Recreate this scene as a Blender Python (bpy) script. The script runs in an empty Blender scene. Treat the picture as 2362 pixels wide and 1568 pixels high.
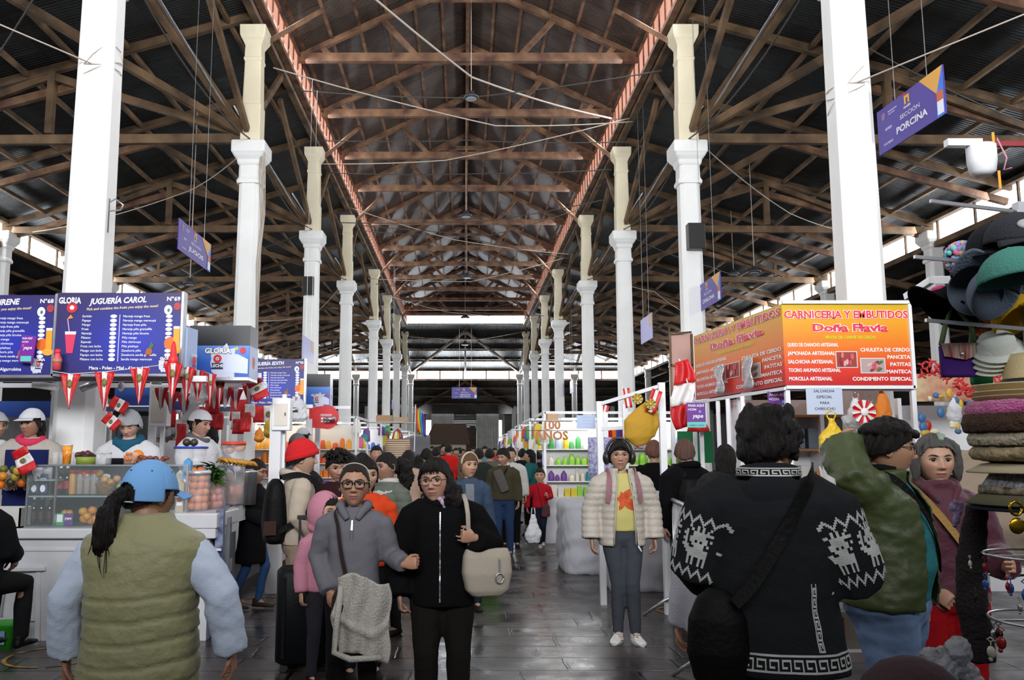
import bpy, bmesh, math, random
import numpy as np
from mathutils import Vector, Matrix
R = math.radians
C = bpy.context.scene.collection
SC = bpy.context.scene
random.seed(7)
# ---------------- camera, world, lights, exposure ----------------
F = 1950.0; TH = math.atan(256/F); PX, PY = 1070.0, 784.0; CH = 1.5
cam_d = bpy.data.cameras.new('camera'); cam = bpy.data.objects.new('camera', cam_d); C.objects.link(cam)
cam_d.sensor_width = 36; cam_d.lens = 36*F/2362; cam_d.shift_x = (1181-PX)/2362
cam_d.clip_start = .05; cam_d.clip_end = 400
cam.location = (0, 0, CH); cam.rotation_euler = (R(90)+TH, 0, 0)
SC.camera = cam
w = bpy.data.worlds.new('sky'); SC.world = w; w.use_nodes = True
bg = w.node_tree.nodes['Background']; bg.inputs[0].default_value = (.78, .87, 1, 1); bg.inputs[1].default_value = .12
SC.view_settings.view_transform = 'Standard'; SC.view_settings.look = 'None'
SC.view_settings.gamma = 1; SC.view_settings.use_curve_mapping = False
SC.view_settings.exposure = 0.0
SC.cycles.max_bounces = 6; SC.cycles.diffuse_bounces = 3; SC.cycles.glossy_bounces = 3
SC.cycles.transmission_bounces = 4; SC.cycles.transparent_max_bounces = 10
SC.cycles.caustics_reflective = False; SC.cycles.caustics_refractive = False
SC.cycles.sample_clamp_indirect = 4.0
def area(name, loc, rot, sx, sy, power, col=(1, 1, 1), spread=180):
 d = bpy.data.lights.new(name, 'AREA'); d.shape = 'RECTANGLE'; d.size = sx; d.size_y = sy
 d.energy = power; d.color = col; d.spread = R(spread)
 o = bpy.data.objects.new(name, d); C.objects.link(o); o.location = loc; o.rotation_euler = rot
 return o
# daylight coming in through the high gable opening of the entrance behind the photographer
area('entrance_daylight', (0, -3.8, 5.6), (R(112), 0, 0), 9, 3.2, 2000, (.95, .97, 1), 120)
# daylight entering along the clerestory on both sides of the nave and of the aisles
for s in (-1, 1):
 for (y, L) in ((22, 44),):
  area('clerestory_daylight', (s*3.7, y, 10.0), (0, s*R(60), 0), .6, L, 900, (.93, .96, 1))
 area('aisle_daylight', (s*11.7, 24, 7.0), (0, s*R(75), 0), .5, 44, 900, (.93, .96, 1))
area('nave_end_daylight', (0, 54.2, 10.0), (R(-48), 0, 0), 7.6, .6, 380, (.85, .92, 1))
area('cross_strip_daylight', (0, 61.9, 7.0), (R(-70), 0, 0), 23, .5, 1800, (.9, .95, 1))
area('gate_daylight', (0, 79.5, 2.4), (R(-90), 0, 0), 7, 4, 1500, (1, .98, .95))
for x_ in (-14, 14): area('far_bay_daylight', (x_, 70.8, 5.9), (R(-60), 0, 0), 14, .5, 700, (.9, .95, 1))
def Wp(px, py, y):
 """world point seen at pixel (px,py) of the photograph at distance y along the hall"""
 u = (px-PX)/F; v = (PY-py)/F
 d = Vector((u, math.cos(TH)-v*math.sin(TH), math.sin(TH)+v*math.cos(TH)))
 d *= y/d.y
 return Vector((d.x, y, CH+d.z))
def Fl(px, py):
 """floor point under pixel"""
 u = (px-PX)/F; v = (PY-py)/F
 d = Vector((u, math.cos(TH)-v*math.sin(TH), math.sin(TH)+v*math.cos(TH)))
 d *= -CH/d.z
 return Vector((d.x, d.y, 0))
# ---------------- tagging ----------------
def tag(o, label=None, cat=None, group=None, kind=None):
 if label: o['label'] = label
 if cat: o['category'] = cat
 if group: o['group'] = group
 if kind: o['kind'] = kind
 return o
def empty(name, loc=(0, 0, 0), rz=0, label=None, cat=None, group=None, sc=None):
 o = bpy.data.objects.new(name, None); C.objects.link(o)
 o.location = loc; o.rotation_euler = (0, 0, rz); o.empty_display_size = .1
 if sc: o.scale = (sc, sc, sc)
 return tag(o, label, cat, group)
def copy_tree(o, parent=None, loc=None, rz=None, label=None, group=None):
 c = o.copy(); C.objects.link(c)
 if parent is not None: c.parent = parent
 if loc is not None: c.location = loc
 if rz is not None: c.rotation_euler = (0, 0, rz)
 if label: c['label'] = label
 if group: c['group'] = group
 for ch in list(o.children): copy_tree(ch, c)
 return c
# ---------------- materials ----------------
_M = {}
def mat(name, col=(.8, .8, .8), rough=.6, metal=0, bump=0, bscale=40, var=0, vscale=3, emit=0, trans=0, alpha=1, spec=.5, stretch=None, ecol=None, attr=False, col2=None, sheen=0, coat=0):
 if name in _M: return _M[name]
 m = bpy.data.materials.new(name); m.use_nodes = True; _M[name] = m
 nt = m.node_tree; b = nt.nodes['Principled BSDF']
 b.inputs['Base Color'].default_value = (*col, 1); b.inputs['Roughness'].default_value = rough
 b.inputs['Metallic'].default_value = metal; b.inputs['Specular IOR Level'].default_value = spec
 if sheen: b.inputs['Sheen Weight'].default_value = sheen; b.inputs['Sheen Roughness'].default_value = .5
 if coat: b.inputs['Coat Weight'].default_value = coat
 if alpha < 1: b.inputs['Alpha'].default_value = alpha
 if trans: b.inputs['Transmission Weight'].default_value = trans
 if emit:
  b.inputs['Emission Color'].default_value = (*(ecol or col), 1); b.inputs['Emission Strength'].default_value = emit
 tc = None
 if bump or var:
  tc = nt.nodes.new('ShaderNodeTexCoord'); mp = nt.nodes.new('ShaderNodeMapping')
  nt.links.new(tc.outputs['Object'], mp.inputs[0])
  if stretch: mp.inputs['Scale'].default_value = stretch
 src = None
 if attr:
  a = nt.nodes.new('ShaderNodeAttribute'); a.attribute_name = 'col'; src = a.outputs['Color']
  nt.links.new(src, b.inputs['Base Color'])
 if var:
  n = nt.nodes.new('ShaderNodeTexNoise'); n.inputs['Scale'].default_value = vscale; n.inputs['Detail'].default_value = 6
  nt.links.new(mp.outputs[0], n.inputs['Vector'])
  mx = nt.nodes.new('ShaderNodeMix'); mx.data_type = 'RGBA'
  cr = nt.nodes.new('ShaderNodeMapRange'); cr.inputs[1].default_value = .35; cr.inputs[2].default_value = .65
  nt.links.new(n.outputs['Fac'], cr.inputs[0]); nt.links.new(cr.outputs[0], mx.inputs['Factor'])
  c2 = col2 or tuple(c*(1-var) for c in col)
  if src:
   mx.blend_type = 'MULTIPLY'; nt.links.new(src, mx.inputs['A']); mx.inputs['B'].default_value = (1-var, 1-var, 1-var, 1)
  else:
   mx.inputs['A'].default_value = (*col, 1); mx.inputs['B'].default_value = (*c2, 1)
  nt.links.new(mx.outputs['Result'], b.inputs['Base Color'])
 if bump:
  n = nt.nodes.new('ShaderNodeTexNoise'); n.inputs['Scale'].default_value = bscale; n.inputs['Detail'].default_value = 4
  nt.links.new(mp.outputs[0], n.inputs['Vector'])
  bp = nt.nodes.new('ShaderNodeBump'); bp.inputs['Strength'].default_value = bump; bp.inputs['Distance'].default_value = .02
  nt.links.new(n.outputs['Fac'], bp.inputs['Height']); nt.links.new(bp.outputs[0], b.inputs['Normal'])
 return m
def plain(col, rough=.5, metal=0):
 k = 'paint_%02x%02x%02x_%d_%d' % (int(col[0]*255), int(col[1]*255), int(col[2]*255), rough*100, metal*100)
 return mat(k, col, rough, metal, var=.08, vscale=8)
def hexc(h):
 h = h.lstrip('#'); v = [int(h[i:i+2], 16)/255 for i in (0, 2, 4)]
 return tuple(c/12.92 if c <= .04045 else ((c+.055)/1.055)**2.4 for c in v)
# ---------------- mesh builder ----------------
class MB:
 def __init__(s): s.v = []; s.f = []; s.mi = []; s.sm = []; s.cols = None
 def add(s, vs, fs, mi=0, sm=False):
  b = len(s.v); s.v += [tuple(v) for v in vs]
  for f in fs: s.f.append(tuple(i+b for i in f)); s.mi.append(mi); s.sm.append(sm)
 def box(s, c, d, rot=None, mi=0, ch=0):
  x, y, z = d[0]/2, d[1]/2, d[2]/2
  vs = [Vector((sx*x, sy*y, sz*z)) for sx in (-1, 1) for sy in (-1, 1) for sz in (-1, 1)]
  if rot is not None: vs = [rot @ v for v in vs]
  c = Vector(c)
  s.add([v+c for v in vs], [(0, 1, 3, 2), (4, 6, 7, 5), (0, 4, 5, 1), (2, 3, 7, 6), (0, 2, 6, 4), (1, 5, 7, 3)], mi)
  return s
 def bx(s, x0, x1, y0, y1, z0, z1, mi=0):
  return s.box(((x0+x1)/2, (y0+y1)/2, (z0+z1)/2), (abs(x1-x0), abs(y1-y0), abs(z1-z0)), mi=mi)
 def bar(s, a, b, w, h=None, mi=0, up=(0, 0, 1)):
  a, b = Vector(a), Vector(b); h = h or w; d = (b-a); L = d.length
  if L < 1e-6: return s
  d.normalize(); up = Vector(up)
  if abs(d.dot(up)) > .98: up = Vector((1, 0, 0))
  r = d.cross(up).normalized(); u = r.cross(d)
  m = Matrix((r, d, u)).transposed()
  return s.box((a+b)/2, (w, L, h), m, mi)
 def tube(s, pts, rad, n=8, mi=0, cap=True, sm=True, flat=1.0, upv=None):
  pts = [Vector(p) for p in pts]
  if not hasattr(rad, '__len__'): rad = [rad]*len(pts)
  rings = []; prev = None
  for i, p in enumerate(pts):
   t = (pts[min(i+1, len(pts)-1)]-pts[max(i-1, 0)])
   if t.length < 1e-9: t = Vector((0, 0, 1))
   t.normalize()
   if prev is None:
    ref = Vector(upv) if upv else (Vector((0, 0, 1)) if abs(t.z) < .9 else Vector((0, 1, 0)))
    a = t.cross(ref).normalized()
   else:
    a = prev-t*prev.dot(t)
    a = a.normalized() if a.length > 1e-6 else t.orthogonal().normalized()
   prev = a; b = t.cross(a)
   rings.append([p+(a*math.cos(2*math.pi*k/n)+b*math.sin(2*math.pi*k/n)*flat)*rad[i] for k in range(n)])
  return s.loft(rings, mi, cap, sm)
 def loft(s, rings, mi=0, cap=True, sm=True):
  n = len(rings[0]); vs = [v for r in rings for v in r]; fs = []
  for i in range(len(rings)-1):
   for k in range(n):
    k2 = (k+1) % n
    fs.append((i*n+k, i*n+k2, (i+1)*n+k2, (i+1)*n+k))
  b = len(s.v); s.add(vs, fs, mi, sm)
  if cap:
   s.f.append(tuple(b+k for k in reversed(range(n)))); s.mi.append(mi); s.sm.append(False)
   e = b+(len(rings)-1)*n
   s.f.append(tuple(e+k for k in range(n))); s.mi.append(mi); s.sm.append(False)
  return s
 def lathe(s, prof, c=(0, 0, 0), n=16, mi=0, rot=None, sm=True, cap=True):
  c = Vector(c); rings = []
  for r, z in prof:
   ring = [Vector((r*math.cos(2*math.pi*k/n), r*math.sin(2*math.pi*k/n), z)) for k in range(n)]
   if rot is not None: ring = [rot @ v for v in ring]
   rings.append([v+c for v in ring])
  return s.loft(rings, mi, cap, sm)
 def ell(s, c, r, n=12, m=8, rot=None, mi=0, fn=None):
  c = Vector(c); rings = []
  for j in range(m+1):
   ph = -math.pi/2+math.pi*j/m; cp = max(math.cos(ph), .02)
   ring = []
   for k in range(n):
    a = 2*math.pi*k/n
    v = Vector((r[0]*cp*math.cos(a), r[1]*cp*math.sin(a), r[2]*math.sin(ph)))
    if fn: v = fn(v)
    if rot is not None: v = rot @ v
    ring.append(v+c)
   rings.append(ring)
  return s.loft(rings, mi, True, True)
 def prism(s, poly, a0, a1, axis='y', mi=0, xf=None):
  """poly of (u,v); axis y: (u,a,v); z: (u,v,a); x: (a,u,v)"""
  def P(u, v, a):
   q = {'y': (u, a, v), 'z': (u, v, a), 'x': (a, u, v)}[axis]
   return xf @ Vector(q) if xf is not None else Vector(q)
  n = len(poly)
  vs = [P(u, v, a0) for u, v in poly]+[P(u, v, a1) for u, v in poly]
  fs = [tuple(range(n)), tuple(range(2*n-1, n-1, -1))]+[(k, (k+1) % n+0, (k+1) % n+n, k+n) for k in range(n)]
  s.add(vs, fs, mi); return s
 def sheet(s, fn, nu, nv, mi=0, sm=True, th=0):
  vs = [Vector(fn(i/nu, j/nv)) for j in range(nv+1) for i in range(nu+1)]
  fs = [(j*(nu+1)+i, j*(nu+1)+i+1, (j+1)*(nu+1)+i+1, (j+1)*(nu+1)+i) for j in range(nv) for i in range(nu)]
  s.add(vs, fs, mi, sm)
  return s
 def mesh(s, name):
  me = bpy.data.meshes.new(name); me.from_pydata(s.v, [], s.f)
  me.polygons.foreach_set('material_index', s.mi); me.polygons.foreach_set('use_smooth', s.sm)
  bm = bmesh.new(); bm.from_mesh(me); bmesh.ops.recalc_face_normals(bm, faces=bm.faces[:]); bm.to_mesh(me); bm.free()
  return me
 def build(s, name, m, parent=None, loc=None, bev=0, th=0, sub=0):
  me = s.mesh(name)
  for x in (m if isinstance(m, (list, tuple)) else [m]): me.materials.append(x)
  o = bpy.data.objects.new(name, me); C.objects.link(o)
  if parent is not None: o.parent = parent
  if loc is not None: o.location = loc
  if th:
   md = o.modifiers.new('s', 'SOLIDIFY'); md.thickness = th; md.offset = 0
  if bev:
   md = o.modifiers.new('b', 'BEVEL'); md.width = bev; md.segments = 2; md.limit_method = 'ANGLE'
  if sub:
   md = o.modifiers.new('u', 'SUBSURF'); md.levels = sub; md.render_levels = sub
  return o
def put(m, name, material, label, cat, group=None, parent=None, kind=None, **k):
 o = m.build(name, material, parent, **k); return tag(o, label, cat, group, kind)
def cur_text(txt, size, bold=0, shear=0, align='CENTER', sx=1.0, space=1.0):
 c = bpy.data.curves.new('t', 'FONT'); c.body = txt; c.size = size; c.align_x = align; c.align_y = 'CENTER'
 c.offset = bold*size; c.shear = shear; c.space_character = space; c.resolution_u = 2
 o = bpy.data.objects.new('t', c); C.objects.link(o)
 me = bpy.data.meshes.new_from_object(o.evaluated_get(bpy.context.evaluated_depsgraph_get()))
 vs = [(v.co.x*sx, v.co.y) for v in me.vertices]; fs = [tuple(p.vertices) for p in me.polygons]
 bpy.data.objects.remove(o); bpy.data.curves.remove(c); bpy.data.meshes.remove(me)
 return vs, fs
class Panel:
 """flat printed surface; (u right, v up) metres from its lower-left corner, layered print films"""
 def __init__(s, o, right, up=(0, 0, 1)):
  s.o = Vector(o); s.r = Vector(right).normalized(); s.u = Vector(up).normalized(); s.n = s.r.cross(s.u).normalized(); s.m = {}
 def P(s, u, v, d): return s.o+s.r*u+s.u*v+s.n*d
 def mb(s, col):
  if col not in s.m: s.m[col] = MB()
  return s.m[col]
 def poly(s, pts, col, lay=1):
  m = s.mb(col); m.add([s.P(u, v, .0012*lay) for u, v in pts], [tuple(range(len(pts)))])
 def rect(s, u0, v0, u1, v1, col, lay=1): s.poly([(u0, v0), (u1, v0), (u1, v1), (u0, v1)], col, lay)
 def disc(s, u, v, ru, rv, col, lay=1, n=18, rot=0):
  c, q = math.cos(rot), math.sin(rot); pts = []
  for k in range(n):
   a = ru*math.cos(2*math.pi*k/n); b = rv*math.sin(2*math.pi*k/n); pts.append((u+a*c-b*q, v+a*q+b*c))
  s.poly(pts, col, lay)
 def text(s, txt, u, v, size, col, lay=2, bold=.02, shear=0, align='CENTER', width=None, rot=0, out=None):
  if out: s.text(txt, u, v, size, out, lay, bold+.045, shear, align, width, rot); lay += 1
  vs, fs = cur_text(txt, size, bold, shear, align)
  if not vs: return
  sx = 1
  if width:
   ww = max(a for a, b in vs)-min(a for a, b in vs); sx = width/ww
  c, q = math.cos(rot), math.sin(rot)
  s.mb(col).add([s.P(u+(a*sx)*c-b*q, v+(a*sx)*q+b*c, .0012*lay) for a, b in vs], fs)
 def build(s, parent, name='print', **k):
  for col, m in s.m.items():
   me = bpy.data.meshes.new(name); me.from_pydata([tuple(v) for v in m.v], [], m.f)
   me.materials.append(mat('print_%.3f_%.3f_%.3f' % col, col, .45)); o = bpy.data.objects.new(name, me); C.objects.link(o); o.parent = parent
# ---------------- shared materials ----------------
WHITE = mat('white_wall_paint', (.86, .86, .84), .55, var=.10, vscale=1.2, bump=.15, bscale=12)
CREAM = mat('cream_wall_paint', (.80, .72, .52), .6, var=.12, vscale=1.5, bump=.15, bscale=12)
WOODR = mat('reddish_old_timber', hexc('8a684c'), .75, var=.6, vscale=2.2, bump=.5, bscale=30, col2=hexc('4a2e22'))
WOODG = mat('grey_old_timber', hexc('7a6045'), .8, var=.6, vscale=1.8, bump=.5, bscale=30, col2=hexc('40301f'))
STEEL = mat('galvanised_steel', (.55, .56, .58), .35, .9, var=.2, vscale=6)
WMETAL = mat('white_painted_metal', (.82, .82, .84), .35, 0, var=.06, vscale=5)
BLACK = mat('black_plastic', (.012, .012, .014), .4)
CABLE = mat('dusty_black_cable', (.05, .045, .04), .7)
CABLEW = mat('dusty_pale_cable', (.42, .36, .30), .7)
GLASS = mat('clear_glass', (.9, .95, .95), .03, alpha=.16)
PLAST = mat('clear_plastic', (.85, .87, .88), .15, alpha=.22)
FOGBAG = mat('thin_white_plastic_bag', (.85, .86, .88), .35, alpha=.62, bump=.8, bscale=25)
LED = mat('led_tube_light', (1, 1, 1), .4, emit=26)
BULB = mat('lit_bulb', (1, 1, 1), .4, emit=45)
PANE = mat('bright_translucent_skylight', (.9, .95, 1), .5, emit=5.5, ecol=(.90, .95, 1))
# ================= BUILDING =================
AX = .1      # hall axis
ZC = [2.4, 8.35, 14.96, 21.3, 27.7, 36.2, 42.4, 48.8, 55.4]
NH, LH, UH = 3.85, 7.08, 9.34
CLB, CLT = 9.68, 10.31      # clerestory band
RIDGE = 12.2
def corr(name, c1, c2, axis):
 m = bpy.data.materials.new(name); m.use_nodes = True; nt = m.node_tree; b = nt.nodes['Principled BSDF']
 tc = nt.nodes.new('ShaderNodeTexCoord')
 wv = nt.nodes.new('ShaderNodeTexWave'); wv.bands_direction = axis; wv.inputs['Scale'].default_value = 4.0; wv.inputs['Distortion'].default_value = .15
 nt.links.new(tc.outputs['Object'], wv.inputs[0])
 bp = nt.nodes.new('ShaderNodeBump'); bp.inputs['Strength'].default_value = 1; bp.inputs['Distance'].default_value = .03
 nt.links.new(wv.outputs['Fac'], bp.inputs['Height']); nt.links.new(bp.outputs[0], b.inputs['Normal'])
 br = nt.nodes.new('ShaderNodeTexBrick'); br.inputs['Scale'].default_value = 1; br.inputs['Mortar Size'].default_value = .012
 br.inputs['Brick Width'].default_value = .85; br.inputs['Row Height'].default_value = 1.9
 br.inputs['Color1'].default_value = (*c1, 1); br.inputs['Color2'].default_value = (*c2, 1); br.inputs['Mortar'].default_value = (.02, .018, .016, 1)
 sep = nt.nodes.new('ShaderNodeSeparateXYZ'); cmb = nt.nodes.new('ShaderNodeCombineXYZ')
 nt.links.new(tc.outputs['Object'], sep.inputs[0])
 if axis == 'Y': nt.links.new(sep.outputs['Y'], cmb.inputs[0]); nt.links.new(sep.outputs['X'], cmb.inputs[1])
 else: nt.links.new(sep.outputs['X'], cmb.inputs[0]); nt.links.new(sep.outputs['Y'], cmb.inputs[1])
 nt.links.new(cmb.outputs[0], br.inputs['Vector'])
 n = nt.nodes.new('ShaderNodeTexNoise'); n.inputs['Scale'].default_value = 1.5; n.inputs['Detail'].default_value = 8
 mx = nt.nodes.new('ShaderNodeMix'); mx.data_type = 'RGBA'; mx.blend_type = 'MULTIPLY'; mx.inputs['Factor'].default_value = .8
 nt.links.new(tc.outputs['Object'], n.inputs[0]); nt.links.new(br.outputs[0], mx.inputs['A']); nt.links.new(n.outputs['Color'], mx.inputs['B'])
 gm = nt.nodes.new('ShaderNodeMix'); gm.data_type = 'RGBA'; gm.blend_type = 'MULTIPLY'; gm.inputs['Factor'].default_value = 1
 nt.links.new(n.outputs['Fac'], gm.inputs['B']); nt.links.new(br.outputs[0], gm.inputs['A'])
 sc = nt.nodes.new('ShaderNodeMix'); sc.data_type = 'RGBA'; sc.blend_type = 'MULTIPLY'; sc.inputs['Factor'].default_value = 1; sc.inputs['B'].default_value = (1.8, 1.8, 1.8, 1)
 nt.links.new(gm.outputs['Result'], sc.inputs['A']); nt.links.new(sc.outputs['Result'], b.inputs['Base Color'])
 b.inputs['Roughness'].default_value = .45; b.inputs['Metallic'].default_value = .25
 return m
ROOFN = corr('brown_corrugated_roofing', hexc('5d5048'), hexc('463c38'), 'Y')
ROOFA = corr('dark_corrugated_roofing', hexc('3c4244'), hexc('262a2d'), 'Y')
ROOFT = corr('dark_corrugated_end_roofing', hexc('4a4a4a'), hexc('303234'), 'X')
def struct(m, name, material, **k):
 o = m.build(name, material, **k); o['kind'] = 'structure'; return o
# floor
def floor_mat():
 m = bpy.data.materials.new('worn_dark_flagstones'); m.use_nodes = True; nt = m.node_tree; b = nt.nodes['Principled BSDF']
 tc = nt.nodes.new('ShaderNodeTexCoord'); dn = nt.nodes.new('ShaderNodeTexNoise'); dn.inputs['Scale'].default_value = 1.3; dn.inputs['Detail'].default_value = 3
 nt.links.new(tc.outputs['Object'], dn.inputs[0])
 vm = nt.nodes.new('ShaderNodeVectorMath'); vm.operation = 'MULTIPLY_ADD'; vm.inputs[1].default_value = (.10, .10, .10)
 nt.links.new(dn.outputs['Color'], vm.inputs[0]); nt.links.new(tc.outputs['Object'], vm.inputs[2])
 br = nt.nodes.new('ShaderNodeTexBrick'); br.inputs['Scale'].default_value = 1; br.inputs['Brick Width'].default_value = .78; br.inputs['Row Height'].default_value = .36
 br.inputs['Mortar Size'].default_value = .016; br.inputs['Mortar Smooth'].default_value = .5; br.inputs['Bias'].default_value = -.2
 br.offset = .43; br.squash = 1.35; br.squash_frequency = 3
 br.inputs['Color1'].default_value = (*hexc('4a433e'), 1); br.inputs['Color2'].default_value = (*hexc('332d29'), 1); br.inputs['Mortar'].default_value = (.006, .005, .005, 1)
 nt.links.new(vm.outputs[0], br.inputs['Vector'])
 n = nt.nodes.new('ShaderNodeTexNoise'); n.inputs['Scale'].default_value = 2.2; n.inputs['Detail'].default_value = 6; n.inputs['Roughness'].default_value = .55
 nt.links.new(tc.outputs['Object'], n.inputs[0])
 mx = nt.nodes.new('ShaderNodeMix'); mx.data_type = 'RGBA'; mx.blend_type = 'MULTIPLY'; mx.inputs['Factor'].default_value = .6
 nt.links.new(br.outputs['Color'], mx.inputs['A']); nt.links.new(n.outputs['Fac'], mx.inputs['B']); nt.links.new(mx.outputs['Result'], b.inputs['Base Color'])
 mr = nt.nodes.new('ShaderNodeMapRange'); mr.inputs[1].default_value = .35; mr.inputs[2].default_value = .7; mr.inputs[3].default_value = .16; mr.inputs[4].default_value = .5
 nt.links.new(n.outputs['Fac'], mr.inputs[0]); nt.links.new(mr.outputs[0], b.inputs['Roughness'])
 mm = nt.nodes.new('ShaderNodeMath'); mm.operation = 'MULTIPLY_ADD'; mm.inputs[1].default_value = -2.2
 nt.links.new(br.outputs['Fac'], mm.inputs[0]); nt.links.new(n.outputs['Fac'], mm.inputs[2])
 bp = nt.nodes.new('ShaderNodeBump'); bp.inputs['Strength'].default_value = .3; bp.inputs['Distance'].default_value = .02
 nt.links.new(mm.outputs[0], bp.inputs['Height']); nt.links.new(bp.outputs[0], b.inputs['Normal'])
 return m
FLOORM = floor_mat()
struct(MB().bx(-28, 28, -4, 84, -.1, 0), 'floor', FLOORM)
# walls (far perimeter)
WALLP = mat('pale_plaster_wall', (.42, .41, .40), .8, var=.25, vscale=.8)
struct(MB().bx(-28.2, -28, -4, 84, 0, 5), 'wall_left', WALLP)
struct(MB().bx(28, 28.2, -4, 84, 0, 5), 'wall_right', WALLP)
# far wall with a wide gateway
FW = MB(); FW.bx(-28, -3.6, 80, 80.3, 0, 6); FW.bx(3.6, 28, 80, 80.3, 0, 6); FW.bx(-3.6, 3.6, 80, 80.3, 4.4, 6)
struct(FW, 'wall_back', WALLP)
# roofs
def quad(a, b, c, d): m = MB(); m.add([a, b, c, d], [(0, 1, 2, 3)]); return m
YN0, YN1 = -4, 54.5
ce = MB()
for s in (-1, 1):
 ce.add([(AX, YN0, RIDGE+.1), (AX, YN1, RIDGE+.1), (AX+s*4.15, YN1, CLT-.05), (AX+s*4.15, YN0, CLT-.05)], [(0, 1, 2, 3)])
struct(ce, 'ceiling', ROOFN, th=.03)
ca = MB()
AO, AZ0, AZ1 = 12.0, 9.72, 7.42
for s in (-1, 1):
 ca.add([(AX+s*3.95, YN0, AZ0), (AX+s*3.95, 54.5, AZ0), (AX+s*12.1, 62.2, AZ1), (AX+s*12.1, YN0, AZ1)], [(0, 1, 2, 3)])
 ca.add([(AX+s*12.0, YN0, 6.75), (AX+s*12.0, 62.1, 6.75), (AX+s*21, 71, 4.6), (AX+s*21, YN0, 4.6)], [(0, 1, 2, 3)])
struct(ca, 'ceiling', ROOFA, th=.03)
cb = MB()
cb.add([(AX-3.95, 54.5, AZ0-.1), (AX+3.95, 54.5, AZ0-.1), (AX+12.1, 62.2, AZ1), (AX-12.1, 62.2, AZ1)], [(0, 1, 2, 3)])
cb.add([(AX-12, 62.1, 6.75), (AX+12, 62.1, 6.75), (AX+28, 71, 4.6), (AX-28, 71, 4.6)], [(0, 1, 2, 3)])
cb.add([(AX-28, 71, 6.3), (AX+28, 71, 6.3), (AX+28, 80.5, 5.2), (AX-28, 80.5, 5.2)], [(0, 1, 2, 3)])
for s in (-1, 1): cb.add([(AX+s*20.9, YN0, 4.6), (AX+s*20.9, 71.2, 4.6), (AX+s*28.3, 71.2, 4.4), (AX+s*28.3, YN0, 4.4)], [(0, 1, 2, 3)])
struct(cb, 'ceiling', ROOFT, th=.03)
# clerestory bands: nave (reddish weathered translucent slats), aisles (bright)
REDB = mat('sunlit_reddish_clerestory', hexc('c98e7e'), .6, var=.35, vscale=2, emit=.8, ecol=hexc('e6a892'))
m = MB()
for s in (-1, 1): m.bx(AX+s*3.84, AX+s*3.88, YN0, YN1, CLB, CLT)
n_w = struct(m, 'window_1', REDB)
m = MB()
for s in (-1, 1):
 y = YN0
 while y < YN1: m.bx(AX+s*3.81, AX+s*3.84, y, y+.02, CLB, CLT); y += .5
 m.bx(AX+s*3.76, AX+s*3.9, YN0, YN1, CLB-.09, CLB); m.bx(AX+s*3.78, AX+s*3.9, YN0, YN1, CLT, CLT+.05)
struct(m, 'trim_1', WOODR)
for s, nm in ((-1, 'window_2'), (1, 'window_3')):
 struct(MB().bx(AX+s*12.02, AX+s*12.05, YN0, 62.1, 6.8, 7.32), nm, PANE)
m = MB()
for s in (-1, 1):
 y = 2
 while y < 62: m.bx(AX+s*11.95, AX+s*12.0, y, y+.05, 6.75, 7.4); y += 1.58
 m.bx(AX+s*11.9, AX+s*12.02, YN0, 62, 7.32, 7.44); m.bx(AX+s*11.9, AX+s*12.02, YN0, 62, 6.66, 6.8)
struct(m, 'trim_2', WOODG)
# nave end opening and the cross strips at the far end
struct(MB().bx(AX-3.85, AX+3.85, 54.5, 54.53, 9.72, 10.36), 'window_4', PANE)
m = MB(); m.bx(AX-3.9, AX+3.9, 54.35, 54.5, 10.36, 10.5); m.bx(AX-3.9, AX+3.9, 54.3, 54.5, 9.6, 9.72)
for k in range(11): m.bx(AX-3.85+.77*k, AX-3.82+.77*k, 54.4, 54.5, 9.72, 10.36)
m.prism([(AX-3.9, 10.5), (AX+3.9, 10.5), (AX, 12.4)], 54.5, 54.55)
struct(m, 'trim_3', ROOFT)
struct(MB().bx(-12, 12.2, 62.15, 62.2, 6.75, 7.34), 'window_5', PANE)
m = MB(); m.bx(-12, 12.2, 62.0, 62.15, 7.34, 7.46); m.bx(-12, 12.2, 62.0, 62.15, 6.64, 6.76)
for k in range(15): m.bx(-12+1.7*k, -11.92+1.7*k, 62.05, 62.15, 6.75, 7.35)
struct(m, 'trim_4', WOODR)
# columns
def chsq(w, ch, z, c=(0, 0)):
 a, b = w/2, w/2-ch
 return [Vector((c[0]+x, c[1]+y, z)) for x, y in ((a, -b), (a, b), (b, a), (-b, a), (-a, b), (-a, -b), (-b, -a), (b, -a))]
def column_meshes():
 sh = MB(); sh.loft([chsq(.42, .07, 0), chsq(.36, .07, 6.35)], sm=False)
 sh.loft([chsq(.42, .05, 6.30), chsq(.44, .05, 6.36), chsq(.38, .05, 6.42), chsq(.36, .04, 6.8)], sm=False)
 sh.bx(-.34, .34, -.34, .34, 0, .5)
 cp = MB(); cp.loft([chsq(.38, .03, 6.64), chsq(.42, .03, 6.68), chsq(.44, .03, 6.74), chsq(.53, .03, 6.80), chsq(.57, .03, 6.84), chsq(.61, .02, 6.87), chsq(.61, .02, 7.06), chsq(.59, .02, 7.08)], sm=False)
 up = MB(); up.loft([chsq(.36, .01, 7.08), chsq(.36, .01, 7.8), chsq(.33, .02, 7.82), chsq(.30, .02, 8.7)], sm=False)
 uc = MB(); uc.loft([chsq(.31, .01, 8.65), chsq(.34, .01, 8.7), chsq(.31, .01, 8.74), chsq(.30, .01, 8.95), chsq(.38, .01, 9.04), chsq(.43, .01, 9.08), chsq(.47, .01, 9.14), chsq(.48, .01, 9.32)], sm=False)
 return sh, cp, up, uc
sh, cp, up, uc = column_meshes()
c0 = empty('column', (0, 0, 0)); sh.build('shaft', WHITE, c0, bev=.008); cp.build('capital', WHITE, c0, bev=.01)
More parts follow.
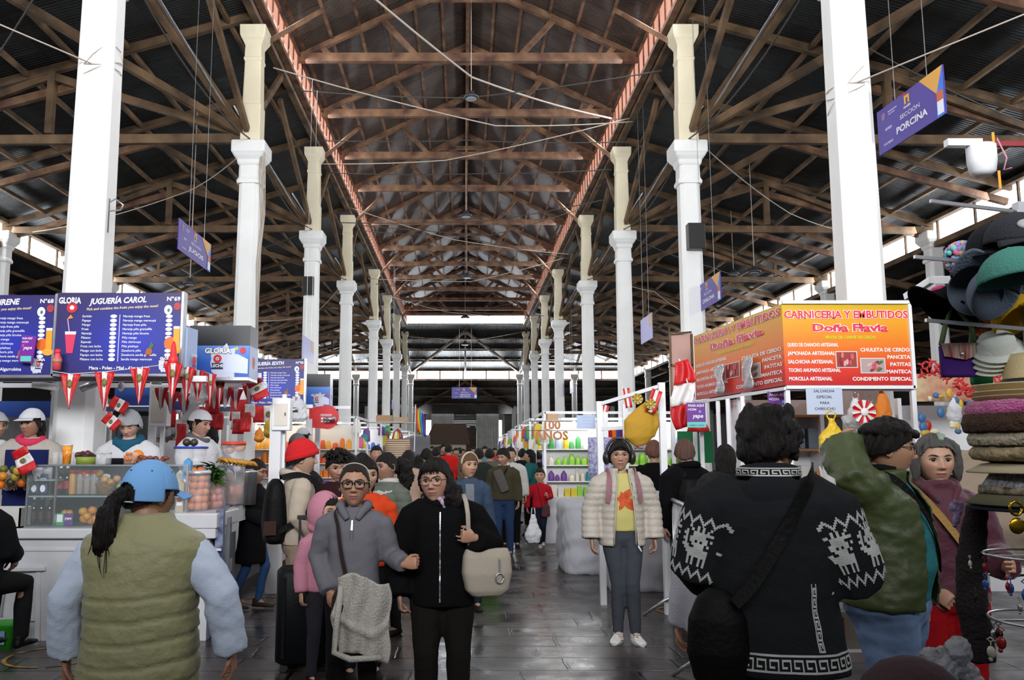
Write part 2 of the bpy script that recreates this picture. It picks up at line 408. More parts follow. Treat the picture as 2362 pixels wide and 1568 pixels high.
up.build('upper_post', CREAM, c0, bev=.008); uc.build('upper_capital', CREAM, c0, bev=.008)
ordn = ['nearest', 'second', 'third', 'fourth', 'fifth', 'sixth', 'seventh', 'eighth', 'ninth', 'tenth']
first = True
NAMEL = {-1: 'left', 1: 'right'}
for s in (-1, 1):
 for i, z in enumerate(ZC[1:]):
  lab = 'white column with cream upper post, %s of the nave row on the %s side' % (ordn[i], 'juice stall' if s < 0 else 'butcher stall')
  o = c0 if first else copy_tree(c0); first = False
  o.location = (AX+s*(3.88 if i == 0 else 4.0), z, 0); tag(o, lab, 'column', 'nave columns')
# lower columns (no upper post) in the outer rows and far rows
c1 = empty('column', (0, 0, 0)); sh.build('shaft', WHITE, c1, bev=.008); cp.build('capital', WHITE, c1, bev=.01)
spots = [(s*12, z, 1, 'outer') for s in (-1, 1) for z in ZC[1:]+[61.6]]
spots += [(x, 62, 1, 'cross') for x in (-8, -4, 4, 8)]
spots += [(x, 69, .82, 'far') for x in (-20, -16, -12, -8, -4.0, 4.0, 8, 12, 16, 20)]
spots += [(s*20.5, z, .63, 'side') for s in (-1, 1) for z in ZC[2:]+[62]]
spots += [(s*27, z, .63, 'side') for s in (-1, 1) for z in (27.7, 36, 42, 48, 55, 62, 69)]
gl = {'outer': 'white square column of the outer aisle row under the bright side windows', 'cross': 'white square column under the bright cross window at the far end',
  'far': 'white square column of the last row before the far gateway', 'side': 'short white column at the outer side of the hall'}
for i, (x, z, sc_, g) in enumerate(spots):
 o = c1 if i == 0 else copy_tree(c1)
 o.location = (AX+x, z, 0); o.scale = (1 if sc_ > .7 else .8, 1 if sc_ > .7 else .8, sc_); tag(o, gl[g], 'column', g+' row columns')
# nave trusses
def nave_truss():
 t = empty('roof_truss', (0, 0, 0))
 MB().bar((-3.85, 0, CLT), (3.85, 0, CLT), .13, .20).build('tie_beam', WOODR, t)
 for s in (-1, 1):
  MB().bar((s*3.85, 0, CLT+.05), (0, 0, RIDGE-.02), .12, .16).build('rafter', WOODR, t)
  MB().bar((s*1.2, 0, CLT+.08), (s*1.95, 0, CLT+.92), .09, .12).build('strut', WOODR, t)
  MB().bar((s*3.15, 0, CLT+.06), (s*3.35, 0, CLT+.30), .08, .12).build('strut', WOODR, t)
 MB().bar((-.9, 0, RIDGE-.47), (.9, 0, RIDGE-.47), .09, .12).build('collar', WOODR, t)
 return t
nt_ = nave_truss(); ys = []
for i in range(1, len(ZC)): ys += [ZC[i], (ZC[i]+(ZC[i+1] if i+1 < len(ZC) else ZC[i]))/2] if i+1 < len(ZC) else [54.2]
for i, y in enumerate(ys):
 o = nt_ if i == 0 else copy_tree(nt_)
 o.location = (AX, y, 0); tag(o, 'reddish timber truss spanning the high nave roof between the two column rows', 'roof truss', 'nave roof trusses')
# purlins and ridge
def beam(name, a, b, w, h, m, label, cat, group): return put(MB().bar(a, b, w, h), name, m, label, cat, group)
for s in (-1, 1):
 for k in range(1, 7):
  x = 3.95*k/6.4; z = RIDGE+.05-(RIDGE-CLT)*x/3.95+.02
  beam('purlin', (AX+s*x, YN0, z), (AX+s*x, YN1, z), .07, .10, WOODR, 'long thin timber purlin running under the nave roof sheets', 'purlin', 'nave purlins')
beam('ridge_beam', (AX, YN0, RIDGE-.1), (AX, YN1, RIDGE-.1), .10, .28, WOODR, 'timber ridge beam along the top of the nave roof', 'beam', None)
for s in (-1, 1):
 beam('wall_plate', (AX+s*4.0, YN0, 9.55), (AX+s*4.0, YN1, 9.55), .14, .12, WOODG, 'long timber plate lying on the cream upper column posts, %s side' % ('juice stall' if s < 0 else 'butcher stall'), 'beam', None)
 beam('wall_plate', (AX+s*4.0, YN0, 7.25), (AX+s*4.0, YN1, 7.25), .16, .14, WOODG, 'lower long timber on the white capitals, %s side' % ('juice stall' if s < 0 else 'butcher stall'), 'beam', None) if False else None
# aisle trusses
def aisle_truss(s, full=True):
 t = empty('aisle_truss', (0, 0, 0))
 zr = lambda x: 9.6-(x-4)*.287
 MB().bar((s*4.1, 0, zr(4)), (s*12.1, 0, zr(12.1)), .11, .16).build('rafter', WOODG, t)
 MB().bar((s*7.0, .15, zr(7)-.35), (s*12.0, .15, 7.0), .11, .15).build('under_rafter', WOODR, t)
 if full:
  MB().bar((s*4.1, 0, 7.2), (s*12.1, 0, 7.15), .11, .17).build('tie_beam', WOODG, t)
  MB().bar((s*7.75, 0, 7.3), (s*7.75, 0, zr(7.75)), .12, .13).build('post', WOODG, t)
  MB().bar((s*7.75, 0, zr(7.75)-.1), (s*10.6, 0, 7.3), .08, .13).build('strut', WOODG, t)
  MB().bar((s*4.2, 0, 7.3), (s*7.75, 0, zr(7.75)-.12), .09, .14).build('strut', WOODG, t)
  MB().bar((s*10.3, 0, 7.3), (s*10.3, 0, zr(10.3)), .08, .09).build('post', WOODG, t)
 return t
for s in (-1, 1):
 side = 'juice stall' if s < 0 else 'butcher stall'
 tf = aisle_truss(s); th_ = aisle_truss(s, False)
 for i, y in enumerate(ZC):
  o = tf if i == 0 else copy_tree(tf)
  o.location = (AX, y, 0); tag(o, 'grey timber truss under the aisle roof on the %s side' % side, 'roof truss', 'aisle trusses, %s side' % side)
 for i in range(len(ZC)-1):
  o = th_ if i == 0 else copy_tree(th_)
  o.location = (AX, (ZC[i]+ZC[i+1])/2, 0); tag(o, 'pair of intermediate rafters under the aisle roof on the %s side' % side, 'rafter', 'intermediate rafters, %s side' % side)
 for k in range(9):
  x = 4.5+k*.92; z = 9.66-(x-3.95)*.287
  beam('purlin', (AX+s*x, YN0, z-.04), (AX+s*x, 58.5+(x-8)*.9, z-.04), .07, .09, WOODG, 'thin timber purlin under the aisle roof sheets, %s side' % side, 'purlin', 'aisle purlins, %s side' % side)
 for k in range(8):
  x = 12.8+k*1.05; z = 6.66-(x-12)*.239
  beam('purlin', (AX+s*x, YN0, z), (AX+s*x, 60, z), .07, .09, WOODG, 'thin timber purlin under the low outer roof, %s side' % side, 'purlin', 'outer purlins, %s side' % side)
 # outer low trusses
 t = empty('outer_truss', (0, 0, 0))
 MB().bar((s*12, 0, 6.55), (s*21, 0, 4.45), .12, .18).build('rafter', WOODG, t)
 MB().bar((s*12, 0, 5.2), (s*20.5, 0, 4.6), .11, .15).build('tie_beam', WOODG, t)
 MB().bar((s*12.2, 0, 5.2), (s*15.5, 0, 5.7), .09, .11).build('strut', WOODG, t)
 MB().bar((s*15.5, 0, 4.95), (s*15.5, 0, 5.7), .09, .11).build('post', WOODG, t)
 MB().bar((s*15.5, 0, 5.7), (s*18.5, 0, 4.75), .09, .11).build('strut', WOODG, t)
 yy = [y for i in range(1, len(ZC)-1) for y in (ZC[i], (ZC[i]+ZC[i+1])/2)]+[61]
 for i, y in enumerate(yy):
  o = t if i == 0 else copy_tree(t)
  o.location = (AX, y, 0); tag(o, 'timber truss under the low outer roof on the %s side' % side, 'roof truss', 'outer trusses, %s side' % side)
 # struts fanning from each capital
 sf = empty('column_brace', (0, 0, 0))
 zr = lambda x: 9.45-(x-4)*.287
 MB().bar((s*4.15, -.1, 7.3), (s*5.4, -3.1, zr(5.4)), .10, .14).build('brace', WOODG, sf)
 MB().bar((s*4.2, -.05, 7.3), (s*7.2, -2.6, zr(7.2)), .10, .14).build('brace', WOODG, sf)
 MB().bar((s*4.05, -.2, 7.3), (s*4.25, -3.1, 9.35), .09, .13).build('brace', WOODG, sf)
 MB().bar((s*3.95, .15, 7.75), (s*4.0, 2.2, 9.42), .09, .12).build('brace', WOODG, sf)
 MB().bar((s*3.85, .1, 9.1), (s*3.0, 1.4, 10.5), .07, .09).build('brace', WOODR, sf)
 for i, y in enumerate(ZC[1:]):
  o = sf if i == 0 else copy_tree(sf)
  o.location = (AX, y, 0); tag(o, 'fan of timber braces rising from a white capital to the roof, %s side' % side, 'brace', 'column braces, %s side' % side)
# end-bay trusses (far)
for i, x in enumerate((-8, -4, 0, 4, 8)):
 t = empty('end_truss', (AX+x, 0, 0))
 MB().bar((0, 54.6, 9.45), (0, 62, 7.25), .13, .18).build('rafter', WOODG, t)
 if x in (-4, 4): MB().bar((0, 54.6, 7.25), (0, 62, 7.2), .13, .18).build('tie_beam', WOODG, t)
 tag(t, 'timber rafter of the sloping roof beyond the end of the nave', 'rafter', 'end bay rafters')
for (a, b) in (((-3.9, 61.9, 7.3), (0, 55, 9.3)), ((3.9, 61.9, 7.3), (0, 55, 9.3)), ((-3.9, 68.9, 5.0), (0, 62.3, 6.55)), ((3.9, 68.9, 5.0), (0, 62.3, 6.55))):
 a = (a[0]+AX, a[1], a[2]); b = (b[0]+AX, b[1], b[2])
 put(MB().bar(a, b, .16, .16), 'hip_beam', WOODG, 'long diagonal timber crossing below the far end roof', 'beam', 'far diagonal beams')
for y, z in ((56.4, 9.0), (58.3, 8.45), (60.2, 7.9)):
 put(MB().bar((AX-7, y, z), (AX+7, y, z), .08, .10), 'purlin', WOODG, 'cross purlin under the far end roof', 'purlin', 'far end purlins')
for y, z in ((64, 6.2), (66, 5.7), (68, 5.25)):
 put(MB().bar((AX-20, y, z), (AX+20, y, z), .08, .10), 'purlin', WOODG, 'cross purlin under the lowest far roof', 'purlin', 'far end purlins')
put(MB().bar((AX-20, 69, 5.7), (AX+20, 69, 5.7), .25, .25), 'lintel_beam', WHITE, 'long pale beam over the last row of columns', 'beam')
# far gateway portal
FL = mat('pale_fluted_plaster', (.80, .79, .74), .7, var=.2, vscale=2)
for s in (-1, 1):
 m = MB(); m.bx(AX+s*1.9-.95, AX+s*1.9+.95, 71.5, 72.6, 0, 5.6)
 for k in range(8): m.lathe([(.09, .4), (.09, 5.3)], (AX+s*1.9-.82+.235*k, 71.48, 0), 8)
 m.bx(AX+s*1.9-1.0, AX+s*1.9+1.0, 71.35, 72.7, 5.2, 5.6); m.bx(AX+s*1.9-1.0, AX+s*1.9+1.0, 71.35, 72.7, 0, .5)
 put(m, 'gateway_pillar', FL, 'wide fluted pale pillar at the far gateway, on the %s stall side' % ('juice' if s < 0 else 'butcher'), 'pillar')
SHUT = mat('dark_roller_shutter', (.035, .033, .03), .55, .3)
m = MB()
for k in range(16): m.bx(AX-1.6, AX+1.6, 73.0, 73.05+.03*(k % 2), 3.05+.17*k, 3.21+.17*k)
m.bx(AX-1.6, AX+1.6, 72.9, 73.2, 5.75, 6.2)
put(m, 'roller_shutter', SHUT, 'dark half-raised roller shutter between the fluted pillars', 'shutter')
struct(MB().bx(-3.6, 3.6, 80.6, 80.65, 0, 4.4), 'window_6', mat('daylight_outside_gate', (.95, .97, 1), .5, emit=4, ecol=(.95, .97, 1)))
struct(MB().bx(AX-1.6, AX+1.6, 73.3, 73.33, 6.2-.55, 6.2-.2), 'window_7', PANE) if False else None
for s in (-1, 1):
 m = MB()
 for k in range(22): m.bx(AX+s*5.3-1.9, AX+s*5.3+1.9, 74, 74.05+.03*(k % 2), 1.9+.17*k, 2.06+.17*k)
 put(m, 'roller_shutter', SHUT, 'dark closed shutter beyond the fluted pillar, %s stall side' % ('juice' if s < 0 else 'butcher'), 'shutter')
# ================= PEOPLE =================
V = Vector
def npnoise(P, sc, seed=0, oct=3):
 """cheap smooth pseudo-noise for numpy points (n,3)"""
 rs = np.random.RandomState(seed); out = np.zeros(len(P)); a = 1.0
 for o in range(oct):
  for k in range(4):
   d = rs.normal(size=3); d /= np.linalg.norm(d); ph = rs.uniform(0, 6.28)
   w_ = rs.normal(size=3)*.6
   out += a*np.sin((P@d)*sc*6.28+ph+1.7*np.sin((P@w_)*sc*6.28+ph*2))/4
  sc *= 2.03; a *= .5
 return out
def fuse(parts, voxel=.012, smooth=4):
 """parts: MB of closed overlapping solids -> one continuous smooth skin (verts, faces) via voxel remesh"""
 me = bpy.data.meshes.new('tmp'); me.from_pydata(parts.v, [], parts.f)
 bm = bmesh.new(); bm.from_mesh(me); bmesh.ops.recalc_face_normals(bm, faces=bm.faces[:]); bm.to_mesh(me); bm.free()
 o = bpy.data.objects.new('tmp', me); C.objects.link(o)
 r = o.modifiers.new('r', 'REMESH'); r.mode = 'VOXEL'; r.voxel_size = voxel
 if smooth:
  s = o.modifiers.new('s', 'SMOOTH'); s.factor = .5; s.iterations = smooth
 dg = bpy.context.evaluated_depsgraph_get()
 m2 = bpy.data.meshes.new_from_object(o.evaluated_get(dg))
 bpy.data.objects.remove(o); bpy.data.meshes.remove(me)
 return m2
def mesh_np(me):
 n = len(me.vertices); co = np.empty(n*3); me.vertices.foreach_get('co', co)
 no = np.empty(n*3); me.vertices.foreach_get('normal', no)
 return co.reshape(-1, 3), no.reshape(-1, 3)
def set_co(me, co): me.vertices.foreach_set('co', co.ravel()); me.update()
def set_col(me, cols):
 a = me.attributes.new('col', 'FLOAT_COLOR', 'POINT')
 c = np.ones((len(cols), 4)); c[:, :3] = cols; a.data.foreach_set('color', c.ravel())
def cut_faces(me, keep):
 """keep: bool per vertex"""
 bm = bmesh.new(); bm.from_mesh(me); bm.verts.ensure_lookup_table()
 bmesh.ops.delete(bm, geom=[v for v in bm.verts if not keep[v.index]], context='VERTS'); bm.to_mesh(me); bm.free()
def finish(me, name, m, parent, th=0, smooth=True):
 me.materials.clear()
 for x in (m if isinstance(m, (list, tuple)) else [m]): me.materials.append(x)
 me.polygons.foreach_set('use_smooth', [True]*len(me.polygons))
 me.name = name; o = bpy.data.objects.new(name, me); C.objects.link(o); o.parent = parent
 if th:
  s = o.modifiers.new('s', 'SOLIDIFY'); s.thickness = th; s.offset = -1
 return o
def G(x, s): return np.exp(-(x/s)**2)
SKINM = mat('skin', (.45, .25, .16), .5, attr=True, bump=.06, bscale=120, sheen=.05)
def head_np(n=72, m=60, male=False, open_mouth=0):
 """returns verts, faces for a head centred at mid-head, facing -Y; crown at +.115"""
 vs = [];
 a = np.linspace(0, 2*np.pi, n, endpoint=False); ph = np.linspace(-np.pi/2, np.pi/2, m+1)
 A, P = np.meshgrid(a, ph); cp = np.maximum(np.cos(P), .01)
 dx = cp*np.cos(A); dy = cp*np.sin(A); dz = np.sin(P)
 x = .074*dx; y = .094*dy; z = .114*dz
 t = np.clip(-z/.114, 0, 1)
 x *= 1-.30*t**1.6; x *= 1+.05*G(z-.03, .05)
 bk = (y > 0)
 y = np.where(bk, y*(1-.45*np.clip((-z-.01)/.1, 0, 1)), y)
 fr = np.clip(-dy, 0, 1)
 y = np.where(~bk, -(.090*fr**.8)*(1-.10*t**2), y)
 f = (~bk)*1.0
 y -= f*.010*G(x, .022)*G(z+.098, .018)                       # chin
 y -= f*.004*G(z-.034, .012)*G(x, .05)                         # brow
 y += f*.011*(G(x-.031, .017)+G(x+.031, .017))*G(z-.010, .013)  # sockets
 nz = np.where(z > -.026, G(z+.026, .030), G(z+.026, .008))
 y -= f*.023*nz*G(x, .0105)                                    # nose
 y -= f*.010*(G(x-.012, .007)+G(x+.012, .007))*G(z+.027, .008)   # alae
 y -= f*.005*(G(x-.042, .02)+G(x+.042, .02))*G(z+.018, .022)     # cheekbones
 y -= f*.0065*G(x, .020)*(G(z+.051, .006)+G(z+.063, .007))       # lips
 y += f*.0035*G(x, .022)*G(z+.0568, .0028)
 y += f*.003*G(x, .006)*G(z+.042, .006)
 V_ = np.stack([x, y, z], -1).reshape(-1, 3)
 fs = [(j*n+k, j*n+(k+1) % n, (j+1)*n+(k+1) % n, (j+1)*n+k) for j in range(m) for k in range(n)]
 return V_, fs
def head_cols(P, tone, lip=(.30, .09, .08)):
 tone = np.array(tone); c = np.tile(tone, (len(P), 1)).astype(float)
 x, y, z = P[:, 0], P[:, 1], P[:, 2]; f = (y < -.03)*1.0
 def blend(w, col):
  nonlocal c; c = c*(1-w[:, None])+np.array(col)*w[:, None]
 blend(.55*f*np.clip(G(x-.042, .022)+G(x+.042, .022), 0, 1)*G(z+.022, .02), tone*np.array([1.12, .80, .75]))
 blend(.35*f*G(x, .013)*G(z+.028, .012), tone*np.array([1.1, .82, .78]))
 lw = f*np.clip(1.25*np.where(abs(x) < .026, 1, 0)*G(x, .028)*G(z+.0575, .0095), 0, 1)
 blend(np.clip(lw*1.3-.25, 0, 1), lip)
 blend(f*.8*G(x, .021)*G(z+.0568, .0016), np.array(lip)*.25)
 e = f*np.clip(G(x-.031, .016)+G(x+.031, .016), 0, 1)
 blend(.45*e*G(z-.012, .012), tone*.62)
 return c
def hand_mb(side, wrist, d, palm, curl=.5, L=.17, thumb=1, spread=.2, grip=None):
 """side +1/-1 thumb direction sign; d pointing direction; palm = palm normal"""
 m = MB(); d = V(d).normalized(); palm = V(palm); palm = (palm-d*palm.dot(d)).normalized(); lat = d.cross(palm).normalized()*side
 k = L/.175; wrist = V(wrist)
 # palm
 rings = []
 for t, wd, th in ((-.02, .024, .020), (0, .026, .018), (.02, .033, .016), (.045, .040, .0145), (.075, .041, .013), (.088, .036, .010)):
  c = wrist+d*t*k
  rings.append([c+lat*(wd*k*math.cos(a))+palm*(th*k*math.sin(a)) for a in [2*math.pi*q/14 for q in range(14)]])
 m.loft(rings)
 fl = (.070, .078, .072, .056); fr = (.0088, .009, .0088, .0078)
 for i in range(4):
  off = (1.5-i)*.0205*k
  p = wrist+d*.080*k+lat*off; dd = (d+lat*((1.5-i)*.06*spread*3)).normalized(); pts = [p-d*.02*k, p]; rr = [fr[i]*k*1.05]*2
  c = curl*(1+.10*(i-1)); seg = (.46, .30, .24)
  for j, s_ in enumerate(seg):
   ang = c*(1.15, 1.25, .8)[j]
   ax = dd.cross(palm)
   dd = (Matrix.Rotation(ang, 3, ax) @ dd)
   p = p+dd*fl[i]*k*s_; pts.append(p); rr.append(fr[i]*k*(1-.1*(j+1)))
  pts.append(p+dd*.004*k); rr.append(fr[i]*k*.45)
  m.tube(pts, rr, 8)
 b = wrist+d*.022*k+lat*.026*k
 td = (lat*.75+d*.75+palm*.45*thumb).normalized(); p1 = b+td*.036*k
 td2 = (d*.9+lat*.15+palm*(.25+.6*curl)).normalized(); p2 = p1+td2*.030*k; td3 = (td2+palm*.4*curl-lat*.3*curl).normalized(); p3 = p2+td3*.024*k
 m.tube([b-td*.012*k, b, p1, p2, p3, p3+td3*.004*k], [.013*k, .014*k, .0112*k, .0098*k, .0085*k, .004*k], 8)
 return m
def join_mb(dst, me_or_mb, mi=0):
 if isinstance(me_or_mb, MB): dst.add(me_or_mb.v, me_or_mb.f, mi, True)
 else: dst.add([v.co.copy() for v in me_or_mb.vertices], [tuple(p.vertices) for p in me_or_mb.polygons], mi, True)
def ering(c, rx, ry, n=28, e=2.3, tilt=0, yaw=0):
 """superellipse ring around c in the xy plane"""
 out = []
 for k in range(n):
  a = 2*math.pi*k/n; ca, sa = math.cos(a), math.sin(a)
  x = rx*abs(ca)**(2/e)*(1 if ca >= 0 else -1); y = ry*abs(sa)**(2/e)*(1 if sa >= 0 else -1)
  out.append(V((c[0]+x, c[1]+y, c[2]+tilt*y)))
 return out
def darken(c, k): return tuple(x*k for x in c)
class Person:
 """figure at scale s = h/1.65, facing -Y in its own frame, feet at z=0"""
 def __init__(s, label, x, y, h=1.6, yaw=0, tone=(.36, .19, .115), lod=0, group=None, lean=0, z=0, build=1.0, hy=0, hp=0, hr=0, male=False, head_scale=1.0, cat='person'):
  s.root = empty('person', (x, y, z), R(yaw), label, cat, group)
  s.k = (h-.225)/1.41; s.lod = lod; s.tone = tone; s.b = build; s.lean = lean; s.male = male
  s.hy, s.hp, s.hr = R(hy), R(hp), R(hr); s.hs = head_scale*1.04/s.k
  s.J = dict(hipL=V((.088, .0, .86)), hipR=V((-.088, 0, .86)), kneeL=V((.095, -.01, .46)), kneeR=V((-.095, -.01, .46)), ankL=V((.10, .03, .075)), ankR=V((-.10, .03, .075)),
     shL=V((.165, .0, 1.335)), shR=V((-.165, 0, 1.335)), elL=V((.225, .03, 1.07)), elR=V((-.225, .03, 1.07)), wrL=V((.24, -.03, .84)), wrR=V((-.24, -.03, .84)),
     neck=V((0, .01, 1.40)), head=V((0, -.015, 1.40+.112*s.hs)))
  if male:
   s.J['shL'].x += .012; s.J['shR'].x -= .012
  s.hd = {'L': dict(d=(0, -.1, -1), palm=(-1, 0, 0), curl=.45), 'R': dict(d=(0, -.1, -1), palm=(1, 0, 0), curl=.45)}
  s.foot = {'L': (0, 0), 'R': (0, 0)}   # yaw, pitch
  s.vox = {0: .011, 1: .016, 2: .024}[lod]
 def pose(s, **kw):
  for k, v in kw.items():
   if k[:2] == 'hd': s.hd[k[2]].update(v)
   elif k[:4] == 'foot': s.foot[k[4]] = v
   elif k == 'head': s.J[k] = V((v[0], v[1], s.J[k].z+v[2]))
   else: s.J[k] = V(v)
  return s
 def S(s, p): return V(p)*s.k
 def L(s, p):
  """lean the upper body forward (towards -Y) about the hips"""
  p = V(p)
  if s.lean and p.z > .85:
   a = R(s.lean)*min(1, (p.z-.85)/.25); q = p-V((0, 0, .85)); c, si = math.cos(a), math.sin(a)
   p = V((q.x, q.y*c-q.z*si, q.z*c+q.y*si+.85))
  return p
 def hm(s):
  """head matrix in local figure frame"""
  return Matrix.Translation(s.S(s.L(s.J['head']))) @ Matrix.Rotation(s.hy, 4, 'Z') @ Matrix.Rotation(s.hp, 4, 'X') @ Matrix.Rotation(s.hr, 4, 'Y') @ Matrix.Diagonal((s.k*s.hs,)*3+(1,))
 def torso(s, m, rows, infl=0.0):
  rings = []
  for (z, rx, ry, yo) in rows:
   rings.append([s.S(s.L(p)) for p in ering((0, yo, z), rx*s.b+infl, ry*s.b+infl)])
  m.loft(rings)
 def limb(s, m, pts, rad, n=12, infl=0):
  m.tube([s.S(s.L(p)) for p in pts], [(r*(.5+.5*s.b)+infl)*s.k for r in rad], n)
 def body(s, hands=True, face=True, neckfill=True, name='body', lip=(.30, .09, .08), gaze=True, shut=False, brow=(.02, .012, .01), handvox=None):
  J = s.J; m = MB()
  s.torso(m, [(.80, .12, .09, .01), (.86, .15, .105, .01), (1.0, .13, .095, .0), (1.15, .14, .10, .0), (1.28, .155, .10, .01), (1.34, .15, .085, .01), (1.385, .07, .06, .015)], -.012)
  hp = J['head']; nk = J['neck']
  s.limb(m, [nk+V((0, .005, -.06)), nk+V((0, .0, 0)), (nk+hp)/2+V((0, .018, -.02)), hp+V((0, .03, -.05))], [.062, .054, .050, .052], 14)
  for q in 'LR':
   s.limb(m, [J['sh'+q], (J['sh'+q]+J['el'+q])/2, J['el'+q]], [.046, .042, .036])
   s.limb(m, [J['el'+q], (J['el'+q]*.65+J['wr'+q]*.35), J['wr'+q]], [.036, .036, .025])
   s.limb(m, [J['hip'+q], (J['hip'+q]+J['knee'+q])/2, J['knee'+q]], [.078, .068, .050])
   s.limb(m, [J['knee'+q], J['knee'+q]*.65+J['ank'+q]*.35+V((0, .01, 0)), J['ank'+q]], [.050, .050, .034])
   s.limb(m, [J['ank'+q], J['ank'+q]+V((0, -.06, -.04)), J['ank'+q]+V((0, -.11, -.05))], [.034, .03, .02])
  base = fuse(m, .016 if s.lod == 0 else .024, 3)
  out = MB(); join_mb(out, base)
  nb = len(out.v)
  n, mm = {0: (96, 90), 1: (56, 50), 2: (28, 26)}[s.lod]
  hv, hf = head_np(n, mm, s.male); M = s.hm()
  hcol = head_cols(hv, s.tone, lip)
  out.add([M @ V(p) for p in hv], hf, 0, True)
  ne = len(out.v)
  for q in (-1, 1):   # ears
   e = MB(); e.ell((q*.076, .008, -.004), (.007, .018, .030), 12, 10, Matrix.Rotation(q*.25, 3, 'Z'))
   e.tube([(q*.080, .022*math.sin(a)*.8+.008, .028*math.cos(a)) for a in [k*.5-.3 for k in range(8)]], .0042, 6)
   out.add([M @ V(p) for p in e.v], e.f, 0, True)
  nh = len(out.v)
  if hands:
   for q in 'LR':
    h = s.hd[q]
    if h.get('none'): continue
    side = (1 if q == 'L' else -1)
    wr = s.S(s.L(J['wr'+q])); dd = V(h['d']);
    # thumb side: for left hand hanging palm inward the thumb points forward
    hm_ = hand_mb(h.get('side', side), wr, dd, h['palm'], h['curl'], .172*s.k, h.get('thumb', 1))
    if s.lod == 0:
     hme = fuse(hm_, .0042, 2); join_mb(out, hme)
    else: join_mb(out, hm_)
  me = out.mesh('body')
  cols = np.tile(np.array(s.tone), (len(out.v), 1)).astype(float)
  cols[nb:nb+len(hv)] = hcol
  cols[nh:] = np.array(s.tone)*np.array([1.0, .93, .9])
  set_col(me, cols)
  o = finish(me, 'body', SKINM, s.root)
  s.bodyo = o
  if face:
   for q in (-1, 1):
    c = V((q*.031, -.0745, .0095))
    if not shut:
     e = MB(); e.ell(c+V((0, .007, 0)), (.0130, .0125, .0066), 16, 10)
     e.ell(c+V((0, -.0032, 0)), (.0076, .0035, .0076), 12, 8, mi=1)
     eo = e.build('eye', [mat('eye_white', (.22, .19, .17), .4), mat('dark_brown_iris', (.015, .008, .005), .12)], s.root); eo.data.transform(M)
    l = MB(); zz = .0165 if not shut else .006
    l.tube([c+V((q*-.016, -.004, zz-.0135)), c+V((q*-.008, -.0085, zz-.0095)), c+V((0, -.0105, zz-.0085)), c+V((q*.010, -.008, zz-.0095)), c+V((q*.018, -.001, zz-.0135))], [.0008, .0017, .002, .0019, .001], 6)
    lo = l.build('eyelashes', mat('dark_lashes', (.008, .005, .004), .6), s.root); lo.data.transform(M)
    b = MB()
    b.tube([V((q*.013, -.089, .026)), V((q*.024, -.0885, .031)), V((q*.036, -.082, .033)), V((q*.050, -.070, .027))], [.0022, .0036, .0032, .0012], 6, flat=.8)
    bo = b.build('eyebrow', mat('dark_eyebrow_hair', brow, .8), s.root); bo.data.transform(M)
  return s
 def shell(s, name, m, infl=.012, keep=None, disp=None, n=96, mm=80, th=.004, cols=None, bottom=None, pre=None):
  """a cap/hair shell built from the skull shape. keep(P)->bool array, disp(P,N)->array"""
  if s.lod: n, mm = (56, 44) if s.lod == 1 else (28, 24)
  a = np.linspace(0, 2*np.pi, n, endpoint=False); ph = np.linspace(-np.pi/2, np.pi/2, mm+1)
  A, P = np.meshgrid(a, ph); cp = np.maximum(np.cos(P), .01)
  D = np.stack([cp*np.cos(A), cp*np.sin(A), np.sin(P)], -1).reshape(-1, 3)
  Q = D*np.array([.0755+infl, .095+infl, .114+infl]); Q[:, 1] += .004
  if pre is not None: Q = pre(Q, D)
  if disp is not None: Q = Q+D*disp(Q, D)[:, None]
  fs = [(j*n+k, j*n+(k+1) % n, (j+1)*n+(k+1) % n, (j+1)*n+k) for j in range(mm) for k in range(n)]
  me = bpy.data.meshes.new(name); me.from_pydata([tuple(v) for v in Q], [], fs)
  if cols is not None: set_col(me, cols(Q))
  if keep is not None: cut_faces(me, keep(Q))
  me.transform(s.hm())
  return finish(me, name, m, s.root, th)
 def blob(s, name, m, parts, voxel=.008, smooth=3, disp=None, cols=None, space='head', parent=None, keep=None, th=0):
  me = fuse(parts, voxel, smooth)
  co, no = mesh_np(me)
  if disp is not None: co = co+no*disp(co, no)[:, None]; set_co(me, co)
  if cols is not None: set_col(me, cols(co, no))
  if keep is not None: cut_faces(me, keep(co))
  if space == 'head': me.transform(s.hm())
  return finish(me, name, m, parent or s.root, th)
 # ---- garments ----
 def trousers(s, m, infl=.012, top=.95, flare=0, cols=None, wr=.004, hip=1.0, cut=None, calf=0, name='trousers'):
  J = s.J; g = MB()
  s.torso(g, [(.78, .13*hip, .10, .012), (.84, .165*hip, .118, .012), (.90, .16*hip, .112, .01), (top, .142*hip, .10, .005)], infl-.004)
  for q in 'LR':
   s.limb(g, [J['hip'+q]+V((0, 0, .0)), J['hip'+q]*.7+J['knee'+q]*.3, J['knee'+q], J['knee'+q]*.6+J['ank'+q]*.4+V((0, .01, 0)), J['ank'+q]+V((0, 0, -.01+calf))], [.088*hip, .084*hip, .058, .054+flare*.4, .042+flare], infl=infl)
  me = fuse(g, s.vox, 4)
  return s._fin(me, name, m, wr, cols)
 def _fin(s, me, name, m, wr, cols=None, disp=None, keep=None, th=0, parent=None, wsc=2.5):
  co, no = mesh_np(me)
  if wr:
   P = co.copy(); P[:, 2] *= .9
   d = npnoise(P*np.array([1, 1, 1.8]), wsc, 3, 3 if s.lod == 0 else 2)
   co = co+no*(wr*s.k*d)[:, None]
  if disp is not None: co = co+no*disp(co/s.k, no)[:, None]*s.k
  set_co(me, co)
  if cols is not None: set_col(me, cols(co/s.k, no))
  if keep is not None: cut_faces(me, keep(co/s.k))
  return finish(me, name, m, parent or s.root, th*s.k)
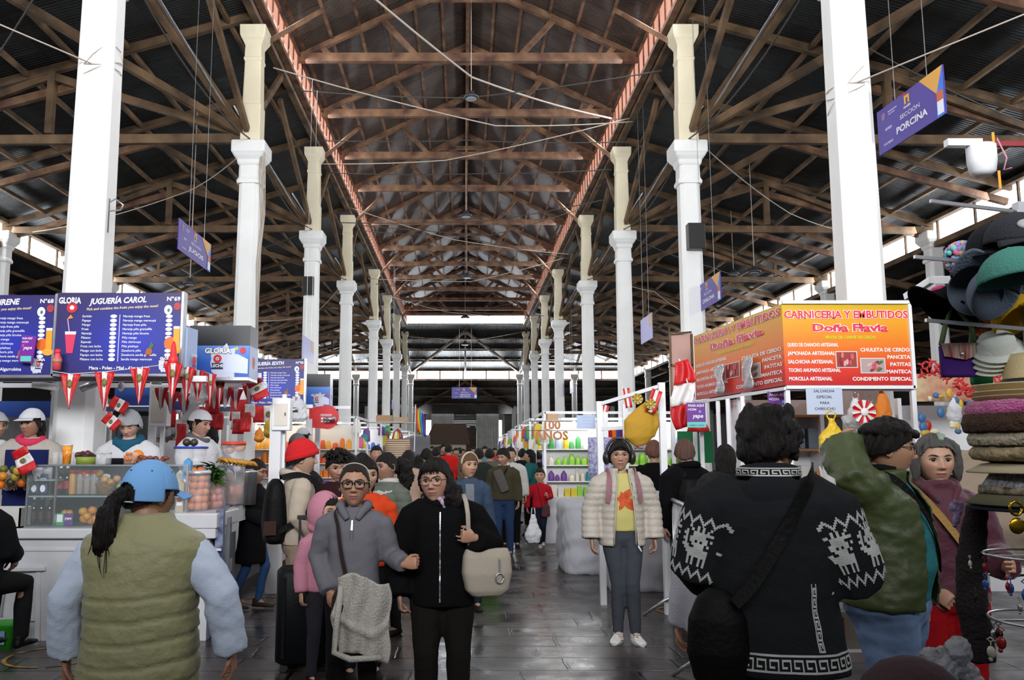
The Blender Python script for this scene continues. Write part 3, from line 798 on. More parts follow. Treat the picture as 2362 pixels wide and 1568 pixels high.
 def top(s, m, name='jacket', hem=.84, infl=.022, sleeve=.006, rows=None, neck=1.40, neckr=.072, flare=0, cols=None, disp=None, keep=None, wr=.005, cuff=.034, th=0, arm_end=1.0, shoulder=1.0, puff=0, waist=1.0, armr=1.0, wsc=2.5, belly=0):
  J = s.J; g = MB(); dw = J['shL'].x-.165
  rows = rows or [(hem, .158*waist+flare, .115+flare*.7, .005), (hem+.04, .160*waist+flare*.8, .118+flare*.6, .005), ((hem+1.16)/2, .150*waist+flare*.4, .108+belly, -.3*belly), (1.16, .152*waist, .112+belly*.6, -.2*belly), (1.26, .165, .112, .005),
      (1.31, .165*shoulder+dw, .098, .010), (1.345, .135*shoulder+dw*.5, .085, .012), (1.38, .088, .072, .014), (neck, neckr, neckr*.95, .012)]
  s.torso(g, rows, infl)
  for q in 'LR':
   a, b, c = J['sh'+q], J['el'+q], J['wr'+q]
   e = b+(c-b)*arm_end
   i = infl+sleeve
   s.limb(g, [V((a.x*.45, a.y, a.z-.045)), V((a.x*.86, a.y, a.z-.022)), a*.8+b*.2, a*.5+b*.5, b, b*.5+e*.5, e], [.030, .046, .050*armr, .049*armr, .044*armr, .041*armr, cuff], infl=i)
  me = fuse(g, s.vox, 4)
  return s._fin(me, name, m, wr, cols, disp, keep, th, wsc=wsc)
 def shoes(s, m, sole=None, h=.06, names='shoe', L=1.0):
  for q in 'LR':
   a = s.J['ank'+q]; yw, pt = s.foot[q]
   g = MB(); prof = [(-.065, .026, .05), (-.05, .036, .062), (0, .036, .072), (.05, .038, .062), (.10, .046, .046), (.15, .046, .036), (.185, .034, .028), (.20, .015, .018)]
   rings = []
   for (u, w_, hh) in prof:
    rings.append([V((w_*math.cos(t), -u*L, max(hh*.5+hh*.5*math.sin(t)*1.05, 0))) for t in [2*math.pi*k/16 for k in range(16)]])
   g.loft(rings)
   g.tube([(0, .015, .04), (0, .02, .10)], [.042, .042], 12)
   me = fuse(g, .007 if s.lod == 0 else .014, 2)
   T = Matrix.Translation(a-V((0, 0, .075))) @ Matrix.Rotation(R(yw), 4, 'Z') @ Matrix.Translation(V((0, -.1, 0))) @ Matrix.Rotation(R(pt), 4, 'X') @ Matrix.Translation(V((0, .1, 0)))
   me.transform(T); me.transform(Matrix.Scale(s.k, 4))
   o = finish(me, names, m, s.root)
   if sole and s.lod < 2:
    g = MB(); rings = []
    for z_ in (-.002, .022):
     rings.append([V((.047*math.sin(t)*(1-.12*math.cos(t)), -.068-.138*math.cos(t)*L*-1*-1, z_)) for t in [2*math.pi*k/20 for k in range(20)]])
    g.loft(rings, sm=False); o2 = g.build('sole', sole, o); o2.data.transform(T); o2.data.transform(Matrix.Scale(s.k, 4))
  return s
 def glasses(s, m, r=.022, rr=.0020, sq=3.2, parent=None, z0=.008, ly=-.099):
  g = MB()
  for q in (-1, 1):
   pts = []
   for k in range(21):
    a = 2*math.pi*k/20; ca, sa = math.cos(a), math.sin(a)
    pts.append((q*.031+r*1.12*abs(ca)**(2/sq)*(1 if ca >= 0 else -1), ly+.0035*abs(ca), z0+r*.86*abs(sa)**(2/sq)*(1 if sa >= 0 else -1)))
   g.tube(pts, rr, 6, cap=False)
   g.tube([(q*(.031+r*1.1), ly+.004, z0+.006), (q*.074, -.06, z0+.008), (q*.082, .01, z0+.006)], rr, 6)
  g.tube([(-.009, ly+.002, z0+.003), (0, ly, z0+.007), (.009, ly+.002, z0+.003)], rr, 6)
  o = g.build('glasses', m, s.root); o.data.transform(s.hm())
  return o
 def strap(s, pts, w_, th, m, name='strap', parent=None):
  """flat band through local points (scaled)"""
  g = MB(); P = [s.S(s.L(V(p))) for p in pts]
  # smooth
  Q = []
  for i in range(len(P)-1):
   for t in range(6):
    t_ = t/6; p0 = P[max(i-1, 0)]; p1 = P[i]; p2 = P[i+1]; p3 = P[min(i+2, len(P)-1)]
    Q.append(.5*((2*p1)+(p2-p0)*t_+(2*p0-5*p1+4*p2-p3)*t_*t_+(3*p1-p0-3*p2+p3)*t_**3))
  Q.append(P[-1]); rings = []
  for i, p in enumerate(Q):
   t = (Q[min(i+1, len(Q)-1)]-Q[max(i-1, 0)]).normalized(); c = V((0, 0, p.z)); out = V((p.x, p.y, 0)); out = out.normalized() if out.length > .01 else V((0, -1, 0))
   sd = t.cross(out)
   sd = sd.normalized() if sd.length > .05 else V((0, 0, 1)); out = sd.cross(t)
   rings.append([p+sd*a*w_/2*s.k+out*b*th/2*s.k for a, b in ((-1, -1), (1, -1), (1, 1), (-1, 1))])
  g.loft(rings, sm=False)
  return g.build(name, m, parent or s.root)
def hairline(front=.055, side=.0, back=-.07, temple=-.01):
 def keep(P):
  x, y, z = P[:, 0], P[:, 1], P[:, 2]
  ang = np.arctan2(y, np.abs(x))     # -pi/2 front, +pi/2 back
  f = np.clip((ang+np.pi/2)/np.pi, 0, 1)
  lim = np.interp(f, [0, .18, .34, .46, .6, 1], [front, front-.004, temple+.03, side-.01, back+.03, back])
  return z > lim
 return keep
def strands(amp=.0035, n=46, seed=0):
 def d(Q, D):
  a = np.arctan2(D[:, 1], D[:, 0]); t = Q[:, 2]
  return amp*(np.sin(a*n+3*np.sin(t*30+seed))*.5+np.sin(a*n*.37+2*np.sin(t*18+seed*2)))+amp*npnoise(Q, 6, seed)
 return d
HAIR = mat('black_hair', (.008, .006, .005), .5, spec=.2, bump=.5, bscale=90, stretch=(6, 6, .6))
HAIRB = mat('dark_brown_hair', (.018, .010, .007), .5, spec=.2, bump=.5, bscale=90, stretch=(6, 6, .6))
HAIRG = mat('greying_hair', (.07, .065, .06), .5, bump=.5, bscale=90, stretch=(6, 6, .6))
def hair_short(P, m=None, front=.058, infl=.016, seed=1, amp=.004, back=-.06, side=.0):
 return P.shell('hair', m or HAIR, infl, hairline(front, side, back), strands(amp, 40, seed), th=.006)
def hair_long(P, m=None, length=.30, front=.06, infl=.014, vol=.02, seed=2, yoff=.02, width=.085, rag=.012):
 """hair shell plus falling mass behind and beside the neck"""
 hair_short(P, m, front, infl, seed, back=-.09, side=-.03)
 g = MB(); rings = []
 for t in np.linspace(0, 1, 9):
  z = .02-t*length; rx = width+vol*math.sin(min(t*2.2, 3.1)); ry = .055+vol*.5-.02*t
  rings.append(ering((0, .045+yoff*t, z), rx*(1-.25*t), ry, 28, 2.2))
 g.loft(rings)
 return P.blob('hair', m or HAIR, g, .010 if P.lod < 2 else .02, 2, lambda co, no: rag*(.35*np.sin(np.arctan2(co[:, 1]-.04, co[:, 0])*14+4*np.sin(co[:, 2]*16+seed))+.5*npnoise(co*np.array([1, 1, .35]), 9, seed)))
from mathutils.bvhtree import BVHTree
def bvh(objs):
 vs = []; fs = []
 for o in (objs if isinstance(objs, (list, tuple)) else [objs]):
  b = len(vs); vs += [v.co.copy() for v in o.data.vertices]; fs += [tuple(i+b for i in p.vertices) for p in o.data.polygons]
 return BVHTree.FromPolygons(vs, fs)
def decal(name, target, rayfn, polys, m, parent, off=.002, seg=3, thick=.0015, maxd=9):
 """polys in (u,v); rayfn(u,v)->(origin, dir) in figure space; wraps the pattern piece onto the garment"""
 T = bvh(target); mb = MB()
 for (u0, u1, v0, v1) in polys:
  idx = []; ok = True
  for j in range(seg+1):
   for i in range(seg+1):
    o, d = rayfn(u0+(u1-u0)*i/seg, v0+(v1-v0)*j/seg); h = T.ray_cast(V(o), V(d).normalized())
    if h[0] is None: ok = False; break
    idx.append(h[0]-V(d).normalized()*off)
   if not ok: break
  ds = [(T.ray_cast(V(rayfn(a_, b_)[0]), V(rayfn(a_, b_)[1]).normalized())[3] or 9) for a_ in (u0, u1) for b_ in (v0, v1)] if ok else [0]
  if ok and max(ds)-min(ds) < .03 and max(ds) < maxd: mb.add(idx, [(j*(seg+1)+i, j*(seg+1)+i+1, (j+1)*(seg+1)+i+1, (j+1)*(seg+1)+i) for j in range(seg) for i in range(seg)])
 if not mb.v: return None
 return mb.build(name, m, parent, th=thick)
def seglines(segs, w_):
 """axis-aligned or diagonal line segments -> small boxes along them (u0,u1,v0,v1)"""
 out = []
 for (a, b, c, d) in segs:
  L = max(abs(c-a), abs(d-b)); n = max(1, int(L/w_/1.2)) if (a != c and b != d) else 1
  for k in range(n):
   x0 = a+(c-a)*k/n; x1 = a+(c-a)*(k+1)/n; y0 = b+(d-b)*k/n; y1 = b+(d-b)*(k+1)/n
   out.append((min(x0, x1)-w_/2, max(x0, x1)+w_/2, min(y0, y1)-w_/2, max(y0, y1)+w_/2))
 return out
def cloth(name, hexcol, rough=.9, bump=.25, bs=220, sheen=0, **k): return mat(name, hexc(hexcol), rough, 0, bump, bs, sheen=sheen, spec=.12, **k)
def at(px, z): return (px-PX)/F*z
def quilt(z0, dz, depth=.010, zt=9):
 def d(co, no):
  t = ((co[:, 2]-z0)/dz) % 1.0
  return depth*(np.sqrt(np.clip(1-(2*t-1)**2, 0, 1))-.8)
 return d
DENIM = cloth('blue_denim', '3b5f96', .8, .3, 260, var=.35, vscale=5)
SKINT = (.36, .19, .115); SKIN2 = (.30, .15, .09); SKIN3 = (.42, .23, .14)
# ---- grey hoodie woman ----
def person_grey():
 p = Person('woman in a grey half-zip hoodie and glasses, a pale cardigan over her bag', at(822, 4.75), 4.75, 1.43, 0, SKINT, 0, hy=4, build=.92)
 p.pose(elR=(-.235, .06, 1.08), wrR=(-.135, -.10, .88), elL=(.235, .04, 1.09), wrL=(.33, -.10, 1.05), hdR=dict(d=(.5, -.3, -.6), palm=(.2, 1, 0)), hdL=dict(d=(.75, -.25, .1), palm=(.1, 1, -.2), curl=1.1),
   kneeR=(-.09, -.05, .46), ankR=(-.095, .02, .075))
 p.body(); gh = cloth('heather_grey_fleece', '67656b', .9, .3, 300)
 j = p.top(gh, 'hoodie', hem=.845, infl=.022, wr=.006, cuff=.034, belly=.004)
 g = MB()
 for q in (-1, 1):
  g.tube([p.L(V((q*.03, -.105, 1.325))), V((q*.062, -.088, 1.375)), V((q*.088, -.03, 1.405)), V((q*.082, .05, 1.41)), V((0, .105, 1.375))], [.020, .027, .032, .036, .040], 12)
 g.ell((0, .085, 1.35), (.10, .055, .055), 16, 10)
 me = fuse(g, .009, 3); me.transform(Matrix.Scale(p.k, 4)); finish(me, 'hood', gh, p.root)
 rf = lambda u, v: (V((u, -.6, v))*p.k, (0, 1, 0))
 decal('zip', [j], rf, [(-.006, .006, 1.26, 1.32)], mat('silver_zip', (.75, .75, .76), .3, 1), p.root, .004)
 decal('zip_placket', [j], rf, [(-.012, -.007, 1.20, 1.33), (.007, .012, 1.20, 1.33)], cloth('dark_grey_seam', '55535a'), p.root, .001)
 decal('shirt_neck', [p.bodyo], rf, [(-.035, .035, 1.325, 1.365)], cloth('dark_maroon_shirt', '3a1f24'), p.root, .010)
 p.trousers(cloth('black_trousers', '131214', .9), .008, hip=1.0); p.shoes(cloth('black_shoe_leather', '0c0c0d', .5, 0))
 hair_short(p, HAIRB, front=.072, infl=.008, seed=3, amp=.0012, back=-.05, side=-.005)
 g = MB(); g.ell((0, .115, .0), (.035, .03, .04)); p.blob('hair', HAIRB, g)
 g = MB(); g.tube([(.078*math.cos(a), -.062+.03*abs(math.cos(a)), .055+.062*math.sin(a)) for a in [math.pi*k/14 for k in range(15)]], .0028, 6)
 o = g.build('headband', mat('pale_headband', (.5, .45, .4), .4), p.root); o.data.transform(p.hm())
 p.glasses(mat('black_glasses_frame', (.01, .01, .01), .25), .0225, .0034, 4)
 # bag strap + small bag + cardigan
 p.strap([(.12, .05, 1.39), (-.10, -.06, 1.395), (-.085, -.135, 1.28), (-.055, -.155, 1.10), (-.01, -.15, .92)], .026, .004, cloth('dark_brown_leather_strap', '2e2422', .6, .1), 'bag_strap')
 b = empty('shoulder_bag', (p.root.location.x-.03, p.root.location.y-.17, .60), 0, 'small dark brown shoulder bag hanging at the hip of the woman in grey', 'bag')
 g = MB(); g.ell((0, 0, .10), (.065, .035, .10)); finish(fuse(g, .008, 2), 'bag_body', cloth('dark_brown_bag_leather', '2a1f1c', .5, .1), b)
 MB().bar((0, -.01, .19), (0, -.01, .225), .022, .012).build('buckle', STEEL, b)
 c = MB()
 def fn(u, v):
  x = (u-.5)*.30*(1-.25*abs(v-.5)); return (x+.012*math.sin(v*9), -.02-.05*math.sin(u*math.pi)-.014*math.sin(u*17+v*3)-.02*math.exp(-((v-.45-.25*math.sin(u*3))/.05)**2)+.02*v, .24-v*.40+.03*math.sin(u*5))
 c.sheet(fn, 40, 30)
 c.tube([(-.11, -.05, .2), (-.13, -.05, 0), (-.14, -.05, -.13), (-.05, -.09, -.155), (.1, -.07, -.15)], .010, 8)
 o = c.build('cardigan', cloth('cream_knit', 'a8a29a', .95, .6, 90), None, loc=(p.root.location.x+.075, p.root.location.y-.17, .60), th=.014)
 tag(o, 'cream knitted cardigan draped over the small dark shoulder bag', 'cardigan')
person_grey()
# ---- black jacket woman ----
def person_black():
 x0, z0 = at(1022, 4.85), 4.85
 p = Person('woman in a black fleece jacket and glasses with a beige bag on her shoulder', x0, z0, 1.475, 0, (.38, .21, .14), 0, hy=-14, hr=-3, build=1.04)
 p.pose(head=(-.045, -.02, -.035), elL=(.315, .03, 1.10), wrL=(.20, -.17, 1.165), elR=(-.285, .02, 1.06), wrR=(-.265, -.06, .80), hdL=dict(d=(-.85, -.35, .12), palm=(0, 1, .1), curl=1.35, side=-1), hdR=dict(d=(.08, -.1, -1), palm=(1, .2, 0), curl=.7),
   kneeL=(.10, .0, .46), kneeR=(-.10, -.03, .46))
 p.body(); fz = mat('black_fuzzy_fleece', (.006, .006, .0065), .95, 0, .6, 180, spec=.05)
 j = p.top(fz, 'jacket', hem=.74, infl=.030, sleeve=.012, wr=.006, cuff=.042, flare=.01)
 rf = lambda u, v: (V((u, -.6, v))*p.k, (0, 1, 0))
 zx = -.012
 decal('zip', [j], rf, [(zx-.0035+.02*(1.3-v)/.6*0, zx+.0035, v, v+.035) for v in [.74+.036*k for k in range(16)]], mat('silver_zip', (.75, .75, .76), .3, 1), p.root, .005)
 g = MB(); g.tube([p.S((.10*math.cos(a), .02+.085*math.sin(a)-.02, 1.375+.012*math.sin(a))) for a in [2*math.pi*k/16 for k in range(17)]], .030*p.k, 10)
 me = fuse(g, .008, 2); finish(me, 'collar', fz, p.root)
 g = MB(); g.tube([p.S((.068*math.cos(a)-.012, .0+.062*math.sin(a), 1.405-.012*math.sin(-a))) for a in [2*math.pi*k/20 for k in range(21)]], .019*p.k, 10); g.tube([p.S(q) for q in ((-.02, -.075, 1.40), (.0, -.10, 1.37), (.02, -.10, 1.33))], [.018, .016, .008], 8)
 sc_ = mat('dark_patterned_scarf', hexc('2b2233'), .7, var=.9, vscale=28, col2=hexc('b99fb0')); finish(fuse(g, .007, 2), 'scarf', sc_, p.root)
 p.trousers(cloth('dark_brown_trousers', '1b1714', .9), .020, hip=1.12); p.shoes(cloth('black_shoe_leather', '0c0c0d'))
 hair_long(p, HAIR, .24, front=.062, infl=.017, vol=.022, seed=5, width=.078)
 g = MB(); g.tube([(.05, -.01, .02), (.095, .0, -.05), (.115, .01, -.13), (.12, .02, -.18)], [.035, .05, .052, .02], 14)
 p.blob('hair', HAIR, g, .008, 2, lambda co, no: .010*npnoise(co, 16, 4))
 g = MB()
 for k in range(9): a = -.05+.0115*k; g.tube([(a*.6, -.06, .112), (a, -.098, .075), (a*1.1+.004*math.sin(k*2), -.099, .045)], [.007, .006, .002], 6)
 o = g.build('hair', HAIR, p.root); o.data.transform(p.hm())
 p.glasses(mat('dark_brown_glasses_frame', (.05, .03, .025), .25), .0245, .0020, 3.0)
 st = cloth('beige_leather', '9c9284', .55, .12, 60)
 b = empty('handbag', (x0+.245, z0-.10, .72), R(15), 'beige shoulder bag with a silver ring charm on the black-jacketed woman', 'bag')
 g = MB(); rings = []
 for z_, a, d_ in ((0, .09, .045), (.03, .12, .06), (.12, .14, .065), (.21, .135, .05), (.25, .12, .03)): rings.append(ering((0, 0, z_), a, d_, 24, 3.2))
 g.loft(rings); finish(fuse(g, .008, 3), 'bag_body', st, b)
 g = MB(); pts = [(-.09, 0, .22), (-.112, -.03, .34), (-.122, -.055, .44), (-.122, -.02, .50), (-.115, .07, .54), (-.09, .16, .50), (-.04, .20, .36), (.03, .08, .22)]
 Q = [];
 g.tube(pts, .013, 8, flat=.35); g.build('strap', st, b)
 g = MB(); g.tube([(.05+.022*math.cos(a), -.075, .10+.026*math.sin(a)) for a in [2*math.pi*k/16 for k in range(17)]], .004, 6); g.bar((.05, -.07, .20), (.05, -.072, .125), .012, .006)
 g.build('ring_charm', STEEL, b)
person_black()
# ---- headphone woman ----
def person_headphones():
 f = Fl(1447, 1478)
 p = Person('woman in a cream puffer jacket, yellow sweatshirt and black headphones walking towards the camera', f.x-.02, f.y, 1.575, 0, (.40, .23, .15), 0, hy=-4, build=.97)
 p.pose(elL=(.265, .03, 1.07), elR=(-.255, .03, 1.07), wrL=(.268, -.02, .835), wrR=(-.262, -.02, .835), head=(-.012, -.015, 0),
   kneeL=(.062, -.07, .47), ankL=(.088, -.02, .075), kneeR=(-.045, -.02, .46), ankR=(-.052, .02, .075), footR=(-20, 0), footL=(6, 0), hdL=dict(d=(.05, -.1, -1), curl=.5), hdR=dict(d=(0, -.12, -1), curl=.4))
 p.body(brow=(.015, .01, .01))
 t = p.top(cloth('pale_yellow_sweatshirt', 'bdb36e', .9, .15), 'sweatshirt', hem=.90, infl=.012, sleeve=-.01, wr=.003, arm_end=.3, neck=1.385, neckr=.06, belly=.012)
 rf = lambda u, v: (V((u, -.6, v))*p.k, (0, 1, 0))
 decal('waistband', [t], rf, [(-.10+.02*k, -.08+.02*k, .895, .935) for k in range(10)], cloth('deeper_yellow_rib', 'c2b54f', .9, .4, 90), p.root, .003)
 fo = mat('orange_print', hexc('cf5524'), .8, var=.4, vscale=25, col2=hexc('a83c14'))
 # flower print: six petals rasterised as small cells
 cells = []; cx, cz = .0, 1.16; st_ = .0075
 pet = [(62, .10, .036), (115, .07, .030), (175, .072, .03), (-12, .075, .028), (-48, .125, .036), (-118, .10, .024)]
 for i in range(-16, 17):
  for j in range(-16, 17):
   u, v = i*st_, j*st_; r = math.hypot(u, v); ins = r < .022
   for (a, L, w_) in pet:
    ca, sa = math.cos(R(a)), math.sin(R(a)); t_ = (u*ca+v*sa)/L; q = -u*sa+v*ca
    if 0 < t_ < 1 and abs(q) < w_*math.sin(math.pi*min(1, t_**.8))*.9: ins = True
   if ins: cells.append((cx+u, cx+u+st_, cz+v, cz+v+st_))
 decal('flower_print', [t], rf, cells, fo, p.root, .0025, seg=1)
 pf = mat('cream_quilted_nylon', hexc('b0a79b'), .55, 0, .25, 60)
 def keepf(co):
  w_ = np.interp(co[:, 2], [.74, .95, 1.15, 1.30, 1.42], [.100, .088, .072, .055, .045])
  return ~((co[:, 1] < -.03) & (abs(co[:, 0]-.008) < w_) & (co[:, 2] < 1.5))
 j = p.top(pf, 'puffer_jacket', hem=.775, infl=.034, sleeve=.006, wr=.003, cuff=.044, neck=1.425, neckr=.072, disp=quilt(.775, .0545, .010), keep=keepf, th=.012, flare=.008, armr=1.05)
 g = MB()
 for q, wl in ((-1, .095), (1, .085)): g.tube([(q*wl, -.155, .80), (q*.085, -.158, 1.0), (q*.068, -.148, 1.2), (q*.052, -.115, 1.33), (q*.05, -.075, 1.41)], .006, 6)
 o = g.build('zip_edge', cloth('pale_zip_tape', 'b5aea2'), p.root); o.data.transform(Matrix.Scale(p.k, 4))
 MB().tube([p.S((.10, -.16, .79)), p.S((.125, -.17, .745))], .006, 6).build('zip_pull', mat('white_zip_pull', (.8, .8, .78), .5), p.root)
 g = MB(); g.ell((0, .165, 1.17), (.13, .07, .20), 20, 14); me = fuse(g, .014, 3); me.transform(Matrix.Scale(p.k, 4))
 pk = cloth('dusty_pink_nylon', '9c6f78', .7)
 b = empty('backpack', tuple(p.root.location), 0, 'dusty pink backpack worn by the woman with headphones', 'backpack'); finish(me, 'bag_body', pk, b)
 for q in (-1, 1):
  p.strap([(q*.10, .14, 1.33), (q*.118, .03, 1.405), (q*.118, -.10, 1.36), (q*.128, -.145, 1.24), (q*.14, -.13, 1.14)], .044, .010, pk, 'backpack_strap', b)
 p.trousers(cloth('grey_leggings', '3f4349', .85), .006, hip=1.02, wr=.004)
 p.shoes(mat('white_leather', (.78, .78, .76), .4, bump=.1), mat('white_sole', (.7, .7, .68), .6))
 for q in 'LR':
  a = p.J['ank'+q]; g = MB(); g.tube([p.S(a+V((0, .015, -.02))), p.S(a+V((0, .02, .035)))], [.046*p.k, .043*p.k], 12)
  for k in range(4): g.bar(p.S(a+V((-.025, -.055-.018*k, -.005-.012*k))), p.S(a+V((.025, -.055-.018*k, -.005-.012*k))), .006, .006)
  g.build('shoe_collar', mat('white_leather'), p.root)
 hair_short(p, HAIR, front=.046, infl=.012, seed=9, amp=.002, back=-.08, side=-.02)
 g = MB()
 for q in (-1, 1): g.tube([(q*.01, -.090, .085), (q*.05, -.088, .060), (q*.078, -.055, .02), (q*.08, -.03, -.02)], [.012, .014, .010, .004], 8)
 o = g.build('hair', HAIR, p.root); o.data.transform(p.hm())
 g = MB(); g.ell((0, .10, -.02), (.05, .04, .07)); p.blob('hair', HAIR, g)
 p.glasses(mat('thin_gold_frame', (.35, .28, .16), .3, .8), .023, .0013, 2.2)
 hp = empty('headphones', tuple(p.root.location), 0, 'large black over-ear headphones on the woman in the cream puffer', 'headphones')
 M = p.hm(); g = MB(); g.tube([(.102*math.cos(a), .012, .02+.122*math.sin(a)) for a in [math.pi*k/16 for k in range(17)]], .011, 10, flat=1.4); o = g.build('band', BLACK, hp); o.data.transform(M)
 for q in (-1, 1):
  g = MB(); g.ell((q*.100, .006, -.01), (.030, .046, .056), 18, 12); o = g.build('ear_cup', BLACK, hp); o.data.transform(M)
person_headphones()
# ---- vest woman, back view ----
def person_vest():
 x0, z0 = at(352, 3.35), 3.35
 p = Person('woman seen from behind in a khaki quilted vest and light blue cap with a ponytail', x0, z0, 1.46, 183, SKIN2, 0, hy=-36, hp=4, build=1.30, head_scale=1.0)
 p.pose(head=(.0, -.03, -.02), shL=(.185, .01, 1.31), shR=(-.185, .01, 1.31), elL=(.315, .04, 1.08), wrL=(.32, -.02, .83), elR=(-.345, .03, 1.09), wrR=(-.385, -.03, .84), hdR=dict(d=(-.15, -.15, -1)))
 p.body(face=True)
 sl = cloth('pale_blue_white_sweatshirt', 'b9c4d6', .9, .2, 160)
 p.top(sl, 'sweatshirt', hem=.86, infl=.010, sleeve=.012, wr=.009, cuff=.044, armr=1.15, wsc=3.2)
 vq = mat('khaki_green_quilted_nylon', hexc('8a8760'), .62, 0, .35, 35, sheen=.15)
 g = MB(); rows = [(.70, .172, .135, .0), (.74, .174, .137, .0), (.95, .166, .130, 0), (1.10, .165, .130, .0), (1.22, .178, .128, .0), (1.30, .186, .115, .005), (1.345, .172, .095, .008), (1.375, .115, .078, .01), (1.41, .072, .068, .0), (1.445, .066, .062, -.005)]
 p.torso(g, rows, .030)
 me = fuse(g, .010, 3)
 def dsp(co, no):
  zz = co[:, 2]+.018*np.sin(co[:, 0]*7+1); d = np.zeros(len(co))
  for zc in (.74, .83, .925, 1.015, 1.105): d -= .013*np.exp(-((zz-zc)/.007)**2)
  d += .008*npnoise(co*np.array([1, 1, 1.6]), 2.2, 11)
  return d
 v = p._fin(me, 'vest', vq, 0, None, dsp)
 for q in ():
  g = MB(); g.tube([p.S((q*(.255+.012*math.cos(a)), .0+.105*math.sin(a), 1.20+.13*math.cos(a))) for a in [2*math.pi*k/20 for k in range(21)]], .006, 6); g.build('armhole_binding', vq, p.root)
 p.trousers(cloth('black_trousers', '131214'), .0, hip=1.0); p.shoes(cloth('black_shoe_leather', '0c0c0d'))
 hair_short(p, HAIR, front=.04, infl=.006, seed=3, amp=.001, back=-.055, side=-.02)
 # ponytail
 g = MB(); Mi = None
 g.tube([(.0, .10, .01), (.004, .14, -.015), (.006, .165, -.07), (.0, .175, -.12), (-.004, .18, -.18), (.0, .175, -.225)], [.024, .030, .036, .040, .032, .010], 16)
 p.blob('ponytail', HAIR, g, .006, 2, lambda co, no: .007*npnoise(co*np.array([1, 1, .3]), 22, 4)+.004*np.sin(np.arctan2(co[:, 1]-.17, co[:, 0])*16))
 g = MB(); rs = random.Random(4)
 for k in range(46):
  a = rs.uniform(-1, 1); b = rs.uniform(.14, .20); L = rs.uniform(.20, .31)
  g.tube([(a*.02, b*.9, -.05), (a*.034, b, -.12), (a*.04+rs.uniform(-.01, .01), b+.005, -.18), (a*.045+rs.uniform(-.018, .018), b, -L+.03), (a*.03+rs.uniform(-.02, .02), b-.01, -L)], [.002, .002, .0016, .0012, .0005], 5)
 o = g.build('hair_strands', HAIR, p.root); o.data.transform(p.hm())
 cap_ = empty('cap', tuple(p.root.location), R(183), 'light blue baseball cap with a strap opening over a black ponytail', 'cap')
 cb = mat('light_blue_brushed_cotton', hexc('6d9fd2'), .85, 0, .2, 260)
 def keep(P):
  x, y, z = P[:, 0], P[:, 1], P[:, 2]
  arch = (y > 0) & ((x/.045)**2+((z-.0)/.045)**2 < 1)
  return (z > np.where(y > 0, -.022, .022*1.0-.03*(y+.09)/.09*0+.0)) & ~arch
 o = p.shell('crown', cb, .019, keep, lambda Q, D: .004*np.clip(Q[:, 2]/.1, 0, 1)-.0018*np.exp(-((np.mod(np.arctan2(D[:, 1], D[:, 0])/np.pi*3+.5, 1)-.5)/.035)**2), th=.003); o.parent = cap_
 g = MB()
 def br(u, v):
  a = -math.pi/2+(u-.5)*2.0; r1 = .095; x = (.092+.0*v)*math.cos(a)*1.0; y = .112*math.sin(a)
  return (x*(1+v*.10), y-.075*v*math.cos((u-.5)*2.4), .020-.020*v+.02*math.cos((u-.5)*3)-.012)
 g.sheet(br, 20, 8); o = g.build('brim', cb, cap_, th=.004); o.data.transform(p.hm())
 g = MB(); g.tube([(.056*math.sin(a), .116-.008*abs(a), -.024) for a in [-.9+.2*k for k in range(10)]], .010, 8, flat=.3); o = g.build('strap', cloth('pale_blue_strap', 'a9bccb'), cap_); o.data.transform(p.hm())
 g = MB()
 for a in (0, 60, 120, 180, 240, 300):
  q = R(a+30); g.ell((.072*math.cos(q), .09*math.sin(q)+.004, .092), (.003, .003, .003), 6, 5)
 g.ell((0, .004, .138), (.009, .009, .004), 10, 6); o = g.build('eyelets', cloth('navy_thread', '26344f'), cap_); o.data.transform(p.hm())
person_vest()
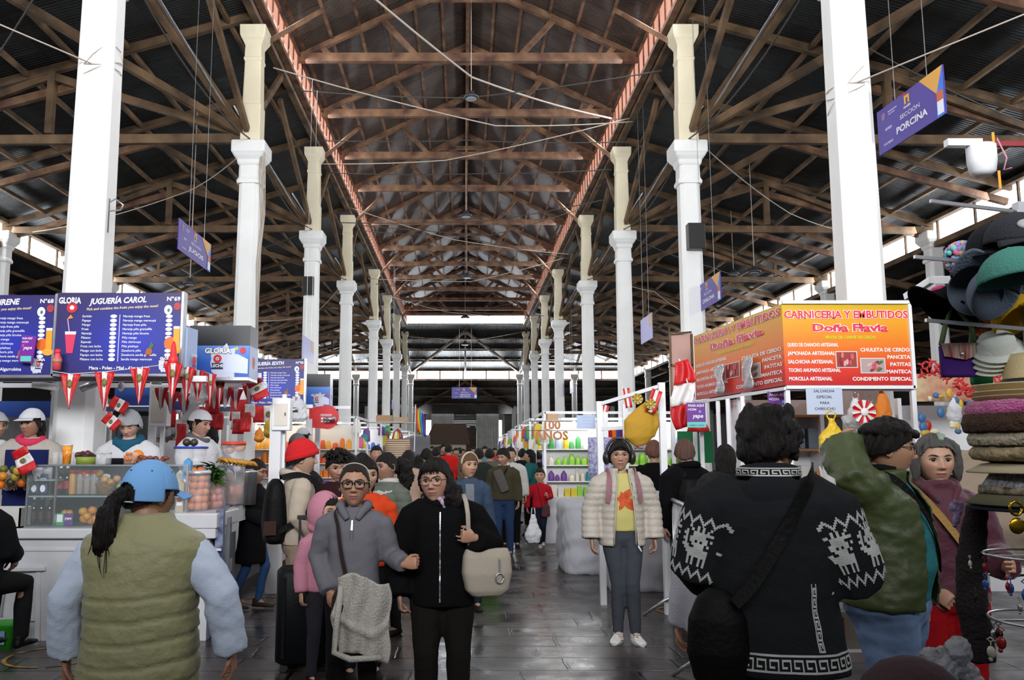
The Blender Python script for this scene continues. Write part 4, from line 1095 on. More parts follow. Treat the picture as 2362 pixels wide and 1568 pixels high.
# ---- Andean sweater, back view ----
KNIT = mat('charcoal_wool_knit', hexc('232427'), .95, 0, .6, 260, spec=.1)
KNITW = mat('off_white_wool', hexc('b9b9b5'), .95, 0, .4, 260)
def person_sweater():
 x0, z0 = at(1762, 3.1), 3.1
 yaw = 168
 p = Person('person seen from behind in a charcoal knitted jacket with white llama and key patterns', x0, z0, 1.65, yaw, SKIN3, 0, hy=-42, hp=6, hr=0, build=1.14, male=True)
 p.pose(head=(-.02, -.03, -.01), elL=(.255, -.02, 1.07), wrL=(.17, -.20, 1.00), elR=(-.265, .02, 1.06), wrR=(-.275, -.22, 1.19), hdR=dict(d=(-.05, -.35, .9), palm=(.9, -.3, .2), curl=.9), hdL=dict(d=(-.5, -.8, .2), palm=(-.3, .3, .8)))
 p.body()
 j = p.top(KNIT, 'knitted_jacket', hem=.735, infl=.034, sleeve=.014, wr=.007, cuff=.040, flare=.022, neck=1.385, neckr=.085, armr=1.12, shoulder=1.02)
 g = MB(); g.tube([p.S((.09*math.cos(a), .01+.085*math.sin(a), 1.405+.016*math.sin(a))) for a in [2*math.pi*k/18 for k in range(19)]], .026, 10); g.ell(p.S((0, .11, 1.33)), (.11, .045, .085), 18, 12)
 col = finish(fuse(g, .009, 3), 'hood', KNIT, p.root)
 cyl = lambda u, v: (V((.9*math.sin(u), .9*math.cos(u), v*p.k)), (-math.sin(u), -math.cos(u), 0))
 # greek key border at the hem
 def key(u0, n, w_, v0, h):
  S = []
  for i in range(n):
   a = u0+i*w_; b = a+w_
   S += [(a, v0, b, v0), (a, v0, a, v0+h*.8), (a, v0+h*.8, a+w_*.66, v0+h*.8), (a+w_*.66, v0+h*.8, a+w_*.66, v0+h*.33), (a+w_*.66, v0+h*.33, a+w_*.33, v0+h*.33), (a, v0+h*1.12, b, v0+h*1.12)]
  return S
 S = key(-1.75, 17, .205, .765, .046)
 cells = []
 for (a, b, c, d) in S: cells.append((min(a, c)-.011, max(a, c)+.011, min(b, d)-.0035, max(b, d)+.0035))
 # drop hits on sleeves by testing only torso: cast on jacket then filter by radius
 decal('key_border', [j], cyl, cells, KNITW, p.root, .0025, seg=4)
 cells = [(min(a, c)-.02, max(a, c)+.02, min(b, d)-.0022, max(b, d)+.0022) for (a, b, c, d) in key(-1.4, 9, .30, 1.400, .022)]
 decal('key_collar', [col], cyl, cells, KNITW, p.root, .0025, seg=3)
 # pocket edge key, right side
 cells = [(min(b, d)*1.0, max(b, d)+.02, min(a, c)-.0035, max(a, c)+.0035) for (a, b, c, d) in key(.83, 6, .035, -.62-.06, .10)]
 decal('pocket_key', [j], cyl, [(-.62-.10+(c0+.68)*.8, -.62-.10+(c1+.68)*.8, a, b) for (c0, c1, a, b) in cells], KNITW, p.root, .003, seg=2)
 # sleeve bands: zigzags and llama figures around the upper arms
 for q in 'LR':
  a, b = p.S(p.L(p.J['sh'+q])), p.S(p.L(p.J['el'+q])); ax = (b-a); L = ax.length; ax.normalize()
  e1 = ax.cross(V((0, 1, 0))).normalized(); e2 = ax.cross(e1)
  def ray(u, v, a=a, ax=ax, e1=e1, e2=e2, L=L):
   c = a+ax*(L*v); d = e1*math.cos(u)+e2*math.sin(u); return (c+d*.16, -d)
  # visible side directions only
  cells = []
  for vz, am in ((.34, .05), (1.02, .05)):
   n = 16
   for k in range(n):
    u0 = -math.pi+2*math.pi*k/n; um = u0+math.pi/n; u1 = u0+2*math.pi/n
    for t in range(4):
     cells.append((u0+(um-u0)*t/4, u0+(um-u0)*(t+1)/4, vz-am+2*am*t/4, vz-am+2*am*t/4+.05)); cells.append((um+(u1-um)*t/4, um+(u1-um)*(t+1)/4, vz+am-2*am*t/4, vz+am-2*am*t/4+.05))
  # figures
  ll = ['..1..1.1..1..', '...1.1.1.1...', '.11111111..1.', '....11111..11', '.1.1111111.1.', '...11.1.11.11', '..1.11111..1.', '....1111..111', '..1111111111.', '..111111111..', '..11111111...', '..1.1..1.1...', '..1.1..1.1...', '..1.1..1.1...']
  for kf in range(5):
   ub = -math.pi+kf*2*math.pi/5
   for r_, row in enumerate(ll):
    for c_, ch in enumerate(row):
     if ch == '1': cells.append((ub+c_*.088, ub+(c_+1)*.088, .44+r_*.036, .44+(r_+1)*.036))
  decal('sleeve_pattern', [j], ray, cells, KNITW, p.root, .0025, seg=1, maxd=.105)
 p.trousers(cloth('black_track_trousers', '0d0d0f', .8), .006, hip=1.0)
 tr = [o for o in p.root.children if o.name.startswith('trousers')][0]
 rr = lambda u, v: (V((-.6, u, v))*p.k, (1, 0, 0))
 decal('white_stripes', [tr], rr, [(.0+.022*k, .008+.022*k, .40+.05*i, .452+.05*i) for k in range(3) for i in range(8)], mat('white_stripe_tape', (.6, .6, .6), .7), p.root, .002, seg=1)
 p.shoes(cloth('black_shoe_leather', '0c0c0d'))
 hair_short(p, HAIR, front=.04, infl=.026, seed=12, amp=.005, back=-.075, side=-.015)
 g = MB(); g.ell((0, .02, .045), (.098, .115, .095), 24, 16); g.ell((0, .065, -.02), (.082, .065, .065), 20, 14)
 rs = random.Random(3)
 for k in range(34):
  a = rs.uniform(-2.6, 2.6)+math.pi/2; zz = rs.uniform(-.06, .10); c = math.sqrt(max(0, 1-(zz/.15)**2))
  g.ell((.090*math.cos(a)*c, .02+.105*math.sin(a)*c, zz+.02), (.020, .018, .030), 8, 6)
 p.blob('hair', HAIR, g, .006, 5, lambda co, no: .005*npnoise(co*np.array([1, 1, .5]), 20, 4), keep=lambda co: ~((co[:, 1] < -.045) & (co[:, 2] < .045)))
 # paper sheet held up in the right hand
 yr = R(yaw); M = Matrix.Rotation(yr, 4, 'Z'); hpt = M @ p.S((-.262, -.27, 1.30))
 o = MB().sheet(lambda u, v: (-.045+.09*u, .01*math.sin(u*3), .16*v-.03-.05*u), 6, 4).build('folded_paper', mat('pale_paper', (.75, .72, .68), .6), None, loc=(x0+hpt.x, z0+hpt.y-.01, hpt.z), th=.003)
 o.rotation_euler = (R(-8), 0, R(35)); tag(o, 'folded sheet of pale paper held up by the person in the charcoal knit', 'paper')
 # black crossbody bag
 b = empty('crossbody_bag', (x0, z0, 0), R(yaw), 'black crossbody bag hanging low on the back of the charcoal knit jacket', 'bag')
 g = MB(); rings = []
 for z_, a_, d_ in ((.70, .05, .03), (.73, .10, .055), (.82, .125, .07), (.93, .115, .065), (1.0, .08, .045), (1.03, .04, .02)): rings.append(ering((.205, .145, z_), a_*.85, d_, 24, 2.4))
 g.loft(rings); me = fuse(g, .010, 3); finish(me, 'bag_body', cloth('black_nylon', '0b0b0c', .6, .2, 60), b)
 st = [(-.15, .02, 1.425), (-.115, .14, 1.375), (-.01, .19, 1.20), (.085, .205, 1.05), (.15, .21, .98)]
 p.strap(st, .042, .006, cloth('black_nylon', '0b0b0c'), 'strap', b)
person_sweater()
# ---- green jacket man ----
def person_green():
 x0, z0 = at(2022, 3.75), 3.75
 p = Person('man in glasses and an olive green jacket over a teal sweatshirt, hand behind his head', x0, z0, 1.625, 48, (.40, .22, .13), 0, hy=24, hp=5, build=1.2, male=True)
 p.pose(head=(.0, -.035, 0), elR=(-.225, .05, 1.385), wrR=(-.12, .13, 1.54), shR=(-.175, .01, 1.35), elL=(.26, .03, 1.08), wrL=(.25, -.05, .86), hdR=dict(d=(.95, .1, .15), palm=(0, -1, 0), curl=.5),
   kneeR=(-.10, -.04, .46), kneeL=(.10, .03, .46))
 p.body()
 t = p.top(cloth('teal_sweatshirt', '2c7479', .9, .2, 200), 'sweatshirt', hem=.875, infl=.018, sleeve=-.008, wr=.005, arm_end=.35, neck=1.395, neckr=.066, belly=.03)
 gj = mat('olive_green_nylon', hexc('46502c'), .48, 0, .3, 18, var=.15, vscale=4)
 def keepf(co):
  w_ = np.interp(co[:, 2], [.80, 1.0, 1.2, 1.32, 1.42], [.125, .105, .075, .055, .05])
  return ~((co[:, 1] < -.04) & (abs(co[:, 0]-.01) < w_) & (co[:, 2] < 1.46))
 j = p.top(gj, 'jacket', hem=.855, infl=.040, sleeve=.014, wr=.010, cuff=.040, neck=1.43, neckr=.082, keep=keepf, th=.006, flare=.018, armr=.95, wsc=3, belly=.02)
 g = MB()
 for q in (-1, 1): g.tube([p.S((q*.052, -.07, 1.43)), p.S((q*.085, -.03, 1.44)), p.S((q*.082, .05, 1.44)), p.S((0, .10, 1.43))], .014, 8)
 g.build('collar', cloth('black_collar_lining', '111313', .8), p.root)
 p.strap([(-.12, .07, 1.42), (-.115, -.07, 1.40), (-.04, -.165, 1.27), (.06, -.19, 1.12), (.14, -.17, 1.0)], .03, .005, cloth('black_nylon', '0b0b0c'), 'bag_strap')
 p.trousers(cloth('washed_blue_jeans', '7f97bd', .8, .3, 260, var=.4, vscale=4), .026, hip=1.10, wr=.010); p.shoes(cloth('black_shoe_leather', '0c0c0d'))
 hair_short(p, HAIR, front=.055, infl=.020, seed=14, amp=.006, back=-.055, side=.0)
 g = MB(); rs = random.Random(8)
 for k in range(40):
  a = rs.uniform(0, 6.28); r = rs.uniform(0, 1)**.5; g.ell((.082*r*math.cos(a), .0+.10*r*math.sin(a), .125-.06*r*r), (.022, .024, .02), 8, 6)
 g.ell((0, .01, .07), (.088, .105, .055), 20, 12)
 p.blob('hair', HAIR, g, .006, 2, lambda co, no: .004*npnoise(co, 22, 4), keep=lambda co: ~((co[:, 1] < -.02) & (co[:, 2] < .055)))
 p.glasses(mat('black_glasses_frame', (.01, .01, .01), .25), .0225, .0017, 2.8)
person_green()
# ---- maroon woman ----
def person_maroon():
 x0, z0 = at(2142, 4.2), 4.2
 p = Person('woman with greying bobbed hair in a maroon velour jacket and red trousers', x0, z0, 1.565, -6, (.46, .27, .18), 0, hy=-4, hp=0, build=1.08)
 p.pose(elR=(-.235, .05, 1.08), wrR=(-.09, -.12, .90), elL=(.25, .0, 1.08), wrL=(.22, -.18, 1.02), hdR=dict(d=(.5, -.5, -.5), palm=(.2, .9, 0), curl=.9), hdL=dict(d=(0, -.9, .2)))
 p.body(lip=(.35, .08, .09))
 mv = mat('maroon_velour', hexc('4a0f25'), .7, 0, .35, 30, sheen=.3)
 p.top(mv, 'jacket', hem=.83, infl=.030, sleeve=.008, wr=.009, cuff=.040, neck=1.43, neckr=.075, flare=.012, wsc=3)
 g = MB()
 for q in (-1, 1): g.tube([p.S((q*.03, -.115, 1.32)), p.S((q*.07, -.085, 1.385)), p.S((q*.09, -.0, 1.43)), p.S((q*.06, .08, 1.44)), p.S((0, .1, 1.43))], [.016, .024, .028, .03, .03], 10)
 finish(fuse(g, .009, 3), 'collar', mv, p.root)
 p.strap([(-.13, .03, 1.42), (-.12, -.09, 1.37), (-.05, -.155, 1.26), (.03, -.165, 1.14), (.08, -.16, 1.06)], .034, .005, cloth('tan_webbing', 'a5824a', .7), 'bag_strap')
 p.trousers(cloth('red_trousers', 'a0141a', .85), .026, hip=1.12, flare=.03, wr=.010); p.shoes(cloth('black_shoe_leather', '0c0c0d'))
 hair_short(p, HAIRG, front=.070, infl=.016, seed=15, amp=.003, back=-.085, side=-.03)
 g = MB()
 for q in (-1, 1): g.tube([(q*.035, -.035, .11), (q*.082, -.03, .07), (q*.094, -.02, .0), (q*.088, -.015, -.06), (q*.096, -.02, -.09)], [.016, .022, .024, .022, .006], 12)
 g.tube([(0, .06, .06), (0, .10, 0), (0, .09, -.08)], [.07, .075, .05], 14)
 p.blob('hair', HAIRG, g, .008, 2, lambda co, no: .005*npnoise(co*np.array([1, 1, .4]), 20, 6))
 g = MB(); g.tube([(.01, -.070, .100), (.02, -.045, .122), (.025, .0, .132)], [.010, .018, .012], 10, flat=.6); o = g.build('hair_streak', mat('pale_green_grey_streak', hexc('7f9080'), .6), p.root); o.data.transform(p.hm())
 for q in (-1, 1):
  g = MB(); g.ell((q*.082, -.005, -.045), (.004, .004, .006), 8, 6); o = g.build('earring', STEEL, p.root); o.data.transform(p.hm())
 g = MB(); g.tube([p.S((-.135+.03*t, -.085-.015*t, .95-.02*t)) for t in (0, 1)], .043, 12); g.build('wrist_band', cloth('black_nylon', '0b0b0c'), p.root)
person_maroon()
def hgt(crown, z): return Wp(PX, crown, z).z
def simple(label, px, z, crown, yaw, topc, legc, tone=SKINT, lod=1, hair='short', build=.98, hem=.84, topname='jacket', infl=.022, hy=0, hp=0, male=False, pose=None, shoec='15130f', shut=False, longcoat=False, haircol=None, face=True, lean=0, seed=1, z0=0, hs=1.0, vest=None, armr=1.0, arm_end=1.0, bumpy=None, hood=None, legs=True):
 h = hgt(crown, z)-z0
 p = Person(label, at(px, z), z, h, yaw, tone, lod, hy=hy, hp=hp, build=build, male=male, lean=lean, z=z0, head_scale=hs)
 if pose: p.pose(**pose)
 p.body(face=face, shut=shut)
 p.topo = p.top(cloth('cloth_'+topc, topc, .9, .25, 90) if isinstance(topc, str) else topc, topname, hem=hem, infl=infl, wr=.006, flare=.03 if longcoat else .004, armr=armr, arm_end=arm_end, disp=bumpy)
 if legs: p.trousers(cloth('cloth_'+legc, legc, .9, .25, 90) if isinstance(legc, str) else legc, .010 if not longcoat else .0); p.shoes(cloth('shoe_'+shoec, shoec, .6))
 if vest:
  g = MB(); p.torso(g, [(hem-.01, .162, .12, .005), (1.15, .156, .115, .0), (1.28, .15, .112, .005), (1.34, .12, .09, .01), (1.38, .09, .075, .01)], infl+.008)
  p.vesto = finish(fuse(g, p.vox, 3), vest[0], vest[1], p.root)
 hm = haircol or HAIR
 if hair == 'short': hair_short(p, hm, .055, .016, seed)
 elif hair == 'long': hair_long(p, hm, .26, .052, .014, .012, seed)
 elif hair == 'tied':
  hair_short(p, hm, .052, .008, seed, .002); g = MB(); g.ell((0, .12, .02), (.035, .03, .035)); p.blob('hair', hm, g, .012, 2)
 elif hair == 'bob':
  hair_long(p, hm, .15, .052, .014, .012, seed)
 elif hair == 'net':
  hair_short(p, hm, .050, .010, seed, .001)
  p.shell('hair_net', mat('white_hair_net', (.70, .72, .74), .6, alpha=.62, bump=.8, bscale=160), .030, hairline(.045, -.01, -.07, -.0), lambda Q, D: .004*npnoise(Q, 10, 4)+.003*np.sin(np.arctan2(D[:, 1], D[:, 0])*26), th=.001)
 elif hair == 'none': pass
 if hood:
  g = MB(); g.tube([p.L(V((q*.085*math.sin(a), .03-.095*math.cos(a)*1.0+.01, 1.40-.02*math.cos(a)))) for q in (1,) for a in [2*math.pi*k/14 for k in range(15)]], .034, 10)
  me = fuse(g, .012, 2); me.transform(Matrix.Scale(p.k, 4)); finish(me, 'hood', hood, p.root)
 return p
WCOAT = cloth('white_cotton_coat', 'c9c9cc', .9, .25, 60)
def white_cap(p, col=None, brim=True, name='cap', infl=.020, label='white cloth cap', tall=.0):
 m = col or cloth('white_cotton_cap', 'cfcfd4', .9, .2, 60)
 c = empty('cap', tuple(p.root.location), p.root.rotation_euler.z, label, 'cap')
 o = p.shell('crown', m, infl, lambda P: P[:, 2] > .030+.02*(P[:, 1] < 0), lambda Q, D: .010*np.clip(Q[:, 2]/.1, 0, 1)+.004*npnoise(Q, 7, 5), th=.003); o.parent = c
 if brim:
  g = MB(); g.sheet(lambda u, v: ((.092*math.cos(-math.pi/2+(u-.5)*2)*(1+v*.1)), .112*math.sin(-math.pi/2+(u-.5)*2)-.065*v*math.cos((u-.5)*2.4), .050-.018*v), 16, 6)
  o = g.build('brim', m, c, th=.004); o.data.transform(p.hm())
# ---- people walking in the middle distance ----
p = simple('young man in a red beanie and beige hoodie with a black backpack, standing side on', 697, 6.45, 1022, 108, 'b0a392', '8d7a69', (.42, .26, .18), 0, 'short', .95, .86, 'hoodie', .024, hy=-8, male=True, hood=cloth('cloth_b0a392', 'b0a392'),
   pose=dict(elR=(-.215, .05, 1.08), wrR=(-.17, -.13, .92), elL=(.22, .03, 1.08), wrL=(.17, -.15, .93), hdR=dict(d=(.2, -.4, -.8))))
c = empty('beanie', tuple(p.root.location), p.root.rotation_euler.z, 'bright red knitted beanie on the young man with the backpack', 'hat')
rb = mat('bright_red_knit', hexc('c8141a'), .9, 0, .5, 160)
o = p.shell('crown', rb, .026, lambda P: P[:, 2] > np.interp(P[:, 1], [-.1, .1], [.040, -.02]), lambda Q, D: .010*np.clip(Q[:, 2]/.1, 0, 1)+.002*np.sin(np.arctan2(D[:, 1], D[:, 0])*40), th=.004); o.parent = c
g = MB(); g.loft([[V(((.1+e_)*math.cos(a), (.119+e_)*math.sin(a)+.004, zz-.030*math.sin(a))) for a in [2*math.pi*k/28 for k in range(28)]] for e_, zz in ((-.001, .005), (.004, .008), (.004, .042), (-.001, .045))]); o = g.build('cuff', rb, c); o.data.transform(p.hm())
b = empty('backpack', tuple(p.root.location), p.root.rotation_euler.z, 'large black backpack hanging low on the young man in the beige hoodie', 'backpack')
bk = cloth('black_nylon', '0b0b0c', .6, .2, 60)
g = MB(); rings = []
for z_, a_, d_ in ((.90, .10, .06), (.93, .14, .10), (1.05, .15, .12), (1.25, .14, .10), (1.36, .11, .07), (1.40, .05, .03)): rings.append([v*p.k for v in ering((0, .19, z_-.03), a_, d_*.85, 24, 2.8)])
g.loft(rings); me = fuse(g, .010, 3); finish(me, 'bag_body', bk, b)
g = MB(); g.box(V((-.16, .24, 1.0))*p.k, (.012, .09, .10)); g.build('leather_patch', cloth('brown_patch', '3a2622', .7), b)
for q in (-1, 1): p.strap([(q*.09, .15, 1.38), (q*.125, .02, 1.40), (q*.13, -.11, 1.33), (q*.16, -.10, 1.18), (q*.185, .03, 1.06), (q*.14, .17, .97)], .045, .012, bk, 'shoulder_strap', b)
# suitcase
cs = cloth('black_suitcase_shell', '101114', .5, .1, 30); sx = at(728, 6.2)
s_ = empty('suitcase', (sx, 6.15, 0), R(12), 'tall black wheeled suitcase standing beside the young man in beige', 'suitcase')
m = MB(); m.loft([ering((0, 0, z_), a_, d_, 24, 5) for z_, a_, d_ in ((.05, .20, .12), (.07, .23, .14), (.66, .23, .14), (.69, .20, .12))]); m.build('shell', cs, s_)
for k in range(5): MB().bx(-.19+.09*k, -.17+.09*k, -.15, -.138, .10, .64).build('rib', cs, s_) if k in (0, 4) else None
for q in (-1, 1):
 for r_ in (-1, 1): MB().lathe([(.028, -.012), (.028, .012)], (q*.17, r_*.09, .03), 12, rot=Matrix.Rotation(R(90), 3, 'X')).build('wheel', BLACK, s_)
m = MB(); m.bar((-.08, .06, .68), (-.08, .06, 1.02), .016); m.bar((.08, .06, .68), (.08, .06, 1.02), .016); m.bar((-.10, .06, 1.03), (.10, .06, 1.03), .03, .025); m.build('handle', BLACK, s_)
m = MB(); m.bx(.19, .215, -.147, -.142, .42, .45); m.build('badge', STEEL, s_)
# black coat person with glasses
p = simple('person in a long black coat and glasses standing side on by the counter', 592, 8.35, 1060, 82, '0d0e10', '31507c', (.36, .2, .13), 0, 'tied', .98, .52, 'long_coat', .034, hy=6, hp=10, longcoat=True,
   pose=dict(elL=(.22, -.03, 1.09), wrL=(.12, -.22, 1.02), elR=(-.22, .0, 1.09), wrR=(-.14, -.2, 1.0), kneeL=(.08, -.14, .47), ankL=(.08, -.06, .09), kneeR=(-.08, .03, .46), ankR=(-.08, .18, .09)), shoec='3a2c20')
p.glasses(mat('black_glasses_frame', (.01, .01, .01), .25))
# man drinking
p = simple('young man with tousled dark hair drinking from a patterned cup through a straw', 782, 6.8, 1042, 10, '2c1517', '141416', (.36, .2, .13), 0, 'short', .96, .84, 'jacket', .026, hy=8, hp=16, male=True,
   pose=dict(elL=(.22, -.02, 1.10), wrL=(.10, -.24, 1.16), elR=(-.22, -.02, 1.09), wrR=(-.06, -.24, 1.10), hdL=dict(d=(-.5, -.4, .6), palm=(-.5, .3, 0), curl=1.0), hdR=dict(d=(.7, -.5, .3), palm=(.3, .6, .5), curl=.9)))
g = MB(); rs = random.Random(2)
for k in range(60):
 a = rs.uniform(0, 6.28); r = rs.uniform(0, 1)**.5; b0 = V((.085*r*math.cos(a), .1*r*math.sin(a), .125-.05*r*r)); g.tube([b0, b0+V((b0.x*.2, b0.y*.2-.01, .02)), b0+V((b0.x*.5, b0.y*.5-.02, .0))], [.012, .010, .002], 6)
o = g.build('hair', HAIR, p.root); o.data.transform(p.hm())
q = p.root.location; cx, cy = q.x+.05*p.k, q.y-.30*p.k
c = empty('drink_cup', (cx+.03, cy, 1.18*p.k), 0, 'orange patterned cup of juice with a straw held by the young man drinking', 'cup')
MB().lathe([(.030, -.06), (.042, .07), (.044, .075)], n=20).build('cup_body', mat('orange_patterned_cup', hexc('e08a2a'), .5, var=.8, vscale=30, col2=hexc('c22a1c')), c)
MB().lathe([(.045, .075), (.044, .088), (.036, .09)], n=20).build('lid', plain((.8, .7, .3)), c); MB().tube([(0, 0, .085), (.004, .02, .13)], .0035, 6).build('straw', plain((.8, .8, .8)), c)
# orange jacket woman, smiling
p = simple('smiling woman in an orange-red jacket standing behind the woman in grey', 846, 5.9, 1058, 14, 'c4401c', '1a1a1c', (.40, .23, .15), 0, 'bob', 1.02, .84, 'jacket', .028, hy=12, hp=2, bumpy=quilt(.8, .09, .006), pose=dict(head=(-.01, -.03, .0)))
# grey green puffer girl with curly ponytail
p = simple('girl with a thick curly ponytail in a grey-green puffer jacket', 896, 7.25, 1046, -38, '5d6259', '1a1a1c', (.28, .15, .10), 0, 'tied', .95, .72, 'puffer_jacket', .034, hy=-12, hp=2, bumpy=quilt(.8, .07, .009))
g = MB(); g.tube([(.01, .10, .05), (.02, .16, .02), (.02, .18, -.07), (.02, .17, -.15), (.01, .15, -.21)], [.04, .06, .068, .055, .02], 16)
p.blob('ponytail', HAIR, g, .010, 1, lambda co, no: .016*npnoise(co, 17, 4))
p.top(cloth('pale_fleece', 'b5b3ac'), 'collar', hem=1.30, infl=.024, arm_end=.02, neck=1.435, neckr=.075, armr=.2, wr=.002)
# pink hood child
p = simple('child with a pink fleece hood up looking to the side', 757, 5.75, 1140, 32, 'b5798a', '2a2a30', (.42, .24, .16), 0, 'short', .95, .84, 'hooded_fleece', .024, hy=14, hs=.97)
g = MB(); g.ell((0, .02, .0), (.112, .125, .145), 24, 18); g.ell((0, .05, -.09), (.10, .09, .06), 20, 12)
p.blob('hood', cloth('cloth_b5798a', 'b5798a'), g, .008, 3, keep=lambda co: ~((co[:, 1] < -.02) & ((co[:, 0]/.078)**2+((co[:, 2]+.01)/.105)**2 < 1)), th=.008)
# child in red
p = simple('child in a red hooded top half hidden behind the young man with the suitcase', 722, 7.3, 1092, 150, 'b5181c', '1a1a22', SKINT, 1, 'short', .95, .84)
# denim woman
p = simple('woman with a pale headband and an open denim jacket over a grey top', 1080, 8.3, 1046, 8, cloth('denim_jacket_cloth', '3c4a5e', .9, .3, 90, var=.3, vscale=6), '20242c', (.42, .24, .15), 0, 'long', .98, .84, 'denim_jacket', .026, hy=18, haircol=mat('light_brown_hair', (.10, .05, .025), .5, bump=.5, bscale=90, stretch=(6, 6, .6)))
rf = lambda u, v: (V((u, -.6, v))*p.k, (0, 1, 0))
decal('grey_top', [p.topo], rf, [(-.045+.018*i, -.027+.018*i, .86+.06*j, .92+.06*j) for i in range(5) for j in range(8)], cloth('grey_jersey', '6d7078'), p.root, .003, seg=1)
g = MB(); g.tube([(.085*math.cos(a), -.030, .02+.105*math.sin(a)) for a in [math.pi*k/14 for k in range(15)]], .010, 8, flat=.6); o = g.build('headband', cloth('cream_headband', 'b9a88a'), p.root); o.data.transform(p.hm())
# olive man with crossbody bag
f = Fl(1160, 1282)
p = simple('man in a dark olive sweater and jeans with a grey pouch on his chest', 1160, f.y, 1036, -8, '3b3527', cloth('dark_blue_jeans', '22334f'), (.34, .19, .12), 0, 'short', 1.06, .86, 'sweater', .022, hy=-26, hp=10, male=True,
   pose=dict(kneeL=(.09, -.0, .46), ankL=(.10, .05, .075), kneeR=(-.08, -.06, .47), ankR=(-.10, -.05, .075), elR=(-.23, .05, 1.08), wrR=(-.245, -.10, .88)), shoec='1d2433')
b = empty('pouch', tuple(p.root.location), p.root.rotation_euler.z, 'grey crossbody pouch worn across the chest of the man in olive', 'bag')
M = Matrix.Translation(V((-.02, -.165, 1.17))*p.k) @ Matrix.Rotation(R(-22), 4, 'Y')
m = MB(); m.loft([ering((0, 0, z_), a_, .03, 20, 4) for z_, a_ in ((-.17, .05), (-.15, .07), (.13, .07), (.16, .05))]); o = m.build('bag_body', cloth('grey_nylon', '4d4a45', .7), b); o.data.transform(M)
m = MB(); m.bx(-.06, .06, -.034, -.030, -.02, 0); o = m.build('zip', BLACK, b); o.data.transform(M)
p.strap([(.10, .02, 1.40), (.06, -.12, 1.34), (.01, -.16, 1.24)], .03, .004, bk, 'strap', b)
# short woman in red
f = Fl(1244, 1262)
p = simple('short woman in a red jacket and dark trousers with a long strap bag, walking', 1243, f.y, 1080, -4, cloth('crimson_jacket_cloth', '9b1420'), '171a2b', (.40, .22, .14), 0, 'tied', 1.0, .86, 'jacket', .022, hy=-6,
   pose=dict(kneeL=(.06, -.10, .47), ankL=(.05, .05, .12), kneeR=(-.05, -.02, .46), ankR=(-.01, -.04, .075), elL=(.23, .0, 1.09), wrL=(.16, -.22, 1.12), hdL=dict(d=(-.2, -.4, .8), curl=1.2), elR=(-.28, .03, 1.08), wrR=(-.29, -.06, .86)), shoec='b0a8a0')
p.strap([(-.09, .05, 1.40), (-.05, -.14, 1.30), (.0, -.16, 1.05), (.07, -.16, .80)], .012, .004, bk, 'bag_strap')
b = empty('pouch', (p.root.location.x+.07, f.y-.17, .50), 0, 'small patterned pouch hanging at the hip of the short woman in red', 'bag')
m = MB(); m.loft([ering((0, 0, z_), a_, .03, 16, 3) for z_, a_ in ((-.02, .05), (0, .07), (.15, .065), (.17, .05))]); m.build('bag_body', mat('dark_floral_cloth', hexc('5a1a22'), .8, var=.8, vscale=30, col2=hexc('15131c')), b)
m = MB(); m.bar((0, 0, .16), (-.01, 0, .26), .01, .004); m.build('strap', bk, b)
# man in navy, walking away
f = Fl(1300, 1243)
p = simple('tall man in a navy hooded jacket and black trousers walking away', 1298, f.y, 1010, 176, '131c2b', '0e0e10', SKINT, 0, 'short', 1.12, .74, 'jacket', .034, male=True, hood=cloth('cloth_131c2b', '131c2b'),
   pose=dict(kneeL=(.08, .06, .46), ankL=(.08, .10, .075), kneeR=(-.11, -.06, .48), ankR=(-.13, .10, .16), footR=(0, 35)), shoec='1a1a1a')
# people at the right stalls
p = simple('man with cropped reddish hair in a black hoodie and backpack, seen from behind', 1577, 8.0, 1016, 195, '08080a', '121214', (.50, .28, .2), 0, 'short', 1.05, .74, 'hoodie', .034, hy=-30, male=True, haircol=mat('cropped_brown_hair', (.09, .045, .03), .7, bump=.5, bscale=200), hood=cloth('cloth_08080a', '08080a'))
b = empty('backpack', tuple(p.root.location), p.root.rotation_euler.z, 'black backpack on the man with cropped hair near the barrier', 'backpack')
g = MB(); g.loft([[v*p.k for v in ering((.05, .20, z_), a_, d_, 24, 2.8)] for z_, a_, d_ in ((.88, .10, .06), (.93, .14, .10), (1.15, .14, .10), (1.28, .10, .06))]); finish(fuse(g, .012, 3), 'bag_body', bk, b)
for q in (-1, 1): p.strap([(q*.09, .15, 1.30), (q*.125, .02, 1.40), (q*.13, -.11, 1.33), (q*.17, -.09, 1.12)], .045, .010, bk, 'shoulder_strap', b)
simple('man in a black jacket standing behind the yellow cloth bag', 1504, 9.6, 1018, 170, '0b0b0d', '121214', (.42, .22, .15), 1, 'short', 1.0, .8, male=True, haircol=mat('reddish_brown_hair', (.12, .045, .025), .7))
simple('dark-haired customer in a dark jacket leaning at the butcher counter', 1668, 7.9, 1028, 165, '15171c', '121214', SKINT, 1, 'bob', .96, .8)
simple('shopper in a pale grey top standing close behind the knitted jacket', 1640, 3.95, 1098, 150, 'b4b2ba', '8b857c', SKINT, 1, 'short', .90, .8, pose=dict(elL=(.20, -.02, 1.08)))
